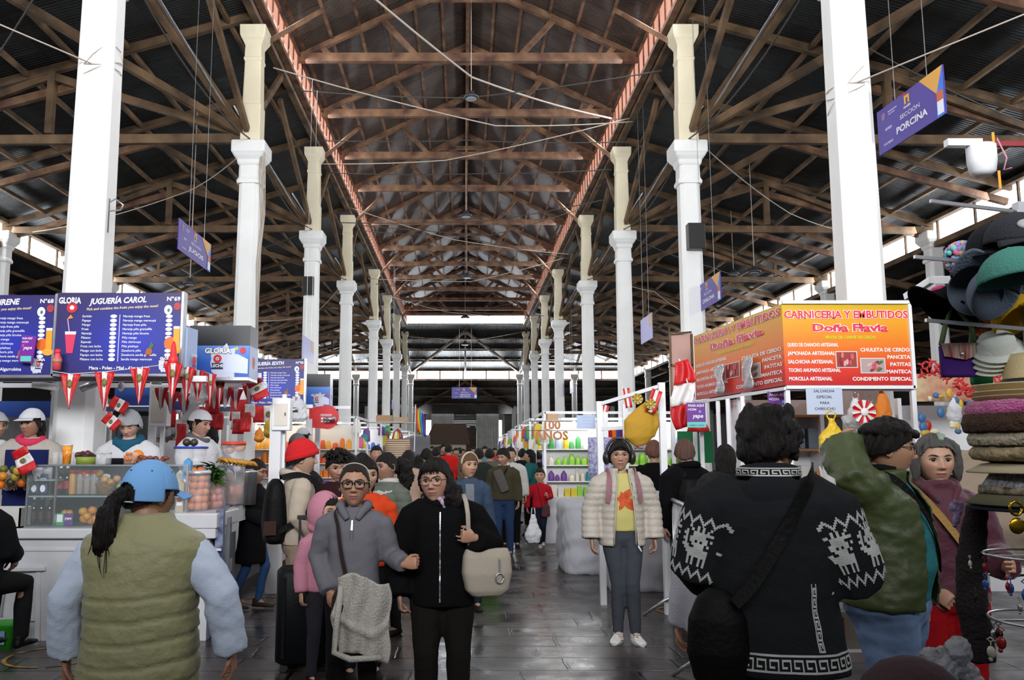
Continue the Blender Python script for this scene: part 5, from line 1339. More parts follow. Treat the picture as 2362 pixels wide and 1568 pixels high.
# dark person seated at the left edge
p = Person('person in black sitting on a stool at the juice counter, far left', at(-28, 5.7), 5.7, 1.5, 172, SKIN2, 1, hy=0, build=1.05)
p.pose(hipL=(.09, 0, .86), kneeL=(.13, -.40, .80), ankL=(.13, -.38, .40), kneeR=(-.13, -.40, .80), ankR=(-.13, -.38, .40), hipR=(-.09, 0, .86), elL=(.22, -.05, 1.08), wrL=(.12, -.26, 1.03), elR=(-.22, -.05, 1.08), wrR=(-.12, -.26, 1.03)); p.root.location.z = -.13
p.body(); p.top(cloth('cloth_0d0e10', '0d0e10'), 'jacket', hem=.84, infl=.03); p.trousers(cloth('black_trousers', '131214')); p.shoes(cloth('black_shoe_leather', '0c0c0d')); hair_short(p)
# ---- juice vendors ----
bend = dict(elL=(.22, -.04, 1.10), wrL=(.10, -.26, 1.04), elR=(-.22, -.04, 1.10), wrR=(-.08, -.26, 1.04), hdL=dict(d=(-.5, -.8, .1), palm=(0, .2, -1), curl=.8), hdR=dict(d=(.5, -.8, .1), palm=(0, .2, -1), curl=.8))
def bib(p, col, name='apron', top=1.30, w_=.15):
 g = MB(); p.torso(g, [(.70, .175, .125, .0), (.85, .172, .122, .0), (1.16, .160, .118, .0), (top-.02, .160, .118, .0), (top, .158, .116, .0)], .040)
 me = fuse(g, .012, 2); co, _ = mesh_np(me); cut_faces(me, (co[:, 1] < -.03*p.k) & (abs(co[:, 0]) < w_*1.1*p.k)); finish(me, name, cloth('apron_'+col, col), p.root, .004)
FLZ = .12
p = simple('juice vendor in a hair net and blue scarf peeling an orange behind the counter', 303, 7.7, 952, 6, WCOAT, '22242c', (.50, .30, .22), 0, 'net', 1.12, .74, 'coat', .030, hp=22, hy=-3, shut=True, z0=FLZ, pose=bend)
bib(p, '14161c', 'apron', 1.24, .13)
g = MB(); g.tube([(.095*math.cos(a), .0+.10*math.sin(a), 1.385+.03*math.sin(a)) for a in [2*math.pi*k/18 for k in range(19)]], .040, 12); g.tube([(-.10, -.06, 1.37), (0, -.12, 1.31), (.1, -.06, 1.37)], .030, 10); me = fuse(g, .010, 2); me.transform(Matrix.Scale(p.k, 4)); finish(me, 'scarf', cloth('petrol_blue_scarf', '24566e'), p.root)
p = simple('juice vendor in a white cap, pink scarf and dark blue apron', 78, 7.6, 948, 16, cloth('cream_cotton_coat', 'b0a8a0', .9, .25, 60), '22242c', (.33, .17, .11), 0, 'bob', 1.06, .74, 'coat', .030, hy=-32, hp=2, z0=FLZ, pose=bend)
bib(p, '1b2350', 'apron', 1.30, .15); white_cap(p, label='white peaked cap on the vendor in the pink scarf')
g = MB(); g.tube([(.085*math.cos(a), .0+.09*math.sin(a), 1.385+.03*math.sin(a)) for a in [2*math.pi*k/18 for k in range(19)]], .036, 12); me = fuse(g, .010, 2); me.transform(Matrix.Scale(p.k, 4)); finish(me, 'scarf', cloth('bright_pink_scarf', 'd23a5c'), p.root)
p = simple('juice vendor in a hair net and pale coat at the far left edge', -8, 7.9, 955, 60, WCOAT, '22242c', SKINT, 1, 'net', 1.0, .74, 'coat', .028, z0=FLZ)
p = simple('juice vendor in a white cloth cap and white blouse, turned sideways', 462, 8.3, 952, 66, WCOAT, '22242c', (.45, .25, .18), 0, 'tied', 1.05, .74, 'coat', .028, hy=6, hp=6, z0=FLZ, pose=bend); white_cap(p, brim=False, label='white rounded cap on the vendor turned sideways', infl=.024)
p.pose(); g = MB(); g.tube([(.075*math.cos(a), .0+.08*math.sin(a), 1.395+.03*math.sin(a)) for a in [2*math.pi*k/18 for k in range(19)]], .028, 12); me = fuse(g, .012, 2); me.transform(Matrix.Scale(p.k, 4)); finish(me, 'scarf', cloth('grey_scarf', '5b5d63'), p.root)
simple('vendor in a hair net and white coat with her back turned', 376, 10.2, 975, 200, WCOAT, '22242c', SKINT, 1, 'net', 1.0, .74, 'coat', .028, z0=FLZ)
simple('vendor in a hair net facing sideways in the second juice row', 416, 10.6, 972, 95, WCOAT, '22242c', SKINT, 1, 'net', 1.0, .74, 'coat', .028, z0=FLZ)
simple('person in a purple top behind the white-capped vendor', 488, 9.4, 988, 190, '4b2f86', '22242c', SKINT, 1, 'bob', .95, .74, z0=FLZ)
p = simple('vendor in a grey flat cap and white shirt bending over the second juice stall', 668, 10.0, 998, 40, cloth('grey_waistcoat', '55585f'), '22242c', (.4, .24, .17), 1, 'short', 1.0, .74, 'jacket', .026, hp=20, z0=FLZ, lean=18, pose=bend); white_cap(p, cloth('grey_cap_cloth', '6a6a6c'), label='grey cap on the bending vendor')
p = simple('vendor in a white cap in the third juice row', 700, 13.0, 990, 150, WCOAT, '22242c', SKINT, 1, 'short', 1.0, .74, 'coat', .028, z0=FLZ); white_cap(p, label='white cap in the third juice row')
# ---- distant crowd: a few shared figures ----
def proto(kind):
 p = Person('x', 0, 0, 1.62, 0, (.36, .2, .13), 2, build=1.0, male=kind == 1)
 if kind == 1: p.pose(kneeL=(.09, -.12, .47), ankL=(.10, -.10, .075), ankR=(-.10, .16, .09), kneeR=(-.09, .02, .46), wrL=(.23, .06, .86), wrR=(-.23, -.14, .88))
 if kind == 2: p.pose(elL=(.22, -.04, 1.10), wrL=(.12, -.24, 1.06), elR=(-.22, -.04, 1.10), wrR=(-.12, -.24, 1.04))
 p.body(face=False); p.top(cloth('plain_cloth', '444444'), 'jacket', hem=.80, infl=.028); p.trousers(cloth('black_trousers', '131214')); p.shoes(cloth('black_shoe_leather', '0c0c0d'))
 (hair_short if kind != 2 else hair_long)(p, HAIR)
 return p.root
protos = [proto(0), proto(1), proto(2)]
# (px, crown, distance, yaw, kind, top colour, description)
CR = [(943, 1040, 11.5, 160, 2, 'a58a78', 'in a dusty pink top seen from behind beside the striped bag'), (985, 1036, 13.5, 190, 1, '1a1d24', 'in a dark jacket with a white collar walking away'),
  (1007, 1032, 17, 170, 1, '4a5a86', 'with a blue backpack top, walking away'), (1023, 1025, 21, 30, 1, '20232b', 'in a dark gilet facing the camera far down the aisle'), (1035, 1026, 20.5, 175, 1, 'c01f1c', 'in a bright red sweater seen from behind'),
  (1104, 1036, 15, 185, 0, '242a26', 'in a dark green top with a striped bag'), (1118, 1030, 22, 10, 0, '5a7a80', 'in a pale teal shirt far off'), (1129, 1036, 16, 178, 1, '57524a', 'in a drab jacket with a backpack'),
  (1176, 1033, 13.6, 0, 0, 'b5b2ac', 'in a pale top just behind the man in olive'), (1222, 1038, 15.5, 265, 2, '1d5b5c', 'in a teal coat leaning towards the right-hand stall'), (1204, 1036, 18, 150, 0, '16181d', 'in black looking at the right-hand stall'),
  (1238, 1040, 17, 200, 0, '1c1c20', 'with dark hair bending at the lit stall'), (870, 1030, 12.5, 10, 0, '232126', 'with long dark hair behind the curly-haired girl'), (812, 1050, 8.8, 190, 0, '1c1a1d', 'in a dark top between the drinking man and the orange jacket'),
  (838, 1046, 9.6, 5, 2, '20262e', 'in a dark jacket behind the orange jacket'), (905, 1041, 16, 0, 0, '8c8a86', 'in grey near the bottled goods'), (957, 1028, 24, 20, 2, '33312f', 'in a dark top with long hair, far left of the aisle'), (968, 1026, 25, 10, 0, '8b7d78', 'in a pale coat far down the left of the aisle'),
  (925, 1034, 19, 185, 1, '27363f', 'in a blue-grey top far left of the aisle'), (1052, 1034, 24, 5, 0, '6b6058', 'in beige deep in the aisle'), (1060, 1033, 27, 170, 1, '2d3c52', 'in a blue top deep in the aisle'),
  (1068, 1036, 30, 0, 0, '7a2f35', 'in a wine-red top deep in the aisle'), (1082, 1034, 29, 185, 1, '2a2a2e', 'in charcoal deep in the aisle'), (1092, 1032, 26, 5, 2, '9a948a', 'in a pale blouse deep in the aisle'),
  (1098, 1036, 34, 180, 1, '3f4e43', 'in moss green deep in the aisle'), (1110, 1035, 31, 0, 0, '20242c', 'in navy deep in the aisle'), (1140, 1034, 28, 10, 0, 'ab4438', 'in a coral top deep in the aisle'), (1152, 1036, 32, 180, 1, '1f2022', 'in black deep in the aisle'),
  (1166, 1035, 25, 170, 1, '51606e', 'in slate blue at the right side of the aisle'), (1190, 1036, 27, 0, 2, '6d4d3a', 'in brown at the right side of the aisle'), (1045, 1038, 38, 0, 0, '8f8f92', 'in light grey near the wooden booth'), (1075, 1038, 42, 180, 1, '35302d', 'in dark brown near the wooden booth'),
  (1087, 1038, 45, 0, 0, '55708c', 'in mid blue near the far gateway'), (1120, 1038, 40, 180, 1, 'a19a8e', 'in sand near the far gateway'), (1060, 1039, 50, 0, 1, '29292c', 'in dark grey at the far gateway'), (1104, 1039, 52, 180, 0, '7d3030', 'in dull red at the far gateway'),
  (1136, 1038, 44, 5, 0, '3a3a40', 'in graphite near the right-hand far stalls'), (1014, 1030, 28, 180, 0, '7b7468', 'in khaki beyond the red sweater'), (997, 1030, 26, 0, 1, '3d2a2a', 'in dark maroon beyond the blue backpack'),
  (1178, 1030, 36, 0, 0, 'c9c5bc', 'in white beyond the right-hand stalls'), (1030, 1036, 34, 170, 1, '45506a', 'in dusty blue near the left-hand far stalls'), (1127, 1037, 36, 0, 2, '2b211d', 'in dark cocoa deep in the aisle')]
for i, (px, cr, z, yaw, kind, col, txt) in enumerate(CR):
 h = hgt(cr, z); src = protos[kind]
 o = copy_tree(src); o.location = (at(px, z), z, 0); o.rotation_euler = (0, 0, R(yaw)); s_ = h/1.62; o.scale = (1, 1, s_) if .9 < s_ < 1.15 else (s_, s_, s_)
 tag(o, 'person '+txt, 'person')
 for ch in o.children:
  if ch.name.startswith('jacket'):
   ch.material_slots[0].link = 'OBJECT'; ch.material_slots[0].material = cloth('cloth_'+col, col)
for pr in protos:
 for ch in list(pr.children): bpy.data.objects.remove(ch)
 bpy.data.objects.remove(pr)
# ================= STALLS, SIGNS, GOODS =================
def gradm(name, stops, axis='Z', rough=.4, radial=False):
 if name in _M: return _M[name]
 m = bpy.data.materials.new(name); m.use_nodes = True; _M[name] = m; nt = m.node_tree; b = nt.nodes['Principled BSDF']
 tc = nt.nodes.new('ShaderNodeTexCoord'); cr = nt.nodes.new('ShaderNodeValToRGB')
 if radial:
  mp = nt.nodes.new('ShaderNodeVectorMath'); mp.operation = 'DISTANCE'; mp.inputs[1].default_value = (.6, 0, .4); nt.links.new(tc.outputs['Generated'], mp.inputs[0]); src = mp.outputs['Value']
 else:
  sp = nt.nodes.new('ShaderNodeSeparateXYZ'); nt.links.new(tc.outputs['Generated'], sp.inputs[0]); src = sp.outputs[axis]
 nt.links.new(src, cr.inputs[0]); e = cr.color_ramp.elements
 e[0].position, e[0].color = stops[0][0], (*hexc(stops[0][1]), 1); e[1].position, e[1].color = stops[-1][0], (*hexc(stops[-1][1]), 1)
 for p_, c in stops[1:-1]: q = e.new(p_); q.color = (*hexc(c), 1)
 nt.links.new(cr.outputs[0], b.inputs['Base Color']); b.inputs['Roughness'].default_value = rough
 return m
class PxPanel(Panel):
 """panel addressed in the sign's own drawing units"""
 def __init__(s, o, right, k, up=(0, 0, 1)): super().__init__(o, right, up); s.k = k
 def P(s, u, v, d): return s.o+s.r*u*s.k+s.u*v*s.k+s.n*d
W1 = (.80, .80, .84); YE = hexc('e3cf9a'); RED = hexc('c4202a'); NAVY = hexc('171544'); ORG = hexc('ee8c1c'); PINKC = hexc('d8345e')
def gloria(P, u, v, s, lay=3, word=True):
 if word: P.text('GLORIA', u, v+s*.95, s*.62, W1, lay+1, .05, out=hexc('1a1a3c'))
 P.disc(u, v+s*.28, s*.36, s*.36, RED, lay); P.disc(u, v+s*.28, s*.14, s*.14, W1, lay+1); P.disc(u, v+s*.28, s*.07, s*.07, hexc('333338'), lay+2)
 P.rect(u-s*.5, v-s*.62, u+s*.5, v-s*.08, hexc('1d2450'), lay); P.text('LECHE', u, v-s*.33, s*.36, W1, lay+1, .03)
def splash(P, u, v, s, lay=2):
 pts = []; rs = random.Random(5)
 for k in range(22):
  a = 2*math.pi*k/22; r = s*(1.0+.35*(k % 2)*rs.random()); pts.append((u+r*math.cos(a)*.85, v+r*math.sin(a)*1.0))
 P.poly(pts, hexc('c9cfe4'), lay)
LEFTL = ['Surtido', 'Papaya', 'Mango', 'Fresa', 'Naranja', 'Plátano', 'Especial', 'Fresa con leche', 'Mango con leche', 'Papaya con leche', 'Plátano con leche']
RIGHTL = ['Naranja mango fresa', 'Naranja mango maracuyá', 'Naranja fresa piña', 'Naranja piña granadilla', 'Naranja piña lúcuma', 'Piña mango', 'Piña chirimoya', 'Piña pitahaya', 'Zanahoria piña', 'Zanahoria sandía granadilla', 'Sandía mango maracuya']
def jugueria(x0, y, pxw, title, num, label, ztop, zbot, left=True):
 """menu sign; drawing units 282 x 187"""
 Wd = pxw; H = ztop-zbot; k = Wd/282
 t = empty('menu_sign', (x0+Wd/2, y, zbot), 0, label, 'sign')
 base = gradm('purple_blue_menu_print', [(0, '2b34b8'), (.32, '242a8a'), (.62, '30265f'), (.9, '3a2a55')], radial=True)
 MB().bx(-Wd/2, Wd/2, 0, .08, 0, H).build('board', base, t)
 MB().bx(-Wd/2, Wd/2, -.006, .09, -.02, 0).build('frame', STEEL, t); MB().bx(Wd/2, Wd/2+.02, -.006, .09, -.02, H+.01).build('frame', STEEL, t)
 P = PxPanel((-Wd/2, -.002, 0), (1, 0, 0), k); hh = H/k/187
 P.text('GLORIA', 32, 168*hh, 19, W1, 3, .04, width=50); P.disc(38, 152*hh, 12, 12, RED, 3); P.disc(38, 152*hh, 5, 5, W1, 4)
 P.text(title, 140, 168*hh, 18, W1, 3, .035, shear=.25, width=128, rot=.04); P.text('Pick and combine the fruits you enjoy the most!', 150, 152*hh, 8, YE, 3, .02, shear=.2, width=160, rot=.05)
 P.text(num, 264, 172*hh, 13, W1, 3, .03, width=30)
 for i, s in enumerate(LEFTL):
  yy = (132-i*9.9)*hh; P.text(s, 62, yy, 7.2, W1, 3, .012, align='LEFT'); P.disc(132, yy, 7.5, 4.2, W1, 2)
 P.rect(145.3, 28*hh, 146.6, 136*hh, W1, 3)
 for i, s in enumerate(RIGHTL):
  yy = (132-i*9.9)*hh; P.text(s, 153, yy, 7.2, W1, 3, .012, align='LEFT', width=None); P.disc(256, yy, 7.5, 4.2, W1, 2)
 P.text('Maca - Polen - Miel - Algarrobina', 150, 13*hh, 10, W1, 3, .025)
 # drawn glass of juice, orange, pineapple, pitahaya
 P.poly([(31, 47*hh), (45, 47*hh), (50, 90*hh), (26, 90*hh)], PINKC, 3); P.poly([(26, 90*hh), (50, 90*hh), (50.5, 97*hh), (25.5, 97*hh)], (.75, .7, .75), 3); P.poly([(34, 97*hh), (36, 97*hh), (31, 125*hh), (29, 125*hh)], (.75, .4, .45), 4); P.poly([(28, 125*hh), (42, 128*hh), (36, 136*hh)], ORG, 3)
 P.disc(262, 70*hh, 15, 14, hexc('e26a1a'), 3); P.poly([(268, 50*hh), (281, 50*hh), (281, 105*hh), (267, 105*hh)], hexc('f0a01e'), 4); P.rect(267, 103*hh, 281, 109*hh, (.75, .75, .78), 5); P.disc(273, 53*hh, 12, 8, hexc('f2a83a'), 5)
 P.disc(214, 50*hh, 7, 10, hexc('a85a22'), 3, rot=-.3); P.poly([(213, 58*hh), (219, 74*hh), (223, 66*hh), (229, 72*hh), (220, 57*hh)], hexc('3c6a3a'), 4)
 P.disc(253, 147*hh, 9, 11, (.75, .8, .82), 3); P.disc(254, 146*hh, 3, 4, hexc('4a6a8a'), 4); P.disc(273, 155*hh, 8, 9, hexc('a83038'), 3)
 splash(P, 250, 20*hh, 15); gloria(P, 254, 22*hh, 13, 4) if Wd > .9 else None
 P.build(t); return t
cz = Wp(130, 675, 7.2); cz2 = Wp(412, 862, 7.2)
jugueria(cz.x, 7.2, cz2.x-cz.x, 'JUGUERÍA CAROL', 'N°69', 'blue and purple juice menu sign numbered N°69', cz.z, cz2.z)
jugueria(cz.x-(cz2.x-cz.x)-.005, 7.2, cz2.x-cz.x, 'JUGUERÍA IRENE', 'N°68', 'blue and purple juice menu sign numbered N°68, beside the one numbered N°69', cz.z-.02, cz2.z-.01)
e1, e2 = Wp(534, 828, 12.2), Wp(700, 936, 12.2)
jugueria(e1.x, 12.2, e2.x-e1.x, 'JUGUERÍA EDITH', 'N°95', 'smaller juice menu sign numbered N°95 in the second row', e1.z, e2.z)
def lightbox(px0, px1, py0, pym, py1, z, label, depth=.35):
 a, b = Wp(px0, py0, z), Wp(px1, py1, z); m_ = Wp(px0, pym, z).z; W_ = b.x-a.x
 t = empty('light_box_sign', (a.x+W_/2, z, b.z), 0, label, 'sign'); H1 = m_-b.z; H2 = a.z-b.z
 MB().bx(-W_/2, W_/2, 0, depth, 0, H1).build('lower_box', gradm('milk_advert_blue', [(0, '2a55b0'), (.5, '2f63c4'), (1, '5a8ad8')]), t)
 MB().bx(-W_/2, W_/2, .02, depth, H1, H2).build('upper_box', mat('dark_panel', hexc('1c1d22'), .35), t)
 MB().bx(-W_/2, W_/2, -.01, depth+.01, -.03, 0).build('frame', STEEL, t)
 k = W_/136; P = PxPanel((-W_/2, -.002, 0), (1, 0, 0), k); splash(P, 80, 32, 34, 1); P.poly([(80, 12), (134, 8), (134, 40), (110, 52), (90, 50)], hexc('cdd4ea'), 2); gloria(P, 66, 34, 26, 4); P.disc(122, 60, 7, 7, RED, 3); P.disc(108, 64, 4, 4, hexc('d8b03a'), 3); P.build(t)
 P = PxPanel((W_/2+.002, 0, 0), (0, 1, 0), k); P.rect(0, 0, depth/k, H1/k, hexc('b9c8e8'), 1); P.disc(depth/k/2, H1/k*.5, 12, 14, RED, 2); P.build(t)
 return t
lightbox(437, 573, 750, 797, 870, 8.3, 'blue milk advert light box under a black panel beside the N°69 menu sign')
lightbox(703, 760, 862, 892, 937, 13.6, 'blue milk advert light box beside the N°95 menu sign', .3)
# side advert strip at the end of the N°69 sign
a, b = Wp(413, 752, 7.25), Wp(436, 848, 7.25)
t = empty('side_sign', (a.x+.03, 7.38, b.z), 0, 'narrow pale blue milk advert at the end of the N°69 menu sign', 'sign')
m = MB(); m.box((0.04, 0, .18), (.02, .20, .36), Matrix.Rotation(R(-8), 3, 'Z')); m.build('board', plain(hexc('aebfe2')), t)
P = PxPanel((.058, -.10, 0), (.14, 1, 0), .0045); P.disc(22, 16, 8, 8, RED, 2); P.text('GLORIA', 22, 27, 7, W1, 2, .03); P.rect(14, 3, 30, 9, hexc('2a4aa8'), 2); P.build(t)
# ---- counters ----
WC = mat('white_glossy_counter_paint', (.66, .66, .68), .35, var=.15, vscale=3)
t = empty('counter', (0, 7.0, 0), 0, 'long white juice counter with a ledge, dark base line and plain front', 'counter')
m = MB(); m.bx(-6.5, -2.06, 0, .55, .0, .80); m.build('body', WC, t); m = MB(); m.bx(-6.5, -2.0, -.05, .60, .80, .88); m.build('worktop', WC, t, bev=.01)
m = MB(); m.bx(-6.5, -1.96, -.012, 0, .70, .72); m.build('trim', WC, t)
m = MB(); m.bx(-2.62, -1.99, -.06, .62, .88, 1.0); m.build('raised_end', WC, t, bev=.01)
BLT = mat('blue_mottled_tiles', hexc('2a3560'), .3, var=.7, vscale=14, col2=hexc('8890a8'))
t = empty('counter_end_panel', (0, 0, 0), 0, 'blue mottled side panel with a grey metal door at the end of the juice counter', 'counter')
MB().bar((-1.99, 7.02, .51), (-2.24, 8.3, .51), .06, 1.02).build('panel', BLT, t); m = MB(); m.bar((-1.985, 7.25, .53), (-2.12, 7.95, .53), .04, .83); m.build('door', mat('grey_metal_door', hexc('7d8186'), .45, .5, var=.3, vscale=5), t); m = MB(); m.bx(-1.975, -1.955, 7.3, 7.34, .5, .6); m.build('handle', STEEL, t)
put(MB().bx(-9, -2.36, 7.6, 14.6, 0, .12), 'stall_platform', mat('dark_stall_floor', hexc('35322f'), .7), 'low dark platform the juice vendors stand on', 'platform')
for y, x1, lab in ((8.9, -2.5, 'white back counter of the first juice row'), (10.9, -2.3, 'white front counter of the middle juice row'), (12.6, -2.3, 'white front counter below the N°95 menu sign'), (14.6, -2.2, 'white counter of the last juice row')):
 t = empty('counter', (0, y, .12 if y < 14.5 else 0), 0, lab, 'counter'); MB().bx(-7, x1, 0, .4, 0, .78).build('body', WC, t); MB().bx(-7, x1+.03, -.04, .44, .78, .85).build('worktop', WC, t)
# posts of the juice stalls
def post(px, z, h, w_=.09, lab='white square metal post of a juice stall', grp='stall posts', m_=None, x=None):
 xx = at(px, z) if x is None else x
 return put(MB().bx(-w_/2, w_/2, -w_/2, w_/2, 0, h), 'stall_post', m_ or WMETAL, lab, 'post', grp, loc=(xx, z, 0))
for px, z, w_ in ((238, 8.66, .2), (355, 9.4, .07), (160, 9.0, .07), (130, 8.8, .07), (640, 9.3, .12), (655, 13.0, .09), (715, 13.4, .10), (735, 14.8, .08), (560, 10.8, .08), (480, 10.9, .07)): post(px, z, 2.0 if px > 600 else 2.3, w_) if px != 238 else None
# white junction boxes with raised panels on the posts
for px, py, z, w_, h_ in ((190, 935, 8.5, .22, .5), (172, 940, 8.2, .14, .55), (365, 935, 9.2, .2, .45), (648, 955, 9.2, .2, .35)):
 c = Wp(px, py, z); t = empty('electrical_cabinet', (c.x, z, c.z-h_/2), 0, 'white electrical cabinet fixed at head height above the juice counter', 'cabinet', 'electrical cabinets')
 MB().bx(-w_/2, w_/2, 0, .14, 0, h_).build('case', WMETAL, t, bev=.008); MB().bx(-w_*.36, w_*.36, -.01, 0, .05, h_-.06).build('door', mat('cream_panel', hexc('d8cfc2'), .5), t); MB().bx(w_*.22, w_*.27, -.02, -.01, h_*.45, h_*.55).build('latch', BLACK, t)
 put(MB().bx(-.02, .02, -.02, .02, 0, c.z-h_/2+.4), 'stall_post', WMETAL, 'thin white post carrying a white electrical cabinet', 'post', 'cabinet posts', loc=(c.x, z+.17, 0))
# roof rails of the stalls and wide lit light boxes
LIT = mat('lit_white_panel', (1, 1, 1), .4, emit=3.2)
for px0, px1, py0, py1, z in ((352, 408, 948, 975, 11.5),):
 a, b = Wp(px0, py0, z), Wp(px1, py1, z); put(MB().bx(a.x, b.x, z, z+.05, b.z, a.z), 'ceiling_light', LIT, 'bright white lit panel behind the hair-netted vendor', 'light')
 put(MB().bx(a.x-1.2, b.x+.8, z-.02, z+.1, a.z, a.z+.06), 'stall_beam', mat('dark_beam', hexc('26324a'), .5), 'dark blue beam above the lit white panel', 'beam')
for z, x0, x1, zz in ((7.35, -6, -2.25, 2.1), (8.7, -6, -2.1, 2.25), (9.4, -6, -2.2, 2.2), (12.3, -6, -2.2, 2.12), (14.2, -6, -1.9, 2.2)):
 put(MB().bx(x0, x1, z, z+.05, zz, zz+.05), 'stall_rail', WMETAL, 'long white rail carrying the juice stall signs', 'rail', 'stall rails')
# stall partition backs, blue printed fascia behind
for i, (px0, px1, py0, py1, z) in enumerate(((-60, 120, 925, 962, 9.3), (265, 350, 895, 935, 9.8), (350, 430, 925, 945, 9.6))):
 a, b = Wp(px0, py0, z), Wp(px1, py1, z)
 put(MB().bx(a.x, b.x, z, z+.04, b.z, a.z), 'fascia_board', gradm('blue_fascia', [(0, '23408f'), (1, '3a62b8')]), ('dark blue stall fascia behind the pink-scarfed vendor', 'blue menu board seen behind the bunting', 'blue fascia above the back-turned vendors')[i], 'sign')
# ---- glass display cases ----
GS = mat('display_case_glass', (.75, .85, .85), .05, alpha=.06)
t = empty('display_case', (0, 7.02, .88), 0, 'glass display case with bottles, jars and fruit on the juice counter', 'display case')
X0, X1 = at(142, 7.02), at(440, 7.02); XL = at(78, 7.02)
m = MB(); m.bx(XL, X1, 0, .004, 0, .50); m.build('front_pane', GS, t)
m = MB(); m.bx(XL, X1, 0, .40, .495, .505); m.build('top_pane', GS, t)
for zz in (0, .245): MB().bx(XL, X1, .01, .40, zz, zz+.012).build('shelf', mat('shelf_glass', (.35, .42, .42), .1, alpha=.7), t)
for xx in (XL, X0, X1): MB().bx(xx-.008, xx+.008, -.006, .01, 0, .51).build('upright', STEEL, t)
MB().bx(XL, X1, -.008, .006, -.0, .014).build('bottom_rail', STEEL, t); MB().bx(XL, X1, -.008, .006, .495, .51).build('top_rail', STEEL, t)
MB().bx(XL, X1, .40, .41, 0, .5).build('back_pane', mat('dark_case_back', hexc('20242a'), .4), t)
def bottle(name, loc, h, r, liq, capc, label, cat='bottle', group=None, lab=None, neck=.35):
 t = empty(name, loc, 0, label, cat, group)
 MB().lathe([(r*.9, 0), (r, h*.03), (r, h*.55), (r*.85, h*.66), (r*neck, h*.80), (r*neck, h*.93)], n=16).build('bottle_body', liq, t)
 MB().lathe([(r*neck*1.15, h*.92), (r*neck*1.15, h)], n=12).build('cap', capc, t)
 if lab: MB().lathe([(r*1.02, h*.2), (r*1.02, h*.48)], n=16, cap=False).build('paper_label', lab, t)
 return t
def jar(name, loc, h, r, body, lid, label, cat='jar', group=None, inner=None):
 t = empty(name, loc, 0, label, cat, group)
 MB().lathe([(r*.9, 0), (r, h*.04), (r, h*.84), (r*.9, h*.88)], n=18).build('jar_body', body, t)
 if inner: MB().lathe([(r*.86, h*.04), (r*.86, h*.6)], n=16).build('contents', inner, t)
 MB().lathe([(r*1.02, h*.86), (r*1.04, h*.90), (r*1.02, h)], n=18).build('lid', lid, t)
 return t
_P = {}
def protomesh(key, fn):
 if key not in _P: _P[key] = fn().mesh(key)
 return _P[key]
def inst(name, key, fn, mats, loc, label, cat, group=None, sc=(1, 1, 1), rot=(0, 0, 0)):
 me = protomesh(key, fn)
 if not me.materials:
  for x in mats: me.materials.append(x)
 o = bpy.data.objects.new(name, me); C.objects.link(o); o.location = loc; o.scale = sc; o.rotation_euler = rot
 for i, x in enumerate(mats): o.material_slots[i].link = 'OBJECT'; o.material_slots[i].material = x
 return tag(o, label, cat, group)
def fruit_fn():
 m = MB(); m.ell((0, 0, 0), (1, 1, .95), 18, 14, fn=lambda v: V((v.x, v.y, v.z-.18*math.exp(-(v.x**2+v.y**2)/.06)*(1 if v.z > 0 else -.5)))); m.tube([(0, 0, .72), (.03, 0, .95)], .05, 6, mi=1); return m
STEM = mat('brown_stem', (.12, .07, .03), .8)
def fr(c, name='m'): return mat('fruit_skin_'+c, hexc(c), .38, bump=.1, bscale=60, var=.25, vscale=9)
def fruit(name, loc, r, col, label, group=None, sc=(1, 1, 1), rot=None):
 rs = random.Random(hash((round(loc[0], 3), round(loc[2], 3))) & 0xffff)
 return inst(name, 'fruit', fruit_fn, [fr(col), STEM], loc, label, 'fruit', group, (r*sc[0], r*sc[1], r*sc[2]), rot or (rs.uniform(-.6, .6), rs.uniform(-.6, .6), rs.uniform(0, 6)))
DK = mat('dark_cola_glass', (.015, .006, .004), .08); WHL = plain((.75, .75, .75)); REDC = plain(hexc('b02020')); BLUC = plain(hexc('2340a8'))
TOPZ = .88+.507; CF = 7.2
for i, px in enumerate((96, 113, 132)): bottle('bottle', (at(px, CF), CF, .895), .22, .030, DK, WHL, 'dark bottle of malt drink on the bottom shelf of the glass case', group='dark bottles on the bottom shelf', lab=plain(hexc('3a1512')))
for i, px in enumerate((152, 167)): bottle('bottle', (at(px, CF), CF, 1.14), .235, .032, DK, WHL, 'dark pale-necked drink bottle on the middle shelf beside the jars', group='dark bottles on the middle shelf', lab=plain(hexc('8c1a20')))
for i, px in enumerate((180, 197, 213, 229)):
 jar('jar', (at(px, CF), CF, 1.14), .20, .030, PLAST if i else mat('mustard_paste', hexc('b58a45'), .5), REDC, 'clear jar with a red lid on the middle shelf' if i else 'mustard-coloured jar with a red lid, first in the row of red-lidded jars', 'jar', 'clear red-lidded jars' if i else None, None if i == 0 else mat('brown_grain', hexc('6b5238'), .8))
for i, px in enumerate((98, 118)):
 t = empty('sugar_bag', (at(px, CF), CF-.02, 1.14), 0, 'blue and white printed bag of sugar on the middle shelf', 'bag', 'blue sugar bags')
 m = MB(); m.loft([ering((0, 0, z_), a_, .022, 16, 4) for z_, a_ in ((0, .034), (.02, .036), (.14, .035), (.165, .030), (.17, .028))]); m.build('bag_body', plain(hexc('27345c')), t)
 P = Panel((-.03, -.0235, 0), (1, 0, 0)); P.disc(.03, .05, .022, .03, W1, 2); P.rect(.008, .115, .052, .135, W1, 2); P.rect(.012, .12, .048, .13, hexc('27345c'), 3); P.build(t)
jar('tub', (at(99, CF), CF, 1.24+.15), .115, .050, plain((.68, .7, .72)), BLUC, 'white tub with a blue lid standing on top of the glass case', 'tub') if False else None
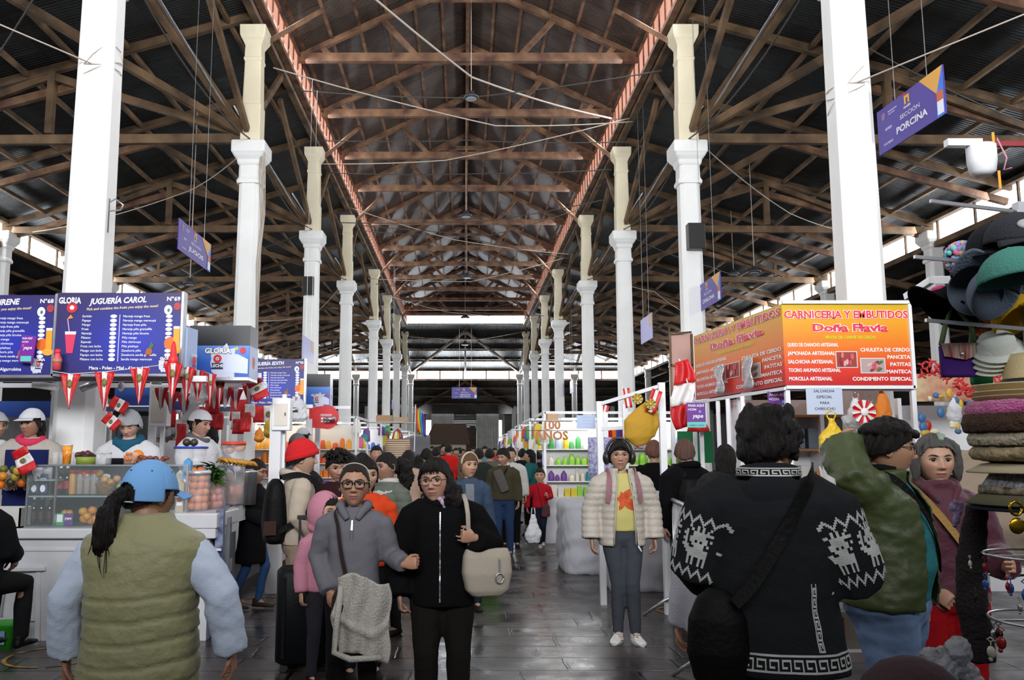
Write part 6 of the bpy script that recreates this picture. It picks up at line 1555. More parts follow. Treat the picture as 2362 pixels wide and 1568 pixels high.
for px, r_, mm, lb in ((99, .045, plain((.72, .72, .74)), 'white tub with a blue lid in the top of the glass case'), (122, .034, PLAST, 'smaller clear tub with a blue lid beside the white tub')):
 jar('tub', (at(px, CF), CF, 1.27), .11, r_, mm, BLUC, lb, 'tub')
MB_ = None
put(MB().bx(XL+.02, at(138, 7.02), 7.08, 7.38, 1.255, 1.268), 'small_shelf', mat('shelf_glass'), 'small upper glass shelf holding the blue-lidded tubs', 'shelf')
og = 'e88a1e'
for i, (px, py) in enumerate(((198, 1178), (217, 1176), (237, 1180), (207, 1190), (226, 1196), (212, 1199), (238, 1199), (199, 1195))):
 p_ = Wp(px, py, CF); fruit('orange', (p_.x, CF-.05+.02*(i % 3), max(p_.z, .895+.028)), .036 if i < 4 else .042, 'd98a1c' if i % 3 else 'cf9a22', 'ripe orange-yellow mango or orange heaped on the bottom shelf', 'oranges on the bottom shelf')
for i, (px, py, c_) in enumerate(((292, 1105, '6f9a2c'), (276, 1122, '78a030'), (293, 1125, 'a83030'), (267, 1138, 'b03038'), (286, 1142, '6a8f2a'), (303, 1140, 'a82c2c'))):
 p_ = Wp(px, py, CF-.06); fruit('apple', (p_.x, CF-.06, p_.z), .027, c_, ('green' if c_[0] in '67' else 'red')+' apple in the small heap beside the basket', 'green apples' if c_[0] in '67' else 'red apples')
for i, (px, py, c_) in enumerate(((198, 1093, 'd9601c'), (230, 1092, 'b08a3a'), (242, 1106, 'c49a55'), (256, 1112, 'b98a3a'), (270, 1104, 'b88e60'), (345, 1108, '8a7a3a'), (360, 1118, '9a8238'))):
 p_ = Wp(px, py, CF); fruit('granadilla', (p_.x, CF, p_.z), .032, c_, ('bright tangerine lying on the red-lidded jars', 'yellowish passion fruit on the red-lidded jars', 'tan passion fruit at the edge of the wicker basket', 'ochre passion fruit low in the wicker basket', 'pale brown passion fruit at the end of the wicker basket', 'olive-brown fruit half hidden by the blue cap', 'dull yellow fruit half hidden by the blue cap')[i])
put(MB().lathe([(.06, 0), (.085, .09), (.088, .095), (.078, .09)], n=24), 'basket', mat('wicker', hexc('8a6a42'), .8, bump=.8, bscale=60), 'wicker basket with passion fruit in the glass case', 'basket', loc=(at(256, CF), CF, 1.14))
fruit('watermelon', (at(268, CF), CF+.05, .99), .09, '24402a', 'dark green watermelon on the bottom shelf of the glass case', sc=(1.1, 1, 1))
for i, px in enumerate((160, 170)): fruit('mango', (at(px, CF), CF+.05, .98), .032, 'cf9a22', 'yellow mango behind the green and purple payment card', 'mangoes behind the card')
t = empty('payment_card', (at(166, 7.05), 7.045, .895), 0, 'small green and purple payment card standing in the glass case', 'sign'); MB().bx(-.07, .07, 0, .004, 0, .10).build('card', plain(hexc('5a2a7a')), t)
P = Panel((-.07, -.001, 0), (1, 0, 0)); P.rect(0, 0, .068, .10, hexc('2e9a5a'), 1); P.rect(.01, .03, .058, .09, W1, 2); P.text('yape', .103, .06, .03, W1, 2, .03); P.build(t)
# things on top of the case and along the counter
OZ = TOPZ+.003
t = empty('juice_cup', (at(163, CF), CF, OZ), 0, 'tall clear cup of orange slices on the glass case', 'cup'); MB().lathe([(.030, 0), (.042, .16)], n=18).build('cup_body', mat('orange_slices_in_cup', hexc('e06a1c'), .3, var=.6, vscale=25, col2=hexc('f0b040')), t); MB().lathe([(.043, .155), (.043, .165)], n=18).build('rim', WHL, t)
g = MB()
rs = random.Random(1)
for k in range(22): g.ell((rs.uniform(-.07, .07), rs.uniform(-.05, .05), rs.uniform(.03, .09)), (.03, .03, .03), 8, 6)
put(g, 'onion_bag', mat('dark_red_onions', hexc('6a2a34'), .4, var=.5, vscale=25), 'clear bag of dark red fruit on the glass case beside the juice cup', 'bag', loc=(at(205, CF), CF, OZ))
t = empty('tin', (at(204, 7.1), 7.12, OZ-.0), 0, 'low green tin with a black lid under the bag of dark red fruit', 'tin'); MB().lathe([(.075, 0), (.075, .07)], n=20).build('tin_body', plain(hexc('8a9a3c')), t); MB().lathe([(.078, .065), (.078, .08)], n=20).build('lid', BLACK, t);
for i in range(9): inst('drinking_glass', 'glass_', lambda: MB().lathe([(.022, 0), (.028, .1)], n=14), [PLAST], (at(128, 7.35)+.045*i, 7.42+.03*(i % 2), OZ), 'upturned clear drinking glass in the row behind the juice cup', 'glass', 'row of drinking glasses')
for i, px in enumerate((238, 252)): jar('jar', (at(px, CF), CF, OZ), .10, .045, PLAST, plain((.5, .5, .5)), 'squat clear glass jar on the case near the vendor', 'jar', 'squat clear jars')
for i in range(14):
 a_ = i*.9; fruit('kumquat', (at(308, CF)+.028*math.cos(a_), CF-.02+.03*math.sin(a_), OZ+.02+.022*(i//4)), .016, 'e0761a', 'tiny orange fruit packed in a clear tub before the vendor', 'tiny orange fruit')
p_ = Wp(320, 1050, 7.42); fruit('orange', (p_.x, 7.40, p_.z), .05, 'f08c14', 'large bright orange being peeled by the vendor in the blue scarf')
put(MB().lathe([(.05, 0), (.058, .10)], n=20), 'clear_tub', PLAST, 'clear tub holding tiny orange fruit', 'tub', loc=(at(308, CF), CF, OZ))
g = MB()
for k in range(26): g.ell((rs.uniform(-.13, .13), rs.uniform(-.04, .04), rs.uniform(.02, .06)), (.028, .022, .018), 8, 6)
put(g, 'dried_fruit_bag', mat('dark_red_dried_fruit', hexc('5a2018'), .35, var=.6, vscale=25, col2=hexc('9a5a48')), 'long clear bag of dark red dried fruit on the glass case', 'bag', loc=(at(362, CF), CF, OZ))
# left fruit tray
t = empty('fruit_tray', (at(30, 7.1), 7.12, .88), 0, 'pale plastic tray of mixed fruit at the left end of the counter', 'tray'); m = MB(); m.bx(-.20, .18, -.12, .14, 0, .012); m.bx(-.20, .18, -.12, -.108, 0, .16); m.bx(-.20, .18, .128, .14, 0, .16); m.bx(-.20, -.188, -.12, .14, 0, .16); m.bx(.168, .18, -.12, .14, 0, .16); m.build('tray_body', plain(hexc('c8c8c0')), t)
m = MB(); m.bx(-.205, .185, -.125, .145, .155, .17); m.build('rim', plain(hexc('d8d8d0')), t) if False else None
for i, (px, py, c_) in enumerate(((4, 1118, 'e0741c'), (22, 1112, '3a3322'), (42, 1114, 'd8641c'), (10, 1098, 'd98c2a'), (32, 1100, 'a8963a'), (52, 1103, '55702c'), (62, 1090, 'c8862a'), (5, 1082, '6a6a2c'), (24, 1084, '4a5a28'), (44, 1086, 'd8a03a'), (66, 1110, '3a4a20'), (-8, 1105, 'cf7a22'))):
 p_ = Wp(px, py, 7.1); fruit('fruit', (p_.x, 7.08+.04*(i % 3), p_.z), .035, c_, 'fruit in the heaped tray at the left end of the counter', 'fruit heaped in the left tray', (1, 1, 1.1))
# drums and containers at the right end of the counter
def drum(px, z, zb, r, h, lid, fillc, label, cat='container', fruitn=0, fcol='dd6a2a', rt=None, band=True):
 x = at(px, z); t = empty('storage_drum', (x, z, zb), 0, label, cat)
 MB().lathe([(r*.9, 0), (r*.92, .01), (rt or r, h)], n=28, cap=True).build('drum_body', mat('cloudy_clear_plastic', (.72, .72, .74), .25, alpha=.24), t)
 MB().lathe([((rt or r)*1.04, h-.015), ((rt or r)*1.06, h), ((rt or r)*1.02, h+.018)], n=28).build('lid', lid, t)
 if fillc: MB().lathe([(r*.84, .01), (r*.86, h*.5)], n=24).build('contents', fillc, t)
 return x
RD = mat('silver_lid', (.6, .6, .62), .35, .5)
rs = random.Random(9)
def fill(px, z, zb, r, h, n, fr_, col, lab, grp):
 k = 0; zc = zb+fr_+.01
 while k < n:
  m_ = max(3, int(2*math.pi*(r-fr_)/(2*fr_)))
  for j in range(m_):
   if k >= n: break
   a_ = 2*math.pi*j/m_+zc*20; fruit('orange', (at(px, z)+(r-fr_*1.15)*.88*math.cos(a_), z+(r-fr_*1.15)*.88*math.sin(a_), zc), fr_, col[k % len(col)], lab, grp); k += 1
  zc += fr_*1.7
drum(464, 7.25, 1.0, .105, .32, RD, None, 'tall clear drum full of oranges at the end of the counter'); fill(464, 7.25, 1.0, .105, .3, 32, .034, ['e0702a', 'd87a30', 'e08a3a'], 'orange inside the tall clear drum', 'oranges in the tall drum')
drum(503, 7.5, 1.0, .085, .30, RD, None, 'narrower clear drum of pinkish oranges behind the tall drum'); fill(503, 7.5, 1.0, .085, .25, 18, .033, ['d8603a', 'd86a48'], 'pinkish orange inside the narrower drum', 'oranges in the narrower drum')
t = empty('storage_container', (at(446, 7.5), 7.5, 1.27), 0, 'clear square-shouldered container with a blue lid on the drums', 'container')
m = MB(); m.loft([ering((0, 0, z_), a_, a_*.8, 24, 5) for z_, a_ in ((0, .095), (.25, .125))], sm=True); m.build('container_body', mat('cloudy_clear_plastic'), t); m = MB(); m.loft([ering((0, 0, z_), .135, .11, 24, 5) for z_ in (.25, .27)]); m.build('lid', BLUC, t); m = MB(); m.loft([ering((0, 0, z_), .088, .07, 24, 5) for z_ in (.005, .10)]); m.build('contents', mat('pale_green_juice', hexc('9ab08a'), .3), t)
put(MB().bx(-.14, .14, -.09, .12, 0, .25), 'crate', plain(hexc('8a8578')), 'plain crate under the blue-lidded container', 'crate', loc=(at(446, 7.5), 7.56, 1.0))
for i, px in enumerate((437, 454)): fruit('avocado', (at(px, 7.5), 7.48, 1.27+.27+.035), .036, '3a3a22', 'dark round fruit on the blue lid', 'dark fruit on the blue lid')
for i, (px, z, c_, l_) in enumerate(((541, 7.85, 'c08a80', 'cloudy drum with pale red fruit near the blue tiled end'), (575, 8.1, 'a8a8a8', 'steel-coloured pot behind the cloudy drum'))):
 if i == 0: drum(px, z, .88+.14, .12, .36, RD, mat('pale_red_fruit_mass', hexc('b06a50'), .5, var=.5, vscale=12), l_)
 else: put(MB().lathe([(.09, 0), (.10, .30), (.105, .31), (.04, .33)], n=24), 'cooking_pot', STEEL, l_, 'pot', loc=(at(px, z), z, 1.0))
put(MB().bx(-2.5, -2.06, 7.62, 8.28, .86, 1.0), 'side_shelf', WC, 'white side shelf carrying the cloudy drum and the pot', 'shelf')
drum(543, 8.0, 1.40, .11, .17, plain(hexc('c8402a')), None, 'clear tub with a red lid standing on the cloudy drum')
for i, (px, py, r_, c_) in enumerate(((553, 1030, .055, 'e0955a'), (530, 1036, .045, 'c8907a'))): p_ = Wp(px, py, 8.0); fruit('papaya' if i == 0 else 'pear', (p_.x, 8.0, p_.z), r_, c_, ('round pale orange papaya on the red lid', 'pinkish wrapped fruit on the red lid')[i])
# greens and bananas
g = MB(); rs = random.Random(11)
for k in range(150):
 a_ = rs.uniform(0, 6.28); L = rs.uniform(.05, .17); b0 = V((rs.uniform(-.03, .03), rs.uniform(-.03, .03), rs.uniform(-.05, .08))); d_ = V((math.cos(a_), math.sin(a_)*.7-.3, rs.uniform(-1.1, .5))).normalized(); e_ = b0+d_*L
 sd = d_.cross(V((0, 0, 1))).normalized()*rs.uniform(.008, .018); g.add([b0, b0+d_*L*.5+sd, e_, b0+d_*L*.5-sd+V((0, 0, .006))], [(0, 1, 2, 3)], 0, True)
t = put(g, 'leafy_greens', mat('leaf_green', hexc('3c6a22'), .5, var=.5, vscale=20), 'bunch of fresh leafy greens spilling over the drums', 'greens', loc=(at(500, 7.4), 7.42, 1.30), kind=None)
def banana_fn():
 m = MB(); m.tube([(.0, 0, .0), (.02, 0, .03), (.05, 0, .05), (.09, 0, .055), (.12, 0, .045), (.135, 0, .035)], [.006, .014, .017, .017, .012, .004], 8); return m
for k in range(9): inst('banana', 'banana', banana_fn, [mat('banana_skin', hexc('c9932a'), .5, var=.4, vscale=12, col2=hexc('8a5a1a'))], (at(505, 7.45)+.028*k, 7.45+.01*(k % 2), 1.40-.004*k), 'ripe banana in the bunch lying over the greens', 'banana', 'bunch of bananas', rot=(0, .3, -.5+.13*k))
put(MB().bx(-.05, .05, -.05, .05, 0, .4), 'drum_stand', plain(hexc('555')) if False else plain((.3, .3, .32)), 'grey stand holding up the greens and bananas', 'stand', loc=(at(512, 7.62), 7.64, 1.0))
for i, (px, py0, c_) in enumerate(((423, 1150, 'b9a890'), (430, 1100, '5a9ad0'), (408, 1120, 'c9c4ba'))):
 t = empty('milk_carton', (at(px, 7.12), 7.14, 1.0 if i == 0 else 1.0), 0, ('brown and white carton beside the tall drum', 'blue and white carton standing behind the brown one', 'pale carton half hidden by the blue cap')[i], 'carton')
 h_ = (.26, .44, .34)[i]; m = MB(); m.bx(-.03, .03, i*.07, i*.07+.06, 0, h_-.03); m.prism([(-.03, h_-.03), (.03, h_-.03), (0, h_)], i*.07, i*.07+.06); m.build('carton_body', plain(hexc(c_)), t); P = Panel((-.03, i*.07-.001, 0), (1, 0, 0)); P.rect(.006, .05, .054, h_*.6, W1, 1); P.rect(.01, .08, .05, .12, RED, 2); P.build(t)
# ---- stools, bins, yellow rings ----
def stool(x, y, h, label, rz=0, rnd=False):
 t = empty('stool', (x, y, 0), rz, label, 'stool'); S_ = WMETAL if rnd else WC
 if rnd: MB().lathe([(.15, h-.03), (.155, h-.015), (.15, h)], n=24).build('seat', plain(hexc('b8a890')), t)
 else: MB().bx(-.19, .19, -.17, .17, h-.035, h).build('seat', S_, t, bev=.006)
 for sx in (-1, 1):
  for sy in (-1, 1): MB().bar((sx*.13 if not rnd else sx*.09, sy*.12 if not rnd else sy*.09, h-.035), (sx*.165, sy*.15, 0), .035 if not rnd else .022).build('leg', S_, t)
 for sy in (-1, 1): MB().bar((-.155, sy*.14, .17), (.155, sy*.14, .17), .028).build('stretcher', S_, t)
 for sx in (-1, 1): MB().bar((sx*.155, -.14, .2), (sx*.155, .14, .2), .028).build('stretcher', S_, t)
f = Fl(30, 1480); stool(f.x, f.y+.15, .58, 'white square wooden stool at the juice counter', R(8)); f = Fl(175, 1470); stool(f.x+.03, f.y+.1, .60, 'white round-topped stool half hidden behind the khaki vest', .3, True)
f = Fl(96, 1458); t = empty('bin', (f.x, 6.75, 0), 0, 'bright green plastic bin with a blue label at the foot of the counter', 'bin'); m = MB(); m.loft([ering((0, 0, z_), a_, a_*.8, 20, 4) for z_, a_ in ((0, .065), (.16, .078), (.165, .084), (.20, .084))]); m.build('bin_body', plain(hexc('2f9a22')), t); P = Panel((-.04, -.078, .04), (1, 0, 0)); P.rect(0, 0, .07, .10, hexc('7a9ac0'), 1); P.rect(.01, .02, .06, .06, hexc('3a5a8a'), 2); P.build(t)
f = Fl(1118, 1366); t = empty('bin', (f.x, f.y, 0), .1, 'lime green plastic box on the floor behind the black-jacketed woman', 'bin'); m = MB(); m.loft([ering((0, 0, z_), a_, a_, 20, 6) for z_, a_ in ((0, .15), (.30, .17), (.31, .18), (.34, .18))]); m.build('bin_body', plain(hexc('4fa31c')), t)
YP = mat('worn_yellow_floor_paint', hexc('a8801c'), .6, var=.6, vscale=9, col2=hexc('3d3530'))
for (px, py, r_) in ((1562, 1408, .17), (610, 1385, .2), (120, 1515, .3)):
 f = Fl(px, py); m = MB(); n = 40
 for k in range(n):
  if k % 13 == 5: continue
  a0, a1 = 2*math.pi*k/n, 2*math.pi*(k+1)/n; m.add([(r_*math.cos(a0), r_*math.sin(a0), .004), (r_*math.cos(a1), r_*math.sin(a1), .004), ((r_+.03)*math.cos(a1), (r_+.03)*math.sin(a1), .004), ((r_+.03)*math.cos(a0), (r_+.03)*math.sin(a0), .004)], [(0, 1, 2, 3)])
 put(m, 'floor_marking', YP, {1562: 'worn yellow painted ring on the flagstones before the barrier', 610: 'faded yellow ring on the floor behind the suitcase', 120: 'faded yellow arc on the floor by the stools'}[px], 'floor marking', loc=(f.x, f.y, 0))
# ---- bunting and flags ----
FR = mat('red_satin', hexc('c41a1e'), .5, bump=.3, bscale=20); FWh = mat('white_satin', (.72, .70, .68), .5, bump=.3, bscale=20); GOLD = mat('crest_gold_brown', hexc('8a7a3a'), .6, var=.5, vscale=40, col2=hexc('3a4a2a'))
pen = [(163, 862, 7.0, 48, 82), (243, 857, 7.0, 48, 90), (324, 848, 7.0, 48, 85), (400, 838, 6.95, 46, 84), (432, 846, 7.3, 30, 80), (457, 854, 7.7, 28, 76), (486, 862, 8.1, 22, 76), (508, 868, 8.5, 20, 74)]
for i, (px, py, z, w_, L) in enumerate(pen):
 c = Wp(px, py, z); k = z/1950; W_ = w_*k; H = L*k
 t = empty('pennant', (c.x, z, c.z), R(0 if i < 4 else 30), 'long red and white pennant with a crest hanging on the bunting string', 'pennant', 'crested pennants on the string')
 if i >= 4: W_ *= 1.3
 fr_ = lambda a0, b0: MB().sheet(lambda u, v, a0=a0, b0=b0: (((a0+(b0-a0)*u)-.5)*W_*(1-v*.98), -.012*math.sin(u*6+i+v*4)*(1-v*.5), -v*H), 4, 10)
 fr_(0, .36).build('red_side', FR, t, th=.001); fr_(.36, .64).build('white_stripe', FWh, t, th=.001); fr_(.64, 1).build('red_side', FR, t, th=.001)
 MB().ell((0, -.014, -H*.28), (W_*.13, .003, W_*.2), 14, 8).build('crest', GOLD, t)
def strand(name, pts, r, m_, label, cat='cable', group=None, sag=0):
 Q = []
 for a_, b_ in zip(pts[:-1], pts[1:]):
  a_, b_ = V(a_), V(b_)
  for t_ in range(8): q = a_.lerp(b_, t_/8); q.z -= sag*(a_-b_).length*4*(t_/8)*(1-t_/8); Q.append(q)
 Q.append(V(pts[-1])); return put(MB().tube(Q, r, 6), name, m_, label, cat, group)
strand('bunting_string', [Wp(120, 856, 7.0)]+[Wp(px, py, z) for px, py, z, *_ in pen]+[Wp(560, 872, 9)], .003, FWh, 'white string carrying the crested pennants', 'string')
tri = [(372, 905, 8.6), (395, 915, 8.7), (425, 918, 8.8), (470, 900, 9.0), (495, 905, 9.1), (520, 903, 9.0), (545, 908, 9.1), (575, 895, 9.2)]
for i, (px, py, z) in enumerate(tri):
 c = Wp(px, py, z); W_ = .17; H = .24; t = empty('triangle_flag', (c.x, z, c.z+.05), R((i % 3-1)*18), 'small red and white triangle flag on the second string', 'pennant', 'small triangle flags')
 for a0, b0, mm in ((0, .33, FR), (.33, .66, FWh), (.66, 1, FR)):
  MB().sheet(lambda u, v: (((a0+(b0-a0)*u)-.5)*W_*(1-v*.5), -.01*math.sin(u*5+v*3), -v*H*(1-.5*abs(a0+(b0-a0)*u-.5)*2)), 3, 6).build('panel', mm, t, th=.001)
strand('bunting_string', [Wp(350, 895, 8.5)]+[Wp(px, py-12, z) for px, py, z in tri], .003, FWh, 'string carrying the small triangle flags', 'string')
def flag(px, py, z, w_, h_, ang, label, stick=True, stripe='v', crest=True, vert=False):
 c = Wp(px, py, z); t = empty('flag', (c.x, z, c.z), 0, label, 'flag'); M = Matrix.Rotation(R(ang), 4, 'Y')
 for a0, b0, mm in ((0, .333, FR), (.333, .667, FWh), (.667, 1, FR)):
  o = MB().sheet(lambda u, v: (((a0+(b0-a0)*u)-.5)*w_, -.02*math.sin((a0+u*.33)*7+v*3)*w_*2.5, (.5-v)*h_), 5, 6).build('stripe', mm, t, th=.0015); o.data.transform(M)
 if crest: o = MB().ell((0, -.02, 0), (w_*.09, .004, h_*.18), 14, 8).build('crest', GOLD, t); o.data.transform(M)
 if stick: o = MB().bar((-w_*.5, 0, h_*.6), (-w_*.5, 0, -h_*1.4), .008).build('stick', FWh, t); o.data.transform(M)
 return t
flag(275, 934, 7.5, .16, .11, 28, 'small flag with a crest tilted beside the hair-netted vendor, the upper of two', False)
flag(257, 972, 7.5, .15, .11, 40, 'small crested flag tilted beside the vendor, the lower of two', False)
flag(55, 1062, 6.95, .21, .14, 62, 'crested flag leaning over the fruit tray at the left of the counter', False)
flag(594, 896, 8.9, .24, .17, 62, 'crested flag on a thin stick beside the N°95 menu sign')
flag(620, 955, 11.0, .40, .22, 0, 'wide crested flag hung flat below the N°95 menu sign', False)
rs = random.Random(21)
for i in range(16):
 px = rs.uniform(395, 590); py = rs.uniform(925, 1000); z = rs.uniform(9.6, 10.5); c = Wp(px, py, z); w_ = rs.uniform(.10, .18); h_ = rs.uniform(.14, .3)
 put(MB().sheet(lambda u, v: ((u-.5)*w_, .02*math.sin(u*6+v*4), -v*h_), 5, 6), 'paper_flag', FR if i % 3 else FWh, ('red' if i % 3 else 'white')+' paper flag dangling among the decorations behind the white-capped vendor', 'decoration', ('red' if i % 3 else 'white')+' dangling paper flags', loc=(c.x, z, c.z+.1), th=.001)
for (px, py, z, sc_, m_, l_) in ((458, 905, 8.4, .16, FOGBAG, 'thin white plastic bag hanging behind the pennants'), (688, 950, 12.0, .22, FOGBAG, 'bundle of thin white bags hung beside the N°95 sign'), (622, 990, 10.4, .14, mat('yellow_plastic', hexc('d8b21c'), .35, bump=.6, bscale=30), 'yellow plastic bag hanging by the white post'), (598, 1005, 9.9, .10, mat('orange_plastic', hexc('e08a1c'), .35, bump=.6, bscale=30), 'orange plastic bag hanging left of the yellow bag')):
 c = Wp(px, py, z); g = MB(); g.tube([(0, 0, sc_*1.1), (0, 0, sc_*.8), (0, 0, sc_*.3), (0, 0, -sc_*.4), (0, 0, -sc_*.75)], [sc_*.08, sc_*.16, sc_*.5, sc_*.62, sc_*.2], 14)
 me = fuse(g, .012, 1); co, no = mesh_np(me); set_co(me, co+no*(sc_*.09*npnoise(co, 1.2/sc_, 4))[:, None]); o = finish(me, 'plastic_bag', m_, None); o.location = (c.x, z, c.z); tag(o, l_, 'bag')
# paper towel rolls and hanging bits under the N°69 sign
for (px, py, z, L, ang, l_) in ((105, 890, 7.5, .22, 8, 'white paper roll hanging left under the N°69 sign'), (212, 887, 7.5, .20, -24, 'silver foil roll slanting under the N°69 sign'), (675, 945, 10.4, .14, 0, 'silver foil roll on the white post'), (760, 966, 13.2, .18, 0, 'silver foil roll under the second milk light box')):
 c = Wp(px, py, z); put(MB().tube([(-L/2, 0, 0), (L/2, 0, 0)], .032, 14), 'paper_roll', STEEL if 'foil' in l_ else plain((.7, .7, .7)), l_, 'roll', loc=(c.x, z, c.z)).rotation_euler = (0, R(ang)*-1, 0) if False else (0, R(-ang*-1), 0)
for (px, py, z, l_) in ((280, 878, 7.6, 'bare white bulb holder under the N°69 sign'), (468, 900, 8.6, 'bare white bulb holder behind the pennants')):
 c = Wp(px, py, z); t = empty('lamp', (c.x, z, c.z), 0, l_, 'lamp'); MB().lathe([(.045, .03), (.05, .02), (.02, 0)], n=16).build('holder', WHL, t); MB().ell((0, 0, -.05), (.028, .028, .045), 14, 10).build('bulb', mat('unlit_bulb', (.75, .75, .72), .3), t); MB().tube([(0, 0, .03), (0, 0, .12)], .004, 6).build('cord', WHL, t)
c = Wp(68, 806, 7.15); t = empty('payment_sign', (c.x, 7.12, c.z-.11), 0, 'purple and pink payment sign fixed over the N°68 menu', 'sign'); MB().box((0, 0, .11), (.12, .015, .23), Matrix.Rotation(R(6), 3, 'Y')).build('board', plain(hexc('7a1a9a')), t)
P = Panel((-.055, -.010, .0), (1, 0, .0)); P.rect(.005, .005, .095, .05, hexc('5cc8b8'), 1); P.text('PAGA AQUÍ', .052, .20, .022, W1, 2, .03, width=.085); P.text('+CON', .035, .17, .02, W1, 2, .03); P.text('yape', .06, .12, .04, W1, 2, .02, shear=.2); P.rect(.012, .13, .03, .15, hexc('e83a8a'), 2); P.build(t)
# pink juice bottle decoration and red cone at sign corners
c = Wp(137, 835, 7.12); t = empty('bottle_decoration', (c.x, 7.08, c.z-.07), 0, 'pink bottle-shaped cut-out hung over the N°69 sign', 'decoration'); MB().lathe([(.034, 0), (.036, .10), (.02, .13), (.02, .14)], n=16).build('bottle_shape', plain(hexc('e0505a')), t); MB().ell((0, 0, .155), (.026, .026, .024)).build('cap', plain(hexc('e8303a')), t); MB().lathe([(.038, .06), (.038, .09)], n=16).build('paper_label', plain(hexc('b08a60')), t)
c = Wp(400, 820, 7.05); put(MB().lathe([(.045, -.09), (.04, -.02), (.028, .0), (.018, .09), (.008, .12)], n=16), 'red_cone', plain(hexc('e02a2a')), 'bright red cone-shaped ornament at the corner of the N°69 sign', 'decoration', loc=(c.x, 7.05, c.z))
c = Wp(362, 868, 7.5); t = empty('paper_cup', (c.x, 7.5, c.z-.02), R(20), 'white paper cup with a pink print hanging upside down', 'cup'); MB().lathe([(.045, -.05), (.032, .05)], n=16).build('cup_body', plain((.8, .8, .8)), t); MB().bx(-.012, .02, -.046, -.04, -.03, .02).build('print', plain(hexc('d82a7a')), t)
# red round sign
c = Wp(745, 962, 13.4); t = empty('round_sign', (c.x, 13.4, c.z), 0, 'red round-ended payment sign beside the grocery stall', 'sign'); m = MB(); m.prism([(-.22+.0, -.16), (.0, -.18)]+[(.06+.19*math.cos(a_), .19*math.sin(a_)) for a_ in [-1.5+3.0*k/14 for k in range(15)]]+[(.0, .18), (-.22, .15)], 0, .015); m.build('board', plain(hexc('d41f24')), t)
P = Panel((-.06, -.001, -.1), (1, 0, 0)); [P.rect(.02, .12+.02*k, .2, .128+.02*k, W1, 1) for k in range(2)]; [P.rect(.03+.05*(k % 3), .02+.045*(k//3), .065+.05*(k % 3), .05+.045*(k//3), W1, 1) for k in range(6)]; P.build(t)
# ---- butcher stall sign, two faces ----
def carn(P, small=False):
 # drawing units 305 x 187
 red_t = hexc('e0304a'); wh = (.86, .84, .82)
 P.text('CARNICERIA Y EMBUTIDOS', 152, 169, 25, red_t, 3, .03, width=296, out=wh)
 P.text('Doña Flavia', 160, 137, 25, red_t, 3, .035, width=180, out=wh)
 P.text('VENTA DE: CARNE DE CERDO', 160, 114, 10, hexc('c8d422'), 3, .03, width=122)
 for i, (s, w_) in enumerate((('QUESO DE CHANCHO ARTESANAL', 122), ('JAMONADA ARTESANAL', 114), ('SALCHICHA ARTESANAL', 108), ('TOCINO AHUMADO ARTESANAL', 124), ('MORCILLA ARTESANAL', 103))):
  P.text(s, 8+w_/2, 96-i*20.3, 12, wh, 3, .03, width=w_)
 for i, (s, w_) in enumerate((('CHULETA DE CERDO', 118), ('PANCETA', 55), ('PATITAS', 49), ('MANTECA', 59), ('CONDIMENTO ESPECIAL', 141))):
  P.text(s, 300-w_/2, 84-i*17.4, 12, wh, 3, .03, width=w_)
 rs = random.Random(4)
 for (x, y, w_, h) in ((122, 41, 52, 40), (180, 28, 60, 37)):
  P.rect(x, y, x+w_, y+h, (.72, .68, .66), 2); P.rect(x+2, y+2, x+w_-2, y+h-2, hexc('b09a98') if x > 150 else hexc('9a3a34'), 3)
  for k in range(9): P.disc(x+8+rs.random()*(w_-18), y+7+rs.random()*(h-15), 7, 3.2, [hexc('c8505a'), hexc('e0a8a0'), hexc('8c2028'), hexc('4a6a38') if x > 150 else hexc('d87a6a')][k % 4], 4+k, rot=.5 if x > 150 else 1.5)
a, b = Wp(1803, 700, 7.5), Wp(2108, 888, 7.5); SZ = b.z; SH = a.z-b.z; SW = b.x-a.x
ang = math.atan2(-.16, 2.2)
t = empty('butcher_sign', (a.x, 7.5, SZ), 0, 'orange and red two-faced butcher sign reading Carnicería y Embutidos', 'sign')
ORB = gradm('orange_red_sign_print', [(0, 'b5161a'), (.18, 'd8321c'), (.5, 'e8791c'), (.85, 'e0a018'), (1, 'c8a818')])
MB().bx(0, SW, 0, .03, 0, SH).build('front_face', ORB, t); P = PxPanel((0, -.002, 0), (1, 0, 0), SW/305); carn(P); P.build(t)
far = Wp(1605, 915, 9.7); dv = V((far.x-a.x, far.y-7.5, 0)); LL = dv.length; dv.normalize(); nv = V((-dv.y, dv.x, 0))
m = MB(); q = [V((0, 0, 0)), dv*LL, dv*LL+nv*-.03, nv*-.03]
m.add([v for v in q]+[v+V((0, 0, SH)) for v in q], [(0, 1, 2, 3), (4, 5, 6, 7), (0, 1, 5, 4), (1, 2, 6, 5), (2, 3, 7, 6), (3, 0, 4, 7)]); m.build('side_face', ORB, t)
P = PxPanel(dv*LL+nv*.002, -dv, LL/305); P.u = V((0, 0, 1))
class SP(PxPanel):
 def P(s, u, v, d): return s.o+s.r*u*s.k+s.u*v*(SH/187)+s.n*d
P = SP(dv*LL+nv*.004, -dv, LL/305); carn(P); P.build(t)
m = MB()
for p0, p1 in (((0, -.01, -.02), (SW, -.01, -.02)), ((0, -.01, SH+.01), (SW, -.01, SH+.01)), ((SW, -.01, -.03), (SW, -.01, SH)), ((0, 0, -.03), tuple(dv*LL+V((0, 0, -.03))))): m = MB().bar(p0, p1, .03); m.build('frame', WMETAL, t)
for (px, py, l_) in ((1690, 870, 0), (1740, 845, 0)):
 pass
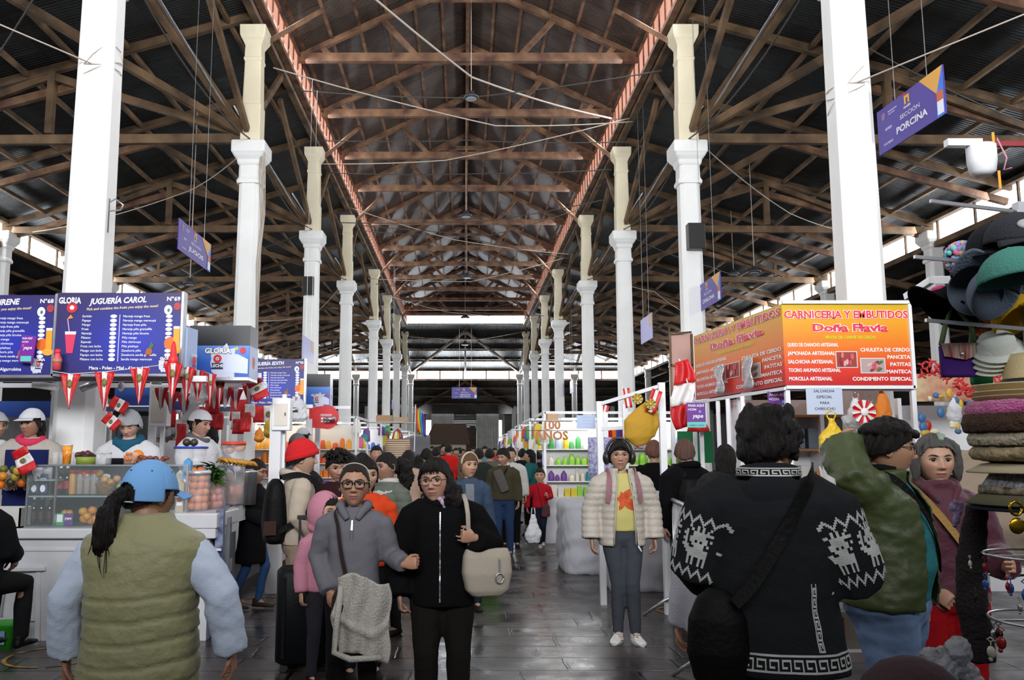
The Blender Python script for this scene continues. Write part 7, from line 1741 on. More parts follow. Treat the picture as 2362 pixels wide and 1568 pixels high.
for u_, w_, l_ in ((.62, .20, 'silver foil bag hanging over the side face of the butcher sign, nearer the flag'), (.30, .18, 'silver foil bag hanging over the side face of the butcher sign, nearer the corner')):
 c = V((a.x, 7.5, SZ))+dv*LL*u_+nv*.03; o = MB().sheet(lambda u, v: ((v-.5)*.0+.012*math.sin(v*9+u*4), (u-.5)*w_*1.2, v*.30), 8, 10).build('foil_bag', mat('crumpled_foil', (.62, .62, .63), .25, .7, bump=1, bscale=40), None, loc=(c.x-.02, c.y, c.z+.02), th=.01); tag(o, l_, 'bag')
# stall frame of the butcher
fp = [(a.x+.02, 7.53), (a.x+SW, 7.53), (a.x+dv.x*LL+.05, 7.5+dv.y*LL), (a.x+SW, 9.7), (a.x+dv.x*1.1+.04, 7.5+dv.y*1.1)]
for i, (x, y) in enumerate(fp): put(MB().bx(-.02, .02, -.02, .02, 0, SZ-.04), 'stall_post', WMETAL, 'white square post of the butcher stall frame', 'post', 'butcher stall posts', loc=(x, y, 0))
for i, (px, z) in enumerate(((1655, 8.9), (1678, 8.5), (1712, 8.1))): put(MB().lathe([(.022, 0), (.022, SZ-.06)], n=12), 'stall_pole', WMETAL, 'round white pole below the side face of the butcher sign', 'post', 'round white poles', loc=(at(px, z), z, 0))
put(MB().bx(a.x, a.x+SW, 7.52, 7.56, SZ-.05, SZ-.02), 'stall_rail', STEEL, 'steel rail under the front face of the butcher sign', 'rail')
# butcher counter with display glass
t = empty('meat_counter', (0, 0, 0), 0, 'white butcher counter with a curved glass case behind the barrier', 'counter')
MB().bx(2.28, 2.85, 7.0, 8.6, 0, .85).build('body', WC, t); MB().bx(2.25, 2.9, 6.95, 8.65, .85, .89).build('worktop', STEEL, t)
m = MB(); m.sheet(lambda u, v: (2.30+.42*math.sin(v*1.4), 7.0+1.6*u, .89+.34*math.sin(v*math.pi/2)), 6, 8); m.build('curved_glass', GS, t); m = MB(); m.bar((2.7, 7.0, 1.23), (2.7, 8.6, 1.23), .02); m.build('top_rail', STEEL, t)
for k in range(8):
 put(MB().ell((0, 0, 0), (.07, .05, .03), 12, 8), 'cured_meat', mat('dark_red_meat', hexc('6a2a1c'), .5, var=.6, vscale=14), 'dark piece of cured meat in the curved glass case', 'meat', 'cured meat in the glass case', loc=(2.55+.08*(k % 2), 7.1+.19*k, .922))
t = empty('meat_counter', (0, 0, 0), 0, 'long white counter under the front face of the butcher sign', 'counter'); MB().bx(2.9, 4.6, 7.6, 8.1, 0, .85).build('body', WC, t); MB().bx(2.88, 4.62, 7.55, 8.15, .85, .89).build('worktop', STEEL, t)
t = empty('back_shelving', (0, 0, 0), 0, 'wooden and white shelving behind the butcher counter', 'shelving')
WD = mat('light_pine_board', hexc('a8794a'), .6, var=.3, vscale=4)
for z_ in (1.15, 1.5, 1.85): MB().bx(2.95, 4.55, 8.9, 9.2, z_, z_+.025).build('shelf', WD, t)
MB().bx(2.9, 4.6, 9.2, 9.24, 0, 2.05).build('back_board', WMETAL, t)
for x in (2.93, 3.75, 4.57): MB().bx(x-.02, x+.02, 8.88, 9.22, 0, 2.05).build('upright', WMETAL, t)
rs = random.Random(31); cols = ['b8a078', 'c8c8c4', '8a5a34', 'd8d0c0', '6a7a8a', 'c07a34', 'e0dcd2', '9a3a30', '4a5a50']
for z_ in (1.175, 1.525, .90):
 x = 3.0
 while x < 4.5:
  w_ = rs.uniform(.08, .2); h_ = rs.uniform(.08, .24); c_ = rs.choice(cols)
  yy = 8.95 if z_ > 1 else 7.85
  o = put(MB().bx(-w_/2, w_/2, 0, .14, 0, h_), 'cardboard_box' if rs.random() < .5 else 'package', plain(hexc(c_)), 'small box or package among the goods ' + ('on the butcher counter' if z_ < 1 else 'on the butcher shelving'), 'package', 'packages '+('on the butcher counter' if z_ < 1 else 'on the butcher shelving'), loc=(x+w_/2, yy, z_), bev=.006); x += w_+rs.uniform(.01, .06)
c = Wp(1905, 1072, 7.7); t = empty('weighing_scale', (c.x, 7.72, .89), 0, 'pale grey weighing scale with dark windows on the butcher counter', 'scale'); MB().bx(-.16, .16, 0, .2, 0, .13).build('case', plain((.6, .6, .6)), t, bev=.01); MB().bx(-.12, -.03, -.005, 0, .06, .1).build('display', BLACK, t); MB().bx(.02, .11, -.005, 0, .06, .1).build('display', BLACK, t); MB().bx(-.15, .15, .0, .2, .15, .165).build('pan', STEEL, t); MB().bx(-.03, .03, .08, .12, .13, .15).build('pan_support', STEEL, t)
c = Wp(1880, 1045, 7.9); t = empty('plastic_basket', (c.x, 8.0, .89+.0), 0, 'dark wire basket behind the weighing scale', 'basket'); MB().bx(-.09, .09, 0, .12, .14, .26).build('basket_body', plain((.15, .2, .22)), t); MB().bx(-.07, .07, .02, .1, 0, .14).build('foot', plain((.5, .5, .5)), t)
# signs and hangings under the butcher sign
c = Wp(1903, 924, 7.45); t = empty('paper_notice', (c.x, 7.46, c.z-.12), 0, 'white printed notice reading Salchicha especial para Chiriuchu', 'sign'); MB().bx(-.16, .16, 0, .004, 0, .235).build('sheet', mat('printed_paper', hexc('b9c3d6'), .5), t)
P = Panel((-.16, -.001, 0), (1, 0, 0)); [P.text(s, .16, .205-.052*i, .034, hexc('2a2a38'), 1, .01) for i, s in enumerate(('SALCHICHA', 'ESPECIAL', 'PARA', 'CHIRIUCHU'))]; P.build(t)
def yape(px, py, z, w_, h_, label, rz=0):
 c = Wp(px, py, z); t = empty('payment_sign', (c.x, z, c.z-h_/2), R(rz), label, 'sign'); MB().bx(-w_/2, w_/2, 0, .005, 0, h_).build('board', plain(hexc('6a2a8c')), t)
 P = Panel((-w_/2, -.001, 0), (1, 0, 0)); P.rect(0, 0, w_, h_*.22, hexc('5cc0b8'), 1); P.text('PAGA AQUÍ', w_*.5, h_*.88, w_*.17, W1, 1, .03, width=w_*.84); P.text('+CON', w_*.28, h_*.72, w_*.16, W1, 1, .03); P.text('yape', w_*.58, h_*.46, w_*.3, W1, 1, .02, shear=.2); P.text('NÚMERO YAPEAR', w_*.5, h_*.08, w_*.10, hexc('2a4a6a'), 2, .01); P.disc(w_*.7, h_*.64, w_*.06, w_*.07, hexc('5ab0d8'), 1); P.build(t)
yape(1606, 957, 8.6, .19, .25, 'purple Paga aquí payment sign beside the crested flag'); yape(1797, 935, 7.8, .20, .26, 'purple Paga aquí payment sign at the corner post of the butcher stall')
flagp = flag(1577, 908, 8.9, .26, .62, 0, 'long red and white flag hanging from a pole before the butcher stall', False) if False else None
c = Wp(1572, 832, 8.8); t = empty('flag', (c.x, 8.8, c.z), 0, 'long crested flag hanging in folds from a tilted pole before the butcher stall', 'flag')
for i_, (a0, b0, mm) in enumerate(((0, .34, FR), (.34, .66, FWh), (.66, 1, FR))):
 MB().sheet(lambda u, v: ((u-.5)*(.10+.13*math.sin((a0+(b0-a0)*v)*2.6+.3))+.03*math.sin((a0+(b0-a0)*v)*6), .03*math.sin(u*9+v*2), -(a0+(b0-a0)*v)*.70+.04*(u-.5)), 10, 6).build('stripe', mm, t, th=.002)
MB().bar((.10, .02, -.35), (-.02, .02, .02), .012).build('pole', FWh, t)
t = empty('rusty_rack', (0, 0, 0), 0, 'rusty open metal frame standing up behind the flag', 'frame')
f0 = Wp(1545, 770, 10.2); f1 = Wp(1600, 915, 10.2)
for (x0, z0, x1, z1) in ((f0.x, f0.z, f1.x, f0.z+.02), (f0.x, f1.z, f1.x, f1.z), (f0.x, f0.z, f0.x, f1.z), (f1.x, f0.z, f1.x, f1.z), (f0.x, (f0.z+f1.z)/2, f1.x, (f0.z+f1.z)/2)): MB().bar((x0, 10.2, z0), (x1, 10.2, z1), .025).build('bar', WOODG, t)
MB().bx(f0.x, f1.x, 10.22, 10.24, f1.z, f0.z).build('backing', mat('faded_pink_panel', hexc('b08a80'), .7), t)
for x in (f0.x, f1.x): put(MB().bx(-.02, .02, -.02, .02, 0, f1.z), 'stall_post', WMETAL, 'white post carrying the rusty frame behind the flag', 'post', 'rusty frame posts', loc=(x, 10.2, 0))
# hanging bags, rosettes, cloths under the butcher stall
YB = mat('yellow_plastic', hexc('d8b21c'), .35, bump=.6, bscale=30)
def bag_blob(px, py, z, w_, h_, m_, label, seed=1):
 c = Wp(px, py, z); g = MB(); g.tube([(0, 0, h_*.55), (0, 0, h_*.38), (0.02*h_, 0, h_*.1), (0, 0, -h_*.3), (0, 0, -h_*.48)], [w_*.10, w_*.18, w_*.42, w_*.5, w_*.3], 14, flat=.6); g.tube([(-w_*.1, 0, h_*.5), (-w_*.16, 0, h_*.68), (0, 0, h_*.74), (w_*.16, 0, h_*.68), (w_*.1, 0, h_*.5)], w_*.035, 8)
 me = fuse(g, .010, 1); co, no = mesh_np(me); set_co(me, co+no*(w_*.06*npnoise(co, 1.1/w_, seed))[:, None]); o = finish(me, 'plastic_bag', m_, None); o.location = (c.x, z, c.z); return tag(o, label, 'bag')
bag_blob(1920, 1015, 7.3, .27, .34, YB, 'bulging yellow plastic bag hanging over the butcher counter', 3)
bag_blob(1975, 955, 7.5, .20, .26, FOGBAG, 'clear plastic bag hanging beside the notice', 5); bag_blob(2035, 940, 7.6, .16, .34, mat('orange_cloth', hexc('d8781c'), .7, bump=.5, bscale=20), 'orange cloth bundle hanging at the right end of the butcher stall', 6)
bag_blob(2010, 965, 7.7, .15, .28, mat('grey_cloth_bag', hexc('8a8680'), .7), 'grey sack hanging beside the orange bundle', 7); bag_blob(2200, 945, 7.4, .14, .2, FOGBAG, 'white bag hanging right of the butcher stall', 8)
def rosette(px, py, z, r_, label, c1=FR, c2=FWh):
 c = Wp(px, py, z); t = empty('rosette', (c.x, z, c.z), 0, label, 'decoration')
 for k in range(16):
  a_ = 2*math.pi*k/16; m = MB(); m.add([(0, -.01, 0), (r_*math.cos(a_-.2), -.02, r_*math.sin(a_-.2)), (r_*1.05*math.cos(a_), 0, r_*1.05*math.sin(a_)), (r_*math.cos(a_+.2), -.02, r_*math.sin(a_+.2))], [(0, 1, 2, 3)]); m.build('petal', c1 if k % 2 else c2, t, th=.002)
 MB().ell((0, -.02, 0), (r_*.35, .01, r_*.35), 14, 8).build('centre', c2, t)
rosette(1992, 950, 7.3, .10, 'red and white paper rosette beside the orange bundle'); rosette(1470, 920, 8.0, .05, 'gold tinsel bow on the frame beside the yellow cloth', GOLD, plain(hexc('c8a030')))
rosette(1500, 932, 7.9, .05, 'small gold tinsel bow above the yellow cloth', GOLD, plain(hexc('c8a030'))); rosette(1712, 978, 8.6, .07, 'red and white rosette behind the butcher posts')
g = MB(); rs = random.Random(8)
for k in range(46):
 u = k/46; c_ = V((-.30+u*.66, rs.uniform(-.04, .04), .05*math.sin(u*9)-.12*u+rs.uniform(-.05, .05))); a_ = rs.uniform(0, 6)
 for q in range(3): b_ = a_+q*2.1; g.ell(c_+V((.016*math.cos(b_), 0, .016*math.sin(b_))), (.024, .004, .009), 8, 5, Matrix.Rotation(-b_, 3, 'Y'))
c = Wp(2215, 885, 6.6); put(g, 'leaf_garland', mat('red_satin_leaves', hexc('b01a1c'), .5), 'garland of red satin leaves stretched right of the butcher sign', 'garland', loc=(c.x, 6.6, c.z+.1))
c = Wp(1960, 985, 7.6); put(MB().tube([(-.04, 0, .10), (.04, 0, -.10)], .035, 14), 'paper_roll', plain((.75, .75, .75)), 'white paper towel roll hanging by the notice', 'roll', loc=(c.x, 7.6, c.z))
c = Wp(1885, 945, 7.6)
# stalls further right (behind maroon woman and hats)
put(MB().bx(4.6, 9.5, 8.6, 8.66, 2.0, 2.28), 'stall_sign', mat('pale_cream_red_sign', hexc('c8b48a'), .5, var=.3, vscale=6, col2=hexc('b06a5a')), 'cream and red lettered stall fascia behind the hat stand', 'sign')
put(MB().bx(4.7, 9.5, 9.4, 9.45, .0, 2.0), 'stall_back_board', WMETAL, 'white stall back wall behind the maroon-jacketed woman', 'board')
t = empty('canvas_cover', (0, 0, 0), 0, 'crumpled beige canvas covering goods behind the maroon-jacketed woman', 'cover')
g = MB(); g.ell((0, 0, 0), (.85, .5, .42), 24, 16); me = fuse(g, .03, 2); co, no = mesh_np(me); set_co(me, co+no*(.05*npnoise(co, 1.6, 9))[:, None]); o = finish(me, 'canvas', mat('beige_canvas', hexc('8a7a68'), .8, bump=.5, bscale=10), t); c = Wp(2190, 1130, 6.0); t.location = (c.x+.1, 6.0, 1.05)
t = empty('table', (c.x+.1, 6.0, 0), 0, 'grey painted table under the beige canvas', 'table'); MB().bx(-.9, .9, -.45, .45, .72, .76).build('tabletop', WC, t)
for sx in (-.82, .82):
 for sy in (-.38, .38): MB().bx(sx-.025, sx+.025, sy-.025, sy+.025, 0, .72).build('leg', WC, t)
rs = random.Random(77)
for i in range(22):
 px = rs.uniform(2120, 2240); py = rs.uniform(900, 1000); c = Wp(px, py, 8.4); put(MB().ell((0, 0, 0), (rs.uniform(.02, .05), .02, rs.uniform(.02, .06)), 10, 6), 'ornament', plain(hexc(rs.choice(['c8a030', 'b02020', 'c8c8c8', '3a6a9a', 'd8d0b0']))), 'small bright ornament hanging in the stall behind the hat stand', 'ornament', 'ornaments behind the hat stand', loc=(c.x, 8.4, c.z))
# crate on bench & bench (left of green jacket)
f = Fl(1960, 1500); t = empty('bench', (at(1945, 5.0), 5.0, 0), 0, 'low white bench under the crate beside the man in green', 'bench'); MB().bx(-.32, .32, -.2, .2, .36, .41).build('seat', WC, t)
for sx in (-.29, .29):
 for sy in (-.16, .16): MB().bx(sx-.02, sx+.02, sy-.02, sy+.02, 0, .36).build('leg', WC, t)
t = empty('crate', (at(1940, 5.0), 5.0, .41), 0, 'pale printed crate on the low bench with a plastic sack on top', 'crate'); MB().bx(-.18, .18, -.12, .12, 0, .20).build('crate_body', plain(hexc('9a9a88')), t); P = Panel((-.18, -.121, 0), (1, 0, 0)); P.rect(.02, .03, .07, .17, hexc('a03028'), 1); P.rect(.15, .05, .21, .15, hexc('4a7a5a'), 1); P.build(t)
g = MB(); g.ell((0, 0, .09), (.19, .13, .12), 18, 12); put(g, 'plastic_sack', FOGBAG, 'grey-white plastic sack lying on the printed crate', 'bag', loc=(at(1940, 5.0), 5.0, .61))
put(MB().lathe([(.12, 0), (.17, .08), (.165, .085), (.11, .01)], n=24), 'basin', plain(hexc('7a1414')), 'dark red plastic basin on the floor under the bench', 'basin', loc=(at(1965, 5.1), 5.1, 0))
c = Wp(1913, 1140, 4.6)
# ---- crowd barrier ----
def barrier(p0, p1, label):
 p0, p1 = V(p0), V(p1); d = p1-p0; L = d.length; t = empty('crowd_barrier', tuple(p0), math.atan2(d.y, d.x), label, 'barrier')
 m = MB(); m.tube([(0, 0, .22), (0, 0, 1.0), (.05, 0, 1.06), (L-.05, 0, 1.06), (L, 0, 1.0), (L, 0, .22), (L-.04, 0, .17), (.04, 0, .17), (0, 0, .22)], .019, 10); m.build('frame', STEEL, t)
 n = int(L/.095)
 for k in range(1, n): MB().tube([(L*k/n, 0, .17), (L*k/n, 0, 1.06)], .008, 6).build('bar', STEEL, t)
 for x in (.15, L-.15): MB().tube([(x, -.28, 0), (x, -.08, .14), (x, 0, .18), (x, .08, .14), (x, .28, 0)], .014, 8).build('foot', STEEL, t)
f0 = Fl(1544, 1262); f1 = Fl(1622, 1338)
barrier((at(1543, 8.0), 8.15, 0), (at(1632, 5.75), 5.75, 0), 'steel crowd barrier running towards the camera beside the butcher counter')
barrier((at(1552, 9.2), 9.3, 0), (at(1552, 9.2)+1.3, 8.9, 0), 'second steel barrier crossing behind the first one')
# white cloth-covered heap behind the headphone woman
t = empty('covered_goods', (at(1492, 9.6), 9.7, 0), 0, 'goods covered with a crumpled white sheet beside the yellow cloth bag', 'cover')
g = MB(); g.loft([ering((0, 0, z_), a_, b_, 28, 5) for z_, a_, b_ in ((0, .50, .35), (.75, .50, .35), (.95, .45, .3), (1.15, .2, .2))]); me = fuse(g, .03, 2); co, no = mesh_np(me); set_co(me, co+no*(.03*npnoise(co*np.array([1, 1, .6]), 2.4, 9))[:, None]); finish(me, 'sheet', mat('white_sheet_cloth', hexc('a8a8ae'), .8, bump=.4, bscale=12), t)
t = empty('covered_goods', (at(1370, 10.8), 11.2, 0), 0, 'low white-sheeted counter behind the navy-jacketed man', 'cover'); g = MB(); g.loft([ering((0, 0, z_), a_, b_, 28, 5) for z_, a_, b_ in ((0, .42, .6), (.80, .42, .6), (.86, .36, .55))]); me = fuse(g, .03, 2); co, no = mesh_np(me); set_co(me, co+no*(.02*npnoise(co, 2.4, 9))[:, None]); finish(me, 'sheet', mat('white_sheet_cloth'), t)
# yellow cloth bundle hung from the white frame
g = MB(); g.tube([(.10, 0, .22), (.05, 0, .10), (-.01, 0, -.01), (-.02, 0, -.12), (.0, 0, -.20)], [.03, .11, .155, .14, .06], 20, flat=.5); g.tube([(.13, 0, .24), (.14, 0, .0), (.10, 0, -.12)], [.02, .04, .03], 12)
me = fuse(g, .012, 3); co, no = mesh_np(me); set_co(me, co+no*(.003*npnoise(co, 4, 3))[:, None]); c = Wp(1478, 978, 8.0); o = finish(me, 'cloth_bundle', mat('mustard_yellow_cloth', hexc('b48a22'), .8, bump=.3, bscale=60), None); o.location = (c.x, 8.0, c.z); tag(o, 'large mustard-yellow cloth bundle hanging from the white stall frame', 'cloth')
t = empty('stall_structure', (0, 0, 0), 0, 'white welded stall frame holding the yellow cloth bundle', 'frame')
for px, z, zt in ((1526, 8.1, 2.15), (1382, 8.6, 2.0), (1440, 11.0, 2.1), (1395, 11.0, 2.0)): MB().bx(at(px, z)-.03, at(px, z)+.03, z-.03, z+.03, 0, zt).build('post', WMETAL, t)
a_ = Wp(1382, 985, 8.4); b_ = Wp(1526, 925, 8.2); MB().bar((at(1382, 8.6), 8.6, 1.72), (at(1526, 8.1), 8.1, 1.74), .035).build('rail', WMETAL, t); MB().bar((at(1382, 8.6), 8.6, 1.97), (at(1526, 8.1), 8.1, 2.12), .035).build('rail', WMETAL, t)
flag(1508, 925, 7.9, .10, .22, 20, 'small flag tucked into the yellow cloth bundle', False, crest=False); flag(1447, 918, 9.4, .08, .22, -8, 'small flag on a stick left of the yellow cloth bundle', True, crest=False); flag(1393, 955, 12.0, .1, .26, 15, 'small drooping flag beside the handwritten white sign', True, crest=False)
# scarves and shirts hanging in the textile stall
for i, c_ in enumerate(('2a3a7a', 'c03a1c', 'b02222', 'd86a1c', '3a4a8a', '7a2a5a', '2a6a4a')):
 p_ = Wp(1388+i*9, 985, 11.3); put(MB().sheet(lambda u, v: ((u-.5)*.06, .015*math.sin(u*9+v*3), -v*.34), 5, 6), 'scarf', cloth('scarf_'+c_, c_), 'scarf in the row of bright scarves left of the yellow bundle', 'scarf', 'row of bright scarves', loc=(p_.x, 11.3, p_.z), th=.008)
for i, (px, py, w_, h_, c_, l_) in enumerate(((1385, 1055, .30, .5, '6a6aa0', 'purple checked cloth hanging below the scarves'), (1478, 1018, .22, .2, '8a2a4a', 'striped dark pink cloth under the yellow bundle'), (1452, 1015, .10, .3, '8a9a2c', 'green cloth strip beside the yellow bundle'))):
 p_ = Wp(px, py, 10.6); put(MB().sheet(lambda u, v: ((u-.5)*w_, .02*math.sin(u*9+v*3), (.5-v)*h_), 6, 6), 'hanging_cloth', mat('checked_cloth_'+c_, hexc(c_), .8, var=.5, vscale=30, col2=hexc('b8b8c8')), l_, 'cloth', loc=(p_.x, 10.6, p_.z), th=.008)
put(MB().bx(at(1560, 10.9), at(1640, 10.9), 10.9, 10.92, 1.35, 1.75), 'hanging_cloth', cloth('green_awning', '2f7a50'), 'green cloth hung behind the crested flag', 'cloth')
t = empty('red_umbrella', (at(1608, 9.6), 9.6, Wp(1608, 985, 9.6).z), 0, 'small red folded umbrella ornament below the payment sign', 'ornament'); MB().lathe([(.13, -.05), (.11, .02), (.05, .08), (.0, .10)], n=10).build('canopy', FR, t); MB().bar((0, 0, -.2), (0, 0, .1), .01).build('shaft', BLACK, t)
# signs in the middle distance
def text_sign(px, py, z, w_, h_, base, lines, label, name='stall_sign', cat='sign', col=(.1, .1, .3)):
 c = Wp(px, py, z); t = empty(name, (c.x, z, c.z-h_/2), 0, label, cat); MB().bx(-w_/2, w_/2, 0, .01, 0, h_).build('board', base, t); P = Panel((-w_/2, -.001, 0), (1, 0, 0))
 for i, s in enumerate(lines): P.text(s, w_/2, h_*(1-(i+.6)/(len(lines)+.2)), h_/(len(lines)+.6)*.8, col, 1, .01)
 P.build(t); return t
text_sign(1352, 973, 12.5, .28, .20, mat('pale_blue_paper', hexc('b8c8e4'), .5), ['- - - - - -', '- - - - -', '- - - - - -', '- - - -'], 'handwritten pale blue list sign on the stall frame')
c = Wp(1272, 990, 14); t = empty('anniversary_sign', (c.x, 14, c.z), 0, 'cut-out golden letters reading 100 AÑOS above the lit stall', 'sign')
for s_, dx, zz, sz in (('100', 0, .065, .20), ('AÑOS', 0, -.11, .20)):
 vs, fs = cur_text(s_, sz, .03, 0, 'CENTER'); MB_ = MB(); MB_.add([(x, 0, y+zz) for x, y in vs], fs); MB_.build('letters', plain(hexc('b8702a')), t, th=.02)
put(MB().bar((c.x-.6, 14.02, c.z-.02), (c.x+.6, 14.02, c.z-.02), .01), 'wire', CABLE, 'thin wire behind the golden 100 AÑOS letters', 'wire')
# ---- lit grocery stalls on both sides ----
GC = ['e07a1c', 'e8a020', 'd8d0c0', '2a5ab0', 'c02a24', '3a9a4a', 'e8e4dc', '8ac83a', 'b8c8d8', 'e05a8a', '6a3a8a', 'd8c020', '1c8a9a', '803020']
def g_box():
 return MB().bx(-.5, .5, -.5, .5, 0, 1)
def g_bot():
 m = MB(); m.lathe([(.42, 0), (.5, .05), (.5, .55), (.40, .68), (.16, .82), (.15, .92)], n=10); m.lathe([(.19, .91), (.19, 1.0)], n=8, mi=1); return m
def g_bag():
 m = MB(); m.loft([ering((0, 0, z_), a_, b_, 12, 3) for z_, a_, b_ in ((0, .45, .4), (.1, .5, .45), (.8, .45, .25), (.92, .25, .1), (1, .4, .05))]); return m
def g_can():
 m = MB(); m.lathe([(.5, 0), (.5, .93), (.44, 1)], n=12); return m
def grocery(side, y, xf, name, seed, warm=False, n_rows=4, width=1.9):
 """side -1 left, +1 right; front face towards the aisle at xf; also faces the camera"""
 rs = random.Random(seed); s = side
 x0, x1 = (xf-2.6, xf) if s < 0 else (xf, xf+2.6)
 t = empty('stall', (0, 0, 0), 0, 'white-framed market stall with lit shelves, '+name, 'stall')
 MB().bx(x0, x1, y, y+width, 0, .75).build('counter', WC, t)
 for x in (x0, x1):
  for yy in (y, y+width): MB().bx(x-.02, x+.02, yy-.02, yy+.02, .75, 2.15).build('post', WMETAL, t)
 MB().bx(x0, x1, y-.02, y+.02, 2.12, 2.16).build('rail', WMETAL, t); xe = x1 if s < 0 else x0
 MB().bx(xe-.02, xe+.02, y, y+width, 2.12, 2.16).build('rail', WMETAL, t)
 for k in range(n_rows-1): MB().bx(x0, x1, y+.25, y+.45, .98+.27*k, .995+.27*k).build('shelf', WMETAL, t)
 MB().bx(x0, x1, y+.46, y+.48, .75, 2.0).build('back_panel', mat('pale_stall_panel', (.7, .7, .68), .6), t)
 tube = MB().bx(x0+.3, x1-.3, y+.05, y+.09, 2.02, 2.05).build('led_tube', LED if not warm else mat('warm_led', (1, .75, .45), .4, emit=10), t)
 for k in range(2):
  bx = rs.uniform(x0+.4, x1-.2); MB().ell((bx, y-.02, 1.95), (.04, .04, .05), 10, 8).build('bulb', BULB, t); MB().bar((bx, y-.02, 1.98), (bx, y-.02, 2.12), .006).build('cord', BLACK, t)
 kinds = [('box', g_box, 'package', 'packaged goods'), ('bot', g_bot, 'bottle', 'bottled goods'), ('bag', g_bag, 'snack_bag', 'bagged goods'), ('can', g_can, 'tin', 'tinned goods')]
 for k in range(n_rows):
  x = x0+.08; zz = .75 if k == 0 else .995+.27*(k-1)
  ki = rs.choice(kinds); base = rs.choice(GC)
  while x < x1-.1:
   if rs.random() < .35: base = rs.choice(GC)
   if rs.random() < .12: ki = rs.choice(kinds)
   if warm and k > 1 and rs.random() < .8: base = rs.choice(['e07a1c', 'e8a020', 'd8561c'])
   w_ = rs.uniform(.07, .12); h_ = rs.uniform(.12, .22)
   inst(ki[2], ki[0], ki[1], [plain(hexc(base)), WHL] if ki[0] == 'bot' else [plain(hexc(base))], (x+w_/2, y+.33 if k else y+.12, zz), ki[3]+' on the shelves of the stall '+name, ki[2].replace('_', ' '), ki[3]+', '+name, (w_, w_*.9, h_)); x += w_+rs.uniform(.004, .03)
 # things along the aisle side
 for k in range(7):
  yy = y+.55+k*.19
  ki = rs.choice(kinds); h_ = rs.uniform(.15, .3)
  inst(ki[2], ki[0], ki[1], [plain(hexc(rs.choice(GC)))]+([WHL] if ki[0] == 'bot' else []), (xe-s*-.12, yy, .75), ki[3]+' on the aisle edge of the stall '+name, ki[2].replace('_', ' '), ki[3]+' on the edge, '+name, (.12, .12, h_))
 for k in range(5):
  yy = y+.1+k*.4; zt = rs.uniform(1.55, 1.9); hh = rs.uniform(.16, .3)
  inst('hanging_packet', 'bag', g_bag, [plain(hexc(rs.choice(GC)))], (xe, yy, zt), 'packet hanging from the aisle rail of the stall '+name, 'packet', 'hanging packets, '+name, (.16, .05, hh));
ordw = ['nearest the juice stalls', 'second on the juice side', 'third on the juice side', 'fourth on the juice side', 'fifth on the juice side', 'sixth on the juice side']
for i, (y, xf) in enumerate(((16.2, -2.05), (19.5, -1.9), (23.2, -1.85), (28, -1.8), (34, -1.8), (41, -1.8))): grocery(-1, y, xf, ordw[i], 100+i, warm=(i == 0), width=1.9 if i < 3 else 3)
ordr = ['under the golden 100 AÑOS letters', 'second beyond the golden letters', 'third beyond the golden letters', 'fourth beyond the golden letters', 'fifth beyond the golden letters', 'sixth beyond the golden letters']
for i, (y, xf) in enumerate(((14.2, 1.35), (17.3, 1.35), (21.3, 1.4), (26, 1.5), (32, 1.6), (39, 1.7))): grocery(1, y, xf, ordr[i], 200+i, width=1.9 if i < 3 else 3)
# striped woven bag, awnings, cartons on the stall roofs
t = empty('woven_bag', (at(918, 13.8), 13.8, Wp(918, 1035, 13.8).z-.16), 0, 'striped woven market bag hanging before the grocery stalls', 'bag')
sm = bpy.data.materials.new('striped_weave'); sm.use_nodes = True; nt = sm.node_tree; wv = nt.nodes.new('ShaderNodeTexWave'); wv.bands_direction = 'Z'; wv.inputs['Scale'].default_value = 9; tc = nt.nodes.new('ShaderNodeTexCoord'); cr = nt.nodes.new('ShaderNodeValToRGB'); cr.color_ramp.elements[0].color = (*hexc('6a3a40'), 1); cr.color_ramp.elements[1].color = (*hexc('b8a880'), 1); nt.links.new(tc.outputs['Object'], wv.inputs[0]); nt.links.new(wv.outputs[0], cr.inputs[0]); nt.links.new(cr.outputs[0], nt.nodes['Principled BSDF'].inputs['Base Color'])
m = MB(); m.loft([ering((0, 0, z_), a_, .09, 20, 4) for z_, a_ in ((0, .13), (.03, .17), (.18, .21), (.32, .19))]); m.build('bag_body', sm, t); MB().tube([(-.08, -.02, .31), (-.06, -.02, .42), (0, -.02, .48), (.06, -.02, .42), (.08, -.02, .31)], .012, 8).build('handle', plain(hexc('8a3a30')), t)
for (px, py, z, w_, h_, c_, l_) in ((885, 965, 18, .32, .14, 'a07850', 'open brown carton on the left-hand stall roof'), (925, 968, 22, .36, .14, 'a88a68', 'pale brown carton further along the left-hand stall roofs'), (1275, 960, 15.5, .20, .13, 'b08a60', 'brown carton on the roof of the stall with golden letters')):
 c = Wp(px, py, z); put(MB().bx(-w_/2, w_/2, 0, .3, 0, h_), 'carton', plain(hexc(c_)), l_, 'carton', loc=(c.x, z, c.z-h_/2), bev=.008)
 put(MB().bx(-.4, .4, -.05, .35, -.02, 0), 'roof_board', plain((.5, .5, .5)), 'thin board under the '+l_, 'board', loc=(c.x, z, c.z-h_/2))
g = MB(); g.sheet(lambda u, v: (-1.3*u-.2, .3*v, .45-.55*v*1.0+.05*math.sin(u*7)-.1*u), 14, 8); put(g, 'awning', mat('grey_tarpaulin', hexc('8a8a8e'), .6, bump=.4, bscale=8), 'grey tarpaulin sloping over the left-hand grocery stalls', 'awning', loc=(at(1010, 22), 22, 1.45), th=.01)
c = Wp(968, 962, 20); t = empty('flag', (c.x, 20, c.z+.2), 0, 'drooping rainbow-striped flag on a stick above the left-hand stalls', 'flag')
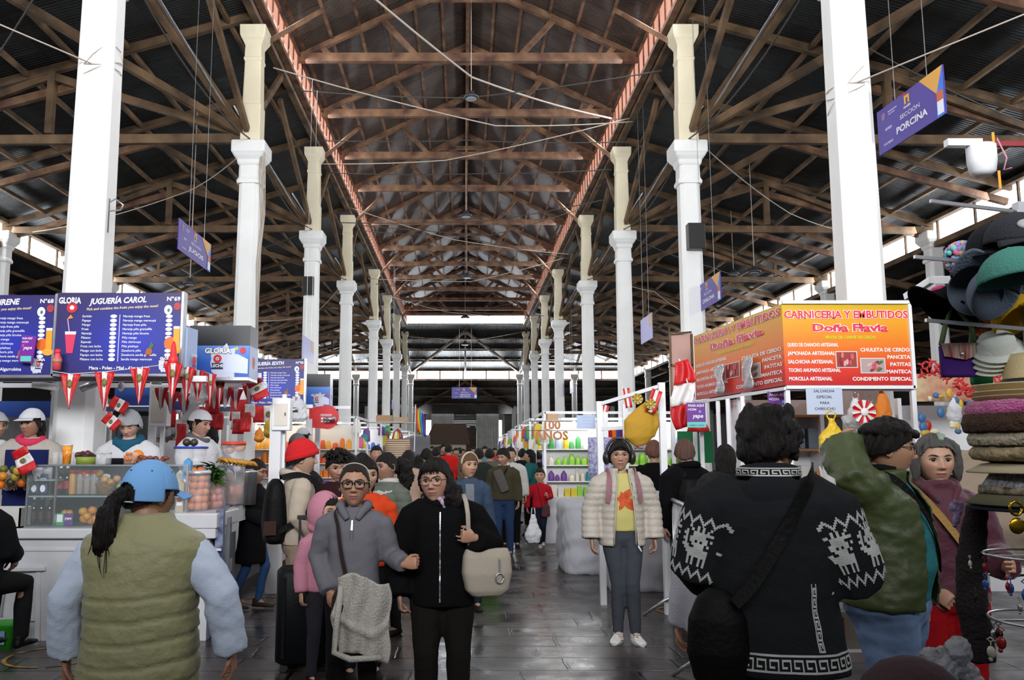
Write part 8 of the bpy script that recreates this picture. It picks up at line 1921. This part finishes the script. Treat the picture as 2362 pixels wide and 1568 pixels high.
for k, c_ in enumerate(('c01c1c', 'e0701c', 'd8c020', '2a9a3a', '3a8ad8', '2a3ab0', '6a2a8a')): MB().sheet(lambda u, v: (.03*k-.1+.03*u+.05*v*v, .02*math.sin(v*6+k), -v*.55-.02*k), 2, 6).build('stripe', plain(hexc(c_)), t, th=.004)
MB().bar((-.12, .01, -1.0), (-.10, .01, .1), .02).build('stick', FWh, t)
# wooden booth at the end of the aisle
t = empty('wooden_booth', (at(1030, 52), 52, 0), 0, 'small cream booth with a brown shingled roof near the far gateway', 'booth'); MB().bx(-1.2, 1.2, 0, 2, 0, 1.9).build('walls', mat('cream_booth_paint', hexc('b0a58c'), .7), t); m = MB(); m.prism([(-1.35, 1.9), (1.45, 1.9), (1.2, 3.15), (-.8, 3.15)], -.1, 2.1); m.build('roof', mat('brown_shingle', hexc('4a382c'), .8, bump=.8, bscale=12), t)
t = empty('church_door', (at(1088, 84), 76, 0), 0, 'tall dark arched wooden door standing beyond the gateway', 'door'); m = MB(); m.prism([(-1.4, 0), (1.4, 0), (1.4, 2.9), (.8, 3.5), (0, 3.7), (-.8, 3.5), (-1.4, 2.9)], 0, .2); m.build('door_leaf', mat('dark_carved_wood', hexc('4a3022'), .7, bump=.6, bscale=8, var=.4), t); MB().bx(-1.0, 1.0, -.05, 0, .6, 2.6).build('panel', mat('darker_wood', hexc('2f1e15'), .7), t)
# ---- section signs hanging from the roof ----
def section(p_far_or_l, p_r, ztop, h_, lines, label, wires=0):
 wires = wires or 9.4-ztop
 a_, b_ = V(p_far_or_l), V(p_r); d = b_-a_; L = d.length; t = empty('hanging_section_sign', (a_.x, a_.y, ztop-h_), math.atan2(d.y, d.x), label, 'sign')
 MB().bx(0, L, 0, .012, 0, h_).build('board', mat('violet_sign_print', hexc('4a3a98'), .4), t)
 P = PxPanel((0, -.002, 0), (1, 0, 0), L/155); H = h_/(L/155)
 P.poly([(105, H), (155, H), (155, H*.72), (143, H*.45)], hexc('d8a04a'), 1); P.poly([(140, H*.5), (155, H), (155, 0), (138, 0), (140, H*.5)], hexc('3a78d8'), 2); P.rect(140, H*.05, 153, H*.32, (.75, .78, .85), 3); P.rect(140, H*.32, 153, H*.52, hexc('c8603a'), 3)
 P.rect(69, H*.74, 73, H*.92, hexc('e0b030'), 1); P.rect(77, H*.74, 81, H*.92, hexc('e0b030'), 1); P.rect(69, H*.86, 81, H*.92, hexc('e0b030'), 2); P.disc(71, H*.95, 3, 2.5, RED, 2); P.text('nicolini', 75, H*.68, H*.09, W1, 1, .02)
 P.disc(17, H*.8, 5, 5.5, hexc('8a6a8a'), 1); P.text('MUNICIPALIDAD', 40, H*.83, H*.045, W1, 1); P.text('DEL CUSCO', 38, H*.77, H*.045, W1, 1); P.text('QOSQO', 28, H*.48, H*.07, W1, 1, .03); P.text('SAN PEDRO', 26, H*.16, H*.07, W1, 1, .01)
 P.text('SECCIÓN', 80, H*.52, H*.13, W1, 1, .005, width=46)
 for i, s in enumerate(lines): P.text(s, 82, H*(.28 if len(lines) == 1 else .33-.17*i), H*(.20 if len(lines) == 1 else .13), W1, 1, .03, width=72 if len(lines) == 1 else 66)
 P.build(t)
 for x in (L*.3, L*.78): MB().bar((x, .006, h_), (x, .006, h_+wires), .006).build('wire', STEEL, t)
section((4.62, 9.05, 0), (4.68, 7.85, 0), 1.5+3.75, .50, ['PORCINA'], 'violet hanging section sign reading Sección Porcina by the near right column')
section((-3.84, 11.1, 0), (-3.86, 12.6, 0), 1.5+3.12, .43, ['JUGOS'], 'violet hanging section sign reading Sección Jugos on the juice side')
section((4.2, 15.1, 0), (4.2, 13.6, 0), Wp(1660, 625, 13.6).z, .47, ['CHALONA'], 'violet hanging section sign reading Sección Chalona')
section((4.3, 20.9, 0), (4.3, 19.6, 0), Wp(1505, 730, 19.6).z, .5, ['QUESOS'], 'pale violet hanging section sign further down on the butcher side') if False else None
def blank_sign(px, py0, py1, z, x, rz, label):
 zt, zb = Wp(px, py0, z).z, Wp(px, py1, z).z; t = empty('hanging_section_sign', (x, z, zb), R(rz), label, 'sign'); MB().bx(-.6, .6, 0, .012, 0, zt-zb).build('board', mat('violet_sign_print_back', hexc('8a86c8'), .4), t); MB().bx(.3, .6, -.003, 0, (zt-zb)*.5, zt-zb).build('corner_print', plain(hexc('c8a878')), t)
 for q in (-.3, .3): MB().bar((q, 0, zt-zb), (q, 0, 9.4-zb), .006).build('wire', STEEL, t)
blank_sign(1495, 730, 787, 18.9, at(1495, 18.9), -90, 'pale violet section sign hanging beyond the Chalona sign'); blank_sign(709, 781, 832, 17.5, at(709, 17.5), 90, 'pale violet section sign hanging above the second milk light box')
blank_sign(1319, 877, 906, 36, at(1319, 36), -90, 'small pale violet section sign far down on the butcher side'); blank_sign(907, 924, 944, 36, at(907, 36), 90, 'small pale violet section sign far down on the juice side')
c0_, c1_ = Wp(1042, 893, 43), Wp(1100, 919, 43); section((c0_.x, 43, 0), (c1_.x, 43, 0), c0_.z, c0_.z-c1_.z, ['ABARROTES', 'PASEO CENTRAL'], 'violet section sign reading Abarrotes Paseo Central over the middle of the aisle', 3.0)
# ---- speakers on the columns ----
for (px, py, z, w_, h_, l_) in ((1608, 543, 14.6, .30, .47, 'black loudspeaker on the second butcher-side column'), (710, 658, 21.0, .28, .47, 'black loudspeaker on the third juice-side column'), (1290, 818, 42, .25, .45, 'black loudspeaker on a far butcher-side column'), (858, 845, 42, .25, .42, 'black loudspeaker on a far juice-side column')):
 c = Wp(px, py, z); t = empty('loudspeaker', (c.x, z, c.z-h_/2), 0, l_, 'loudspeaker'); MB().bx(-w_/2, w_/2, 0, .22, 0, h_).build('cabinet', BLACK, t, bev=.01); MB().bx(-w_*.42, w_*.42, -.008, 0, .03, h_-.03).build('grille', mat('dark_grille', (.03, .03, .03), .8, bump=.5, bscale=300), t); MB().bx(-.04, .04, .22, .30, h_*.4, h_*.6).build('bracket', STEEL, t)
# ---- high-bay lamps ----
for i, (px, py, z, r_) in enumerate(((1087, 226, 16.6, .15), (1075, 499, 25.0, .18), (1077, 640, 34, .2), (1073, 733, 48, .25), (1073, 795, 57, .25), (438, 655, 17.5, .13), (1740, 628, 20, .15), (1692, 632, 24, .15))):
 c = Wp(px, py, z); t = empty('pendant_lamp', (c.x, z, c.z), 0, ('large pendant lamp below the nave ridge, nearest of the row', 'second pendant lamp below the nave ridge', 'third pendant lamp below the nave ridge', 'pendant lamp before the far bright opening', 'furthest pendant lamp of the nave row', 'pendant lamp over the juice side aisle', 'pendant lamp over the butcher side aisle', 'further pendant lamp over the butcher side aisle')[i], 'lamp')
 MB().lathe([(.02, r_*1.0), (r_*.4, r_*.9), (r_*.55, r_*.5), (r_, r_*.25), (r_*1.05, 0), (r_*.9, -.02)], n=28).build('lamp_shade', mat('dark_lamp_housing', (.03, .03, .035), .5), t); MB().lathe([(r_*.75, -.03), (r_*.75, -.015)], n=24).build('diffuser', mat('unlit_diffuser', (.5, .52, .55), .3), t)
 MB().bar((0, 0, r_), (0, 0, max(.8, r_+((12.1 if z < 50 else 8.6) if abs(c.x) < 1 else 9.5-abs(abs(c.x)-4)*.29)-c.z-.1)), .015).build('rod', CABLEW, t)
# ---- cables ----
strand('hanging_cable', [(AX-4, 10.5, 10.0), Wp(1088, 178, 16.6), (AX+4.0, 21, 10.0)], .022, CABLEW, 'thick pale cable sagging across the nave to the nearest pendant lamp', sag=.015)
rs = random.Random(5)
for i in range(16):
 y = [16, 18, 21, 21.5, 23, 25, 27.5, 28, 30, 33, 36, 39, 42, 46, 50, 53][i]; z0 = rs.uniform(8.2, 9.6); y2 = y+rs.uniform(-2, 5)
 strand('hanging_cable', [(AX-3.9, y, z0), (AX+rs.uniform(-1, 1), (y+y2)/2, z0-rs.uniform(.1, .6)), (AX+3.9, y2, rs.uniform(8.2, 9.6))], .014, CABLE if i % 3 else CABLEW, 'dusty cable sagging across the nave between the column rows', 'cable', 'cables across the nave', sag=.01)
for s in (-1, 1):
 for i in range(8):
  y = ZC[1:][i % 8]; y2 = ZC[min(i+2, 8)]
  strand('hanging_cable', [(AX+s*4.05, y, 7.2+rs.uniform(-.2, .3)), (AX+s*(5.5+rs.random()*2), (y+y2)/2, 6.6+rs.random()), (AX+s*(9+rs.random()*2.5), y2, 7.1)], .012, CABLEW if i % 2 else CABLE, 'dusty cable slung through the aisle on the %s side' % ('juice stall' if s < 0 else 'butcher stall'), 'cable', 'aisle cables, '+('juice side' if s < 0 else 'butcher side'), sag=.02)
  strand('hanging_cable', [(AX+s*4.0, y+.1, 7.15), (AX+s*4.0, y2-.1, 7.15)], .014, CABLE, 'cable drooping from capital to capital on the %s side' % ('juice stall' if s < 0 else 'butcher stall'), 'cable', 'cables along the capitals, '+('juice side' if s < 0 else 'butcher side'), sag=.05)
 for y in ZC[2:7]:
  strand('steel_conduit', [(AX+s*4.15, y, 7.2), (AX+s*5.2, y-3.4, 9.1)], .025, STEEL, 'pale steel conduit rising from a white capital, %s side' % ('juice stall' if s < 0 else 'butcher stall'), 'conduit', 'conduits, '+('juice side' if s < 0 else 'butcher side'))
# cables tied round the near columns
for s, z0 in ((-1, 5.4), (1, 5.2)):
 m = MB(); y = 8.35
 for k in range(3): m.tube([(AX+s*3.88+.205*math.cos(a_), y+.205*math.sin(a_), z0+.12*k*math.sin(a_+k)) for a_ in [2*math.pi*q/16 for q in range(17)]], .005, 5)
 m.tube([(AX+s*3.88, y-.2, z0), (AX+s*5.5, y-1.5, z0+.35), (AX+s*8.5, y-3, z0+.9)], .008, 6)
 put(m, 'wire_tie', CABLEW, 'thin wires tied round the nearest column on the %s side' % ('juice stall' if s < 0 else 'butcher stall'), 'wire')
g = MB()
for k in range(7): g.tube([(rs.uniform(-.05, .05), rs.uniform(-.04, .0), 0), (rs.uniform(-.08, .08), -.03, -.5), (rs.uniform(-.05, .1), -.03, -1.3), (rs.uniform(-.03, .06), -.02, -2.2), (rs.uniform(-.05, .05), -.02, -3.4)], .010, 5)
put(g, 'wire_bundle', CABLEW, 'loose bundle of dusty wires running down the second juice-side column', 'wire', loc=(AX-3.76, 14.75, 7.0))
c = Wp(270, 480, 8.2); t = empty('wall_bracket', (c.x-.0, 8.2, c.z), 0, 'curled steel bracket on the nearest juice-side column', 'bracket'); MB().tube([(-.08, 0, -.25), (-.08, 0, .1), (-.06, -.02, .06), (.0, -.05, .08), (.08, -.05, .02), (.05, -.03, -.03), (-.08, 0, -.03)], .008, 6).build('hook', STEEL, t)
# foreground security camera arm at the upper right
c = Wp(2265, 372, 4.0); t = empty('ceiling_speaker', (c.x, 4.0, c.z), 0, 'white cup-shaped fixture with an orange ribbon hanging from a metal arm', 'fixture'); MB().lathe([(.035, -.075), (.058, -.055), (.066, 0), (.066, .075), (.06, .08)], n=24).build('cup', plain((.72, .72, .74)), t); MB().bx(-.17, .0, -.02, .02, .075, .11).build('bracket', WMETAL, t); MB().bx(-.02, .30, -.012, .012, .075, .10).build('red_arm', plain(hexc('7a1420')), t); MB().bx(.028, .040, -.07, -.066, -.16, -.07).build('ribbon', plain(hexc('e08a1c')), t); MB().bx(.028, .040, -.05, -.046, .08, .13).build('ribbon', plain(hexc('e08a1c')), t); MB().tube([(.05, -.05, .10), (.09, -.05, .0), (.07, -.05, -.06), (.11, -.05, -.05)], .004, 6).build('pink_string', plain(hexc('b87a8a')), t); MB().bar((.3, 0, .09), (3.2, .3, .25), .025).build('arm', STEEL, t)
f = Fl(1213, 1245); t = empty('shopping_bag', (f.x, 13.1, .12), 0, 'thin white shopping bag hanging low beside the short woman in red', 'bag')
g = MB(); g.tube([(0, 0, .42), (0, 0, .30), (0, 0, .12), (0, 0, 0)], [.03, .07, .13, .09], 14, flat=.6); me = fuse(g, .012, 1); co, no = mesh_np(me); set_co(me, co+no*(.012*npnoise(co, 5, 4))[:, None]); finish(me, 'bag_body', FOGBAG, t); MB().tube([(-.03, 0, .42), (-.02, 0, .52), (.02, 0, .52), (.03, 0, .42)], .008, 6).build('handle', FOGBAG, t)
# slotted angle rail
a_, b_, c_ = Wp(2090, 685, 4.6), Wp(2150, 645, 4.4), Wp(2245, 645, 3.6); t = empty('slotted_rail', (0, 0, 0), 0, 'white slotted angle rail reaching out above the butcher sign', 'rail'); MB().bar(a_, b_, .03, .035).build('rail', WMETAL, t); MB().bar(b_, c_, .03, .035).build('rail', WMETAL, t); MB().bar(c_, c_+V((1.5, -.4, 0)), .03, .035).build('rail', WMETAL, t)
# ---- souvenir stand with hats ----
HZ = 2.5; HX = at(2385, HZ)
def hz(py, z=HZ): return Wp(2300, py, z).z
HX += .008
t = empty('hat_stand', (HX, HZ, 0), 0, 'tall steel pole stand carrying the stacked hats and hanging souvenirs', 'stand')
MB().bar((0, 0, 0), (0, 0, 2.25), .03).build('pole', STEEL, t); MB().lathe([(.26, 0), (.26, .03), (.04, .05)], n=24).build('base', BLACK, t)
for z_ in (.55, .80, 1.02, 1.20): MB().tube([(.17*math.cos(a_), .17*math.sin(a_), z_) for a_ in [2*math.pi*k/24 for k in range(25)]], .004, 6).build('wire_ring', STEEL, t); MB().bar((-.17, 0, z_), (.17, 0, z_), .006).build('wire_spoke', STEEL, t)
for (z_, x_, l_) in ((2.22, -.30, 0), (2.05, -.36, 0), (1.86, -.34, 0)): MB().bar((0, 0, z_), (x_, -.05, z_+.02), .010).build('arm', STEEL, t)
def hat(py, r_, ch, m_, label, band=None, cr=.085, curl=.02, cdent=True, dx=0):
 t = empty('hat', (HX+dx, HZ, hz(py)), 0, label, 'hat')
 MB().lathe([(cr*.9, .0), (r_*.8, -.004), (r_, curl), (r_*1.01, curl+.004), (r_*.8, .006), (cr, .012), (cr*.98, ch*.3), (cr*.93, ch*.8), (cr*.75, ch*1.0), (cr*.35, ch*(.90 if cdent else 1.05)), (0.001, ch*(.86 if cdent else 1.06))], n=40).build('hat_body', m_, t)
 if band: MB().lathe([(cr*1.01, .013), (cr*1.0, .040)], n=36, cap=False).build('hat_band', band, t, th=.002)
def fuzzy(name, c, hh, py, r_, h_, label, cat='hat'):
 g = MB(); g.lathe([(r_*.7, -h_*.5), (r_*.97, -h_*.35), (r_, 0), (r_*.95, h_*.35), (r_*.7, h_*.5)], n=40); me = fuse(g, .006, 1); co, no = mesh_np(me); set_co(me, co+no*(.0025*npnoise(co, 16, 5)+.0015*npnoise(co, 50, 6))[:, None]); o = finish(me, name, c, None); o.location = (HX, HZ, hz(py)); tag(o, label, cat)
BND = plain((.02, .02, .02))
hat(905, .165, .115, cloth('pale_straw', 'c8b488'), 'pale straw fedora with a black band on top of the hat stack', BND); hat(921, .168, .02, cloth('straw_two', 'b8a47c'), 'straw brim directly under the top fedora', cr=.1); hat(932, .166, .02, cloth('straw_three', 'a8946e'), 'second straw brim under the top fedora', cr=.1)
fuzzy('hat', mat('bright_pink_fur', hexc('c8408e'), .9, bump=1, bscale=150, sheen=.5), 0, 945, .188, .065, 'bright pink fluffy hat under the straw hats'); fuzzy('hat', mat('brown_fur', hexc('4a3020'), .95, bump=1, bscale=150), 0, 975, .20, .075, 'dark brown fur hat below the pink one')
fuzzy('hat', mat('cream_fur_hat', hexc('a89c86'), .95, bump=1, bscale=60), 0, 1012, .188, .055, 'smooth cream fur hat below the brown one'); fuzzy('hat', mat('tweedy_cream_knit', hexc('a89470'), .95, bump=1, bscale=40, var=.5, vscale=40), 0, 1045, .185, .05, 'tweedy cream and brown knitted hat below the smooth cream one')
hat(1075, .195, .01, cloth('cream_felt', 'b0a488'), 'cream felt brim under the tweedy knitted hat', cr=.12, curl=-.02)
sp_ = mat('grey_woven_stripes', hexc('6a6870'), .9, var=.9, vscale=26, stretch=(6, 6, .3), col2=hexc('c0bcb8'))
t = empty('hat', (HX, HZ, hz(1128)), 0, 'grey striped woven bucket hat with a patterned band', 'hat'); MB().lathe([(.165, 0), (.15, .022), (.125, .06), (.10, .07), (.01, .072)], n=40).build('hat_body', sp_, t); MB().lathe([(.168, -.012), (.165, .008)], n=40, cap=False).build('hat_band', mat('dark_patterned_band', hexc('2a2624'), .8, var=.9, vscale=60, col2=hexc('9a8a70')), t, th=.003)
hat(1140, .20, .012, cloth('olive_felt', '5a5844'), 'olive felt hat brim below the striped bucket hat', cr=.12, curl=-.03); hat(1152, .198, .01, cloth('dark_navy_felt', '1c222c'), 'dark navy felt hat at the bottom of the stack', cr=.12, curl=-.03)
def bcap(px, py, z, s_, rz, rx, c_, label, patch=None, ry=0, pc2=None):
 c = Wp(px, py, z); t = empty('baseball_cap', (c.x, z, c.z), 0, label, 'cap'); t.rotation_euler = (R(rx), R(ry), R(rz)); m_ = cloth('cap_'+c_, c_, .85, .3, 150)
 MB().sheet(lambda u, v: (s_*math.cos(v*1.52)*math.cos(u*6.283), s_*1.12*math.cos(v*1.52)*math.sin(u*6.283), s_*1.05*math.sin(v*1.52)-.0015*math.exp(-((u*6 % 1-.5)/.04)**2)), 48, 14).build('crown', m_, t, th=.002)
 MB().sheet(lambda u, v: ((s_*(1+v*.05))*math.cos(-math.pi/2+(u-.5)*1.9), s_*1.12*math.sin(-math.pi/2+(u-.5)*1.9)-s_*.85*v*math.cos((u-.5)*2.4), -.012*v-.02*v*abs(u-.5)), 16, 8).build('brim', m_, t, th=.004)
 MB().ell((0, 0, s_*1.06), (.007, .007, .004)).build('button', m_, t)
 if patch: MB().ell((0, -s_*.98, s_*.50), (s_*.30, .008, s_*.20), 14, 8, Matrix.Rotation(R(-28), 3, 'X')).build('embroidery', plain(hexc(patch)), t)
bcap(2298, 575, 2.45, .078, -40, 10, '202226', 'black faded cap at the top of the hanging caps'); bcap(2345, 560, 2.35, .082, -15, 5, '33353a', 'dark grey cap with pale lettering hung at the top', 'a8a8a8')
bcap(2345, 645, 2.25, .085, 35, -8, '4a8478', 'sea-green cap with a yellow embroidered patch', 'c8a020'); bcap(2250, 672, 2.45, .072, -30, -55, '59626e', 'faded blue-grey cap left of the one with the llama'); bcap(2300, 678, 2.38, .074, 10, -55, '66707e', 'faded grey-blue cap embroidered with a brown llama', '8a4a20')
bcap(2352, 735, 2.5, .07, 25, -40, 'b08a18', 'yellow cap behind the hanging caps', '3a6a9a'); bcap(2190, 722, 2.6, .078, -75, -35, '0c0c0e', 'black cap with a pink crocheted flower', 'd82a7a')
c = Wp(2222, 595, 2.55); t = empty('knitted_beanie', (c.x, 2.55, c.z), 0, 'multicoloured knitted beanie with a big pompom', 'hat')
rs = random.Random(6); pc = ['9a8ac8', 'd87a9a', '6aa8c8', 'd8b07a', 'b08ad0', '7ac8b8']
g = [MB() for _ in pc]
for k in range(260):
 z_ = rs.uniform(-1, 1); a_ = rs.uniform(0, 6.28); q = math.sqrt(1-z_*z_); g[k % 6].ell((.046*q*math.cos(a_)-.004, .046*q*math.sin(a_), .046*z_), (.009, .009, .009), 6, 5)
for gg, c_ in zip(g, pc): gg.build('pompom', cloth('yarn_'+c_, c_), t)
g = MB(); g.tube([(.04, 0, -.01), (.08, 0, -.04), (.10, 0, -.10)], [.03, .06, .07], 18); me = fuse(g, .006, 2); finish(me, 'beanie_body', mat('mixed_yarn', hexc('8a7ab8'), .95, bump=1, bscale=50, var=.7, vscale=30, col2=hexc('c88aa0')), t)
def sbag(px, py, z, w_, h_, c_, flap, label):
 c = Wp(px, py, z); t = empty('souvenir_bag', (c.x, z, c.z-h_/2), R(-12), label, 'bag'); MB().loft([ering((0, 0, z_), w_/2*q, .02, 20, 5) for z_, q in ((0, .96), (.01, 1), (h_*.97, 1), (h_, .95))]).build('bag_body', cloth('felt_'+c_, c_), t)
 m = MB(); m.prism([(-w_*.52, h_*1.02), (w_*.52, h_*1.02), (w_*.46, h_*.66), (w_*.1, h_*.50), (-w_*.46, h_*.62)], -.030, -.024); m.build('flap', flap, t); MB().tube([(-w_*.45, 0, h_), (-w_*.3, 0, h_*1.6), (0, .02, h_*2.3), (w_*.4, 0, h_*1.6), (w_*.45, 0, h_)], .008, 8).build('strap', cloth('felt_strap', '5a6a4a'), t); MB().ell((0, -.034, h_*.68), (.006, .004, .006)).build('clasp', STEEL, t)
fl_ = mat('andean_stripe_weave', hexc('b0a898'), .9, var=.95, vscale=30, stretch=(5, 1, .3), col2=hexc('7a1c28'))
sbag(2212, 832, 2.6, .105, .10, '3c1f62', fl_, 'purple felt bag with a patterned woven flap'); sbag(2262, 850, 2.7, .06, .10, '2a7a5a', fl_, 'small green and red striped bag behind the purple felt bag')
def fz2(px, py, z, r, m_, label, name='fluffy_toy', cat='ornament', n=16):
 c = Wp(px, py, z); g = MB(); rs = random.Random(n)
 for k in range(n): g.ell((rs.uniform(-r[0], r[0])*.6, rs.uniform(-r[1], r[1])*.6, rs.uniform(-r[2], r[2])*.6), (r[0]*.45, r[1]*.45, r[2]*.45), 8, 6)
 me = fuse(g, .005, 1); co, no = mesh_np(me); set_co(me, co+no*(.004*npnoise(co, 30, 5))[:, None]); o = finish(me, name, m_, None); o.location = (c.x, z, c.z); tag(o, label, cat)
fz2(2292, 755, 2.6, (.06, .04, .045), mat('orange_curly_wool', hexc('c8643a'), .95, bump=1, bscale=80, var=.4, vscale=40), 'curly orange woolly ornament under the hanging caps')
for i in range(4):
 c = Wp(2300, 800+9*i, 2.55); t = empty('white_hat', (c.x, 2.55+.012*i, c.z), 0, ('front', 'second', 'third', 'rearmost')[i]+' of the white felt hats hanging stacked above the fedora', 'hat'); t.rotation_euler = (R(35), R(-25), 0); MB().lathe([(.001, .045), (.03, .042), (.048, .03), (.052, .005), (.054, 0), (.072, -.006), (.073, -.009), (.05, -.006)], n=30).build('hat_body', cloth('white_felt', 'c8ccc4'), t)
# dark fur and trinkets below the hats
g = MB(); g.tube([(-.10, .12, hz(1175)), (-.13, .12, hz(1300)), (-.14, .12, hz(1420)), (-.12, .12, hz(1560))], [.03, .042, .045, .04], 16); me = fuse(g, .010, 1); co, no = mesh_np(me); set_co(me, co+no*(.003*npnoise(co, 14, 5))[:, None]); o = finish(me, 'fur_scarf', mat('very_dark_brown_fur', hexc('1c1413'), .95, bump=1, bscale=100), None); o.location = (HX, HZ+.05, 0); tag(o, 'dark brown fur scarf hanging beside the trinket rings', 'scarf')
rs = random.Random(15); TC = [('8a6a2a', 'gold-coloured'), ('a8a8a8', 'silver-coloured'), ('7a1818', 'dark red'), ('2a4a8a', 'blue'), ('30281c', 'dark bronze'), ('b8b0a0', 'pale')]
def trk():
 m = MB(); m.tube([(.0, 0, 1.0), (.3, 0, .8), (0, 0, .6), (-.3, 0, .8), (0, 0, 1.0)], .06, 5); m.tube([(0, 0, .6), (0, 0, .2)], .05, 5); m.ell((0, 0, -.3), (.4, .2, .55), 8, 6); m.ell((.1, 0, -.95), (.2, .15, .2), 6, 5); return m
for i in range(150):
 lv = rs.choice((.55, .80, 1.02, 1.20)); a_ = rs.uniform(math.pi*.9, math.pi*2.0); rr_ = .17+rs.uniform(-.05, .03); c_, n_ = rs.choice(TC); s_ = rs.uniform(.018, .034)
 if lv == .55: n_, c_ = rs.choice((('8a1c1c', 'x'), ('6a7a9a', 'x'), ('b8b0a0', 'x')))[0:1][0] and rs.choice((('dark red', '7a1818'), ('silver-coloured', 'a8a8a8'), ('blue', '2a4a8a')))
 m_ = mat('trinket_metal_'+c_, hexc(c_), .3, .8 if 'coloured' in n_ or 'bronze' in n_ else .1)
 inst('key_ring', 'trinket', trk, [m_], (HX-.03+rr_*math.cos(a_), HZ+rr_*math.sin(a_), lv-s_*1.2-rs.choice((0, .04, .09))), n_+' key ring trinket hanging from the wire rings under the hats', 'key ring', n_+' trinkets', (s_, s_, s_), (0, 0, rs.uniform(0, 3)))
c = Wp(2345, 1195, 2.3); t = empty('key_ring', (c.x, 2.3, c.z), 0, 'large round golden medallion key ring hanging nearest the camera', 'key ring'); MB().tube([(.016*math.cos(a_), 0, .026+.018*math.sin(a_)) for a_ in [2*math.pi*k/16 for k in range(17)]], .004, 6).build('ring', mat('brass', hexc('b08a20'), .25, 1), t); MB().ell((0, 0, -.02), (.022, .006, .022), 16, 10).build('medallion', mat('brass'), t)
# things at the bottom right corner
c = Wp(2105, 1600, 2.4); put(MB().lathe([(.15, -.09), (.145, -.03), (.125, .03), (.08, .075), (.03, .095), (.001, .097)], n=32), 'velvet_cap', mat('plum_velvet', hexc('2c151c'), .9, bump=.3, bscale=40), 'rounded plum-coloured velvet cap in front of the crumpled grey bag', 'hat', loc=(c.x, 2.4, c.z))
fz2(2190, 1545, 2.55, (.085, .07, .09), mat('grey_plastic_sack', hexc('77787e'), .5, bump=.9, bscale=30), 'crumpled grey bag behind the plum velvet cap', 'crumpled_bag', 'bag', 22)
put(MB().bx(-.32, .42, -.15, .2, 0, Wp(2100, 1650, 2.5).z-.02), 'display_table', mat('dark_cloth_table', hexc('141214'), .9), 'dark cloth-covered table under the plum cap and grey bag', 'table', loc=(at(2170, 2.5), 2.5, 0))
fz2(2205, 1185, 2.75, (.02, .02, .05), mat('lilac_fur', hexc('a08ab0'), .95, bump=1, bscale=90), 'lilac fluffy tail hanging behind the dark fur', 'fur_tail', 'ornament', 10)
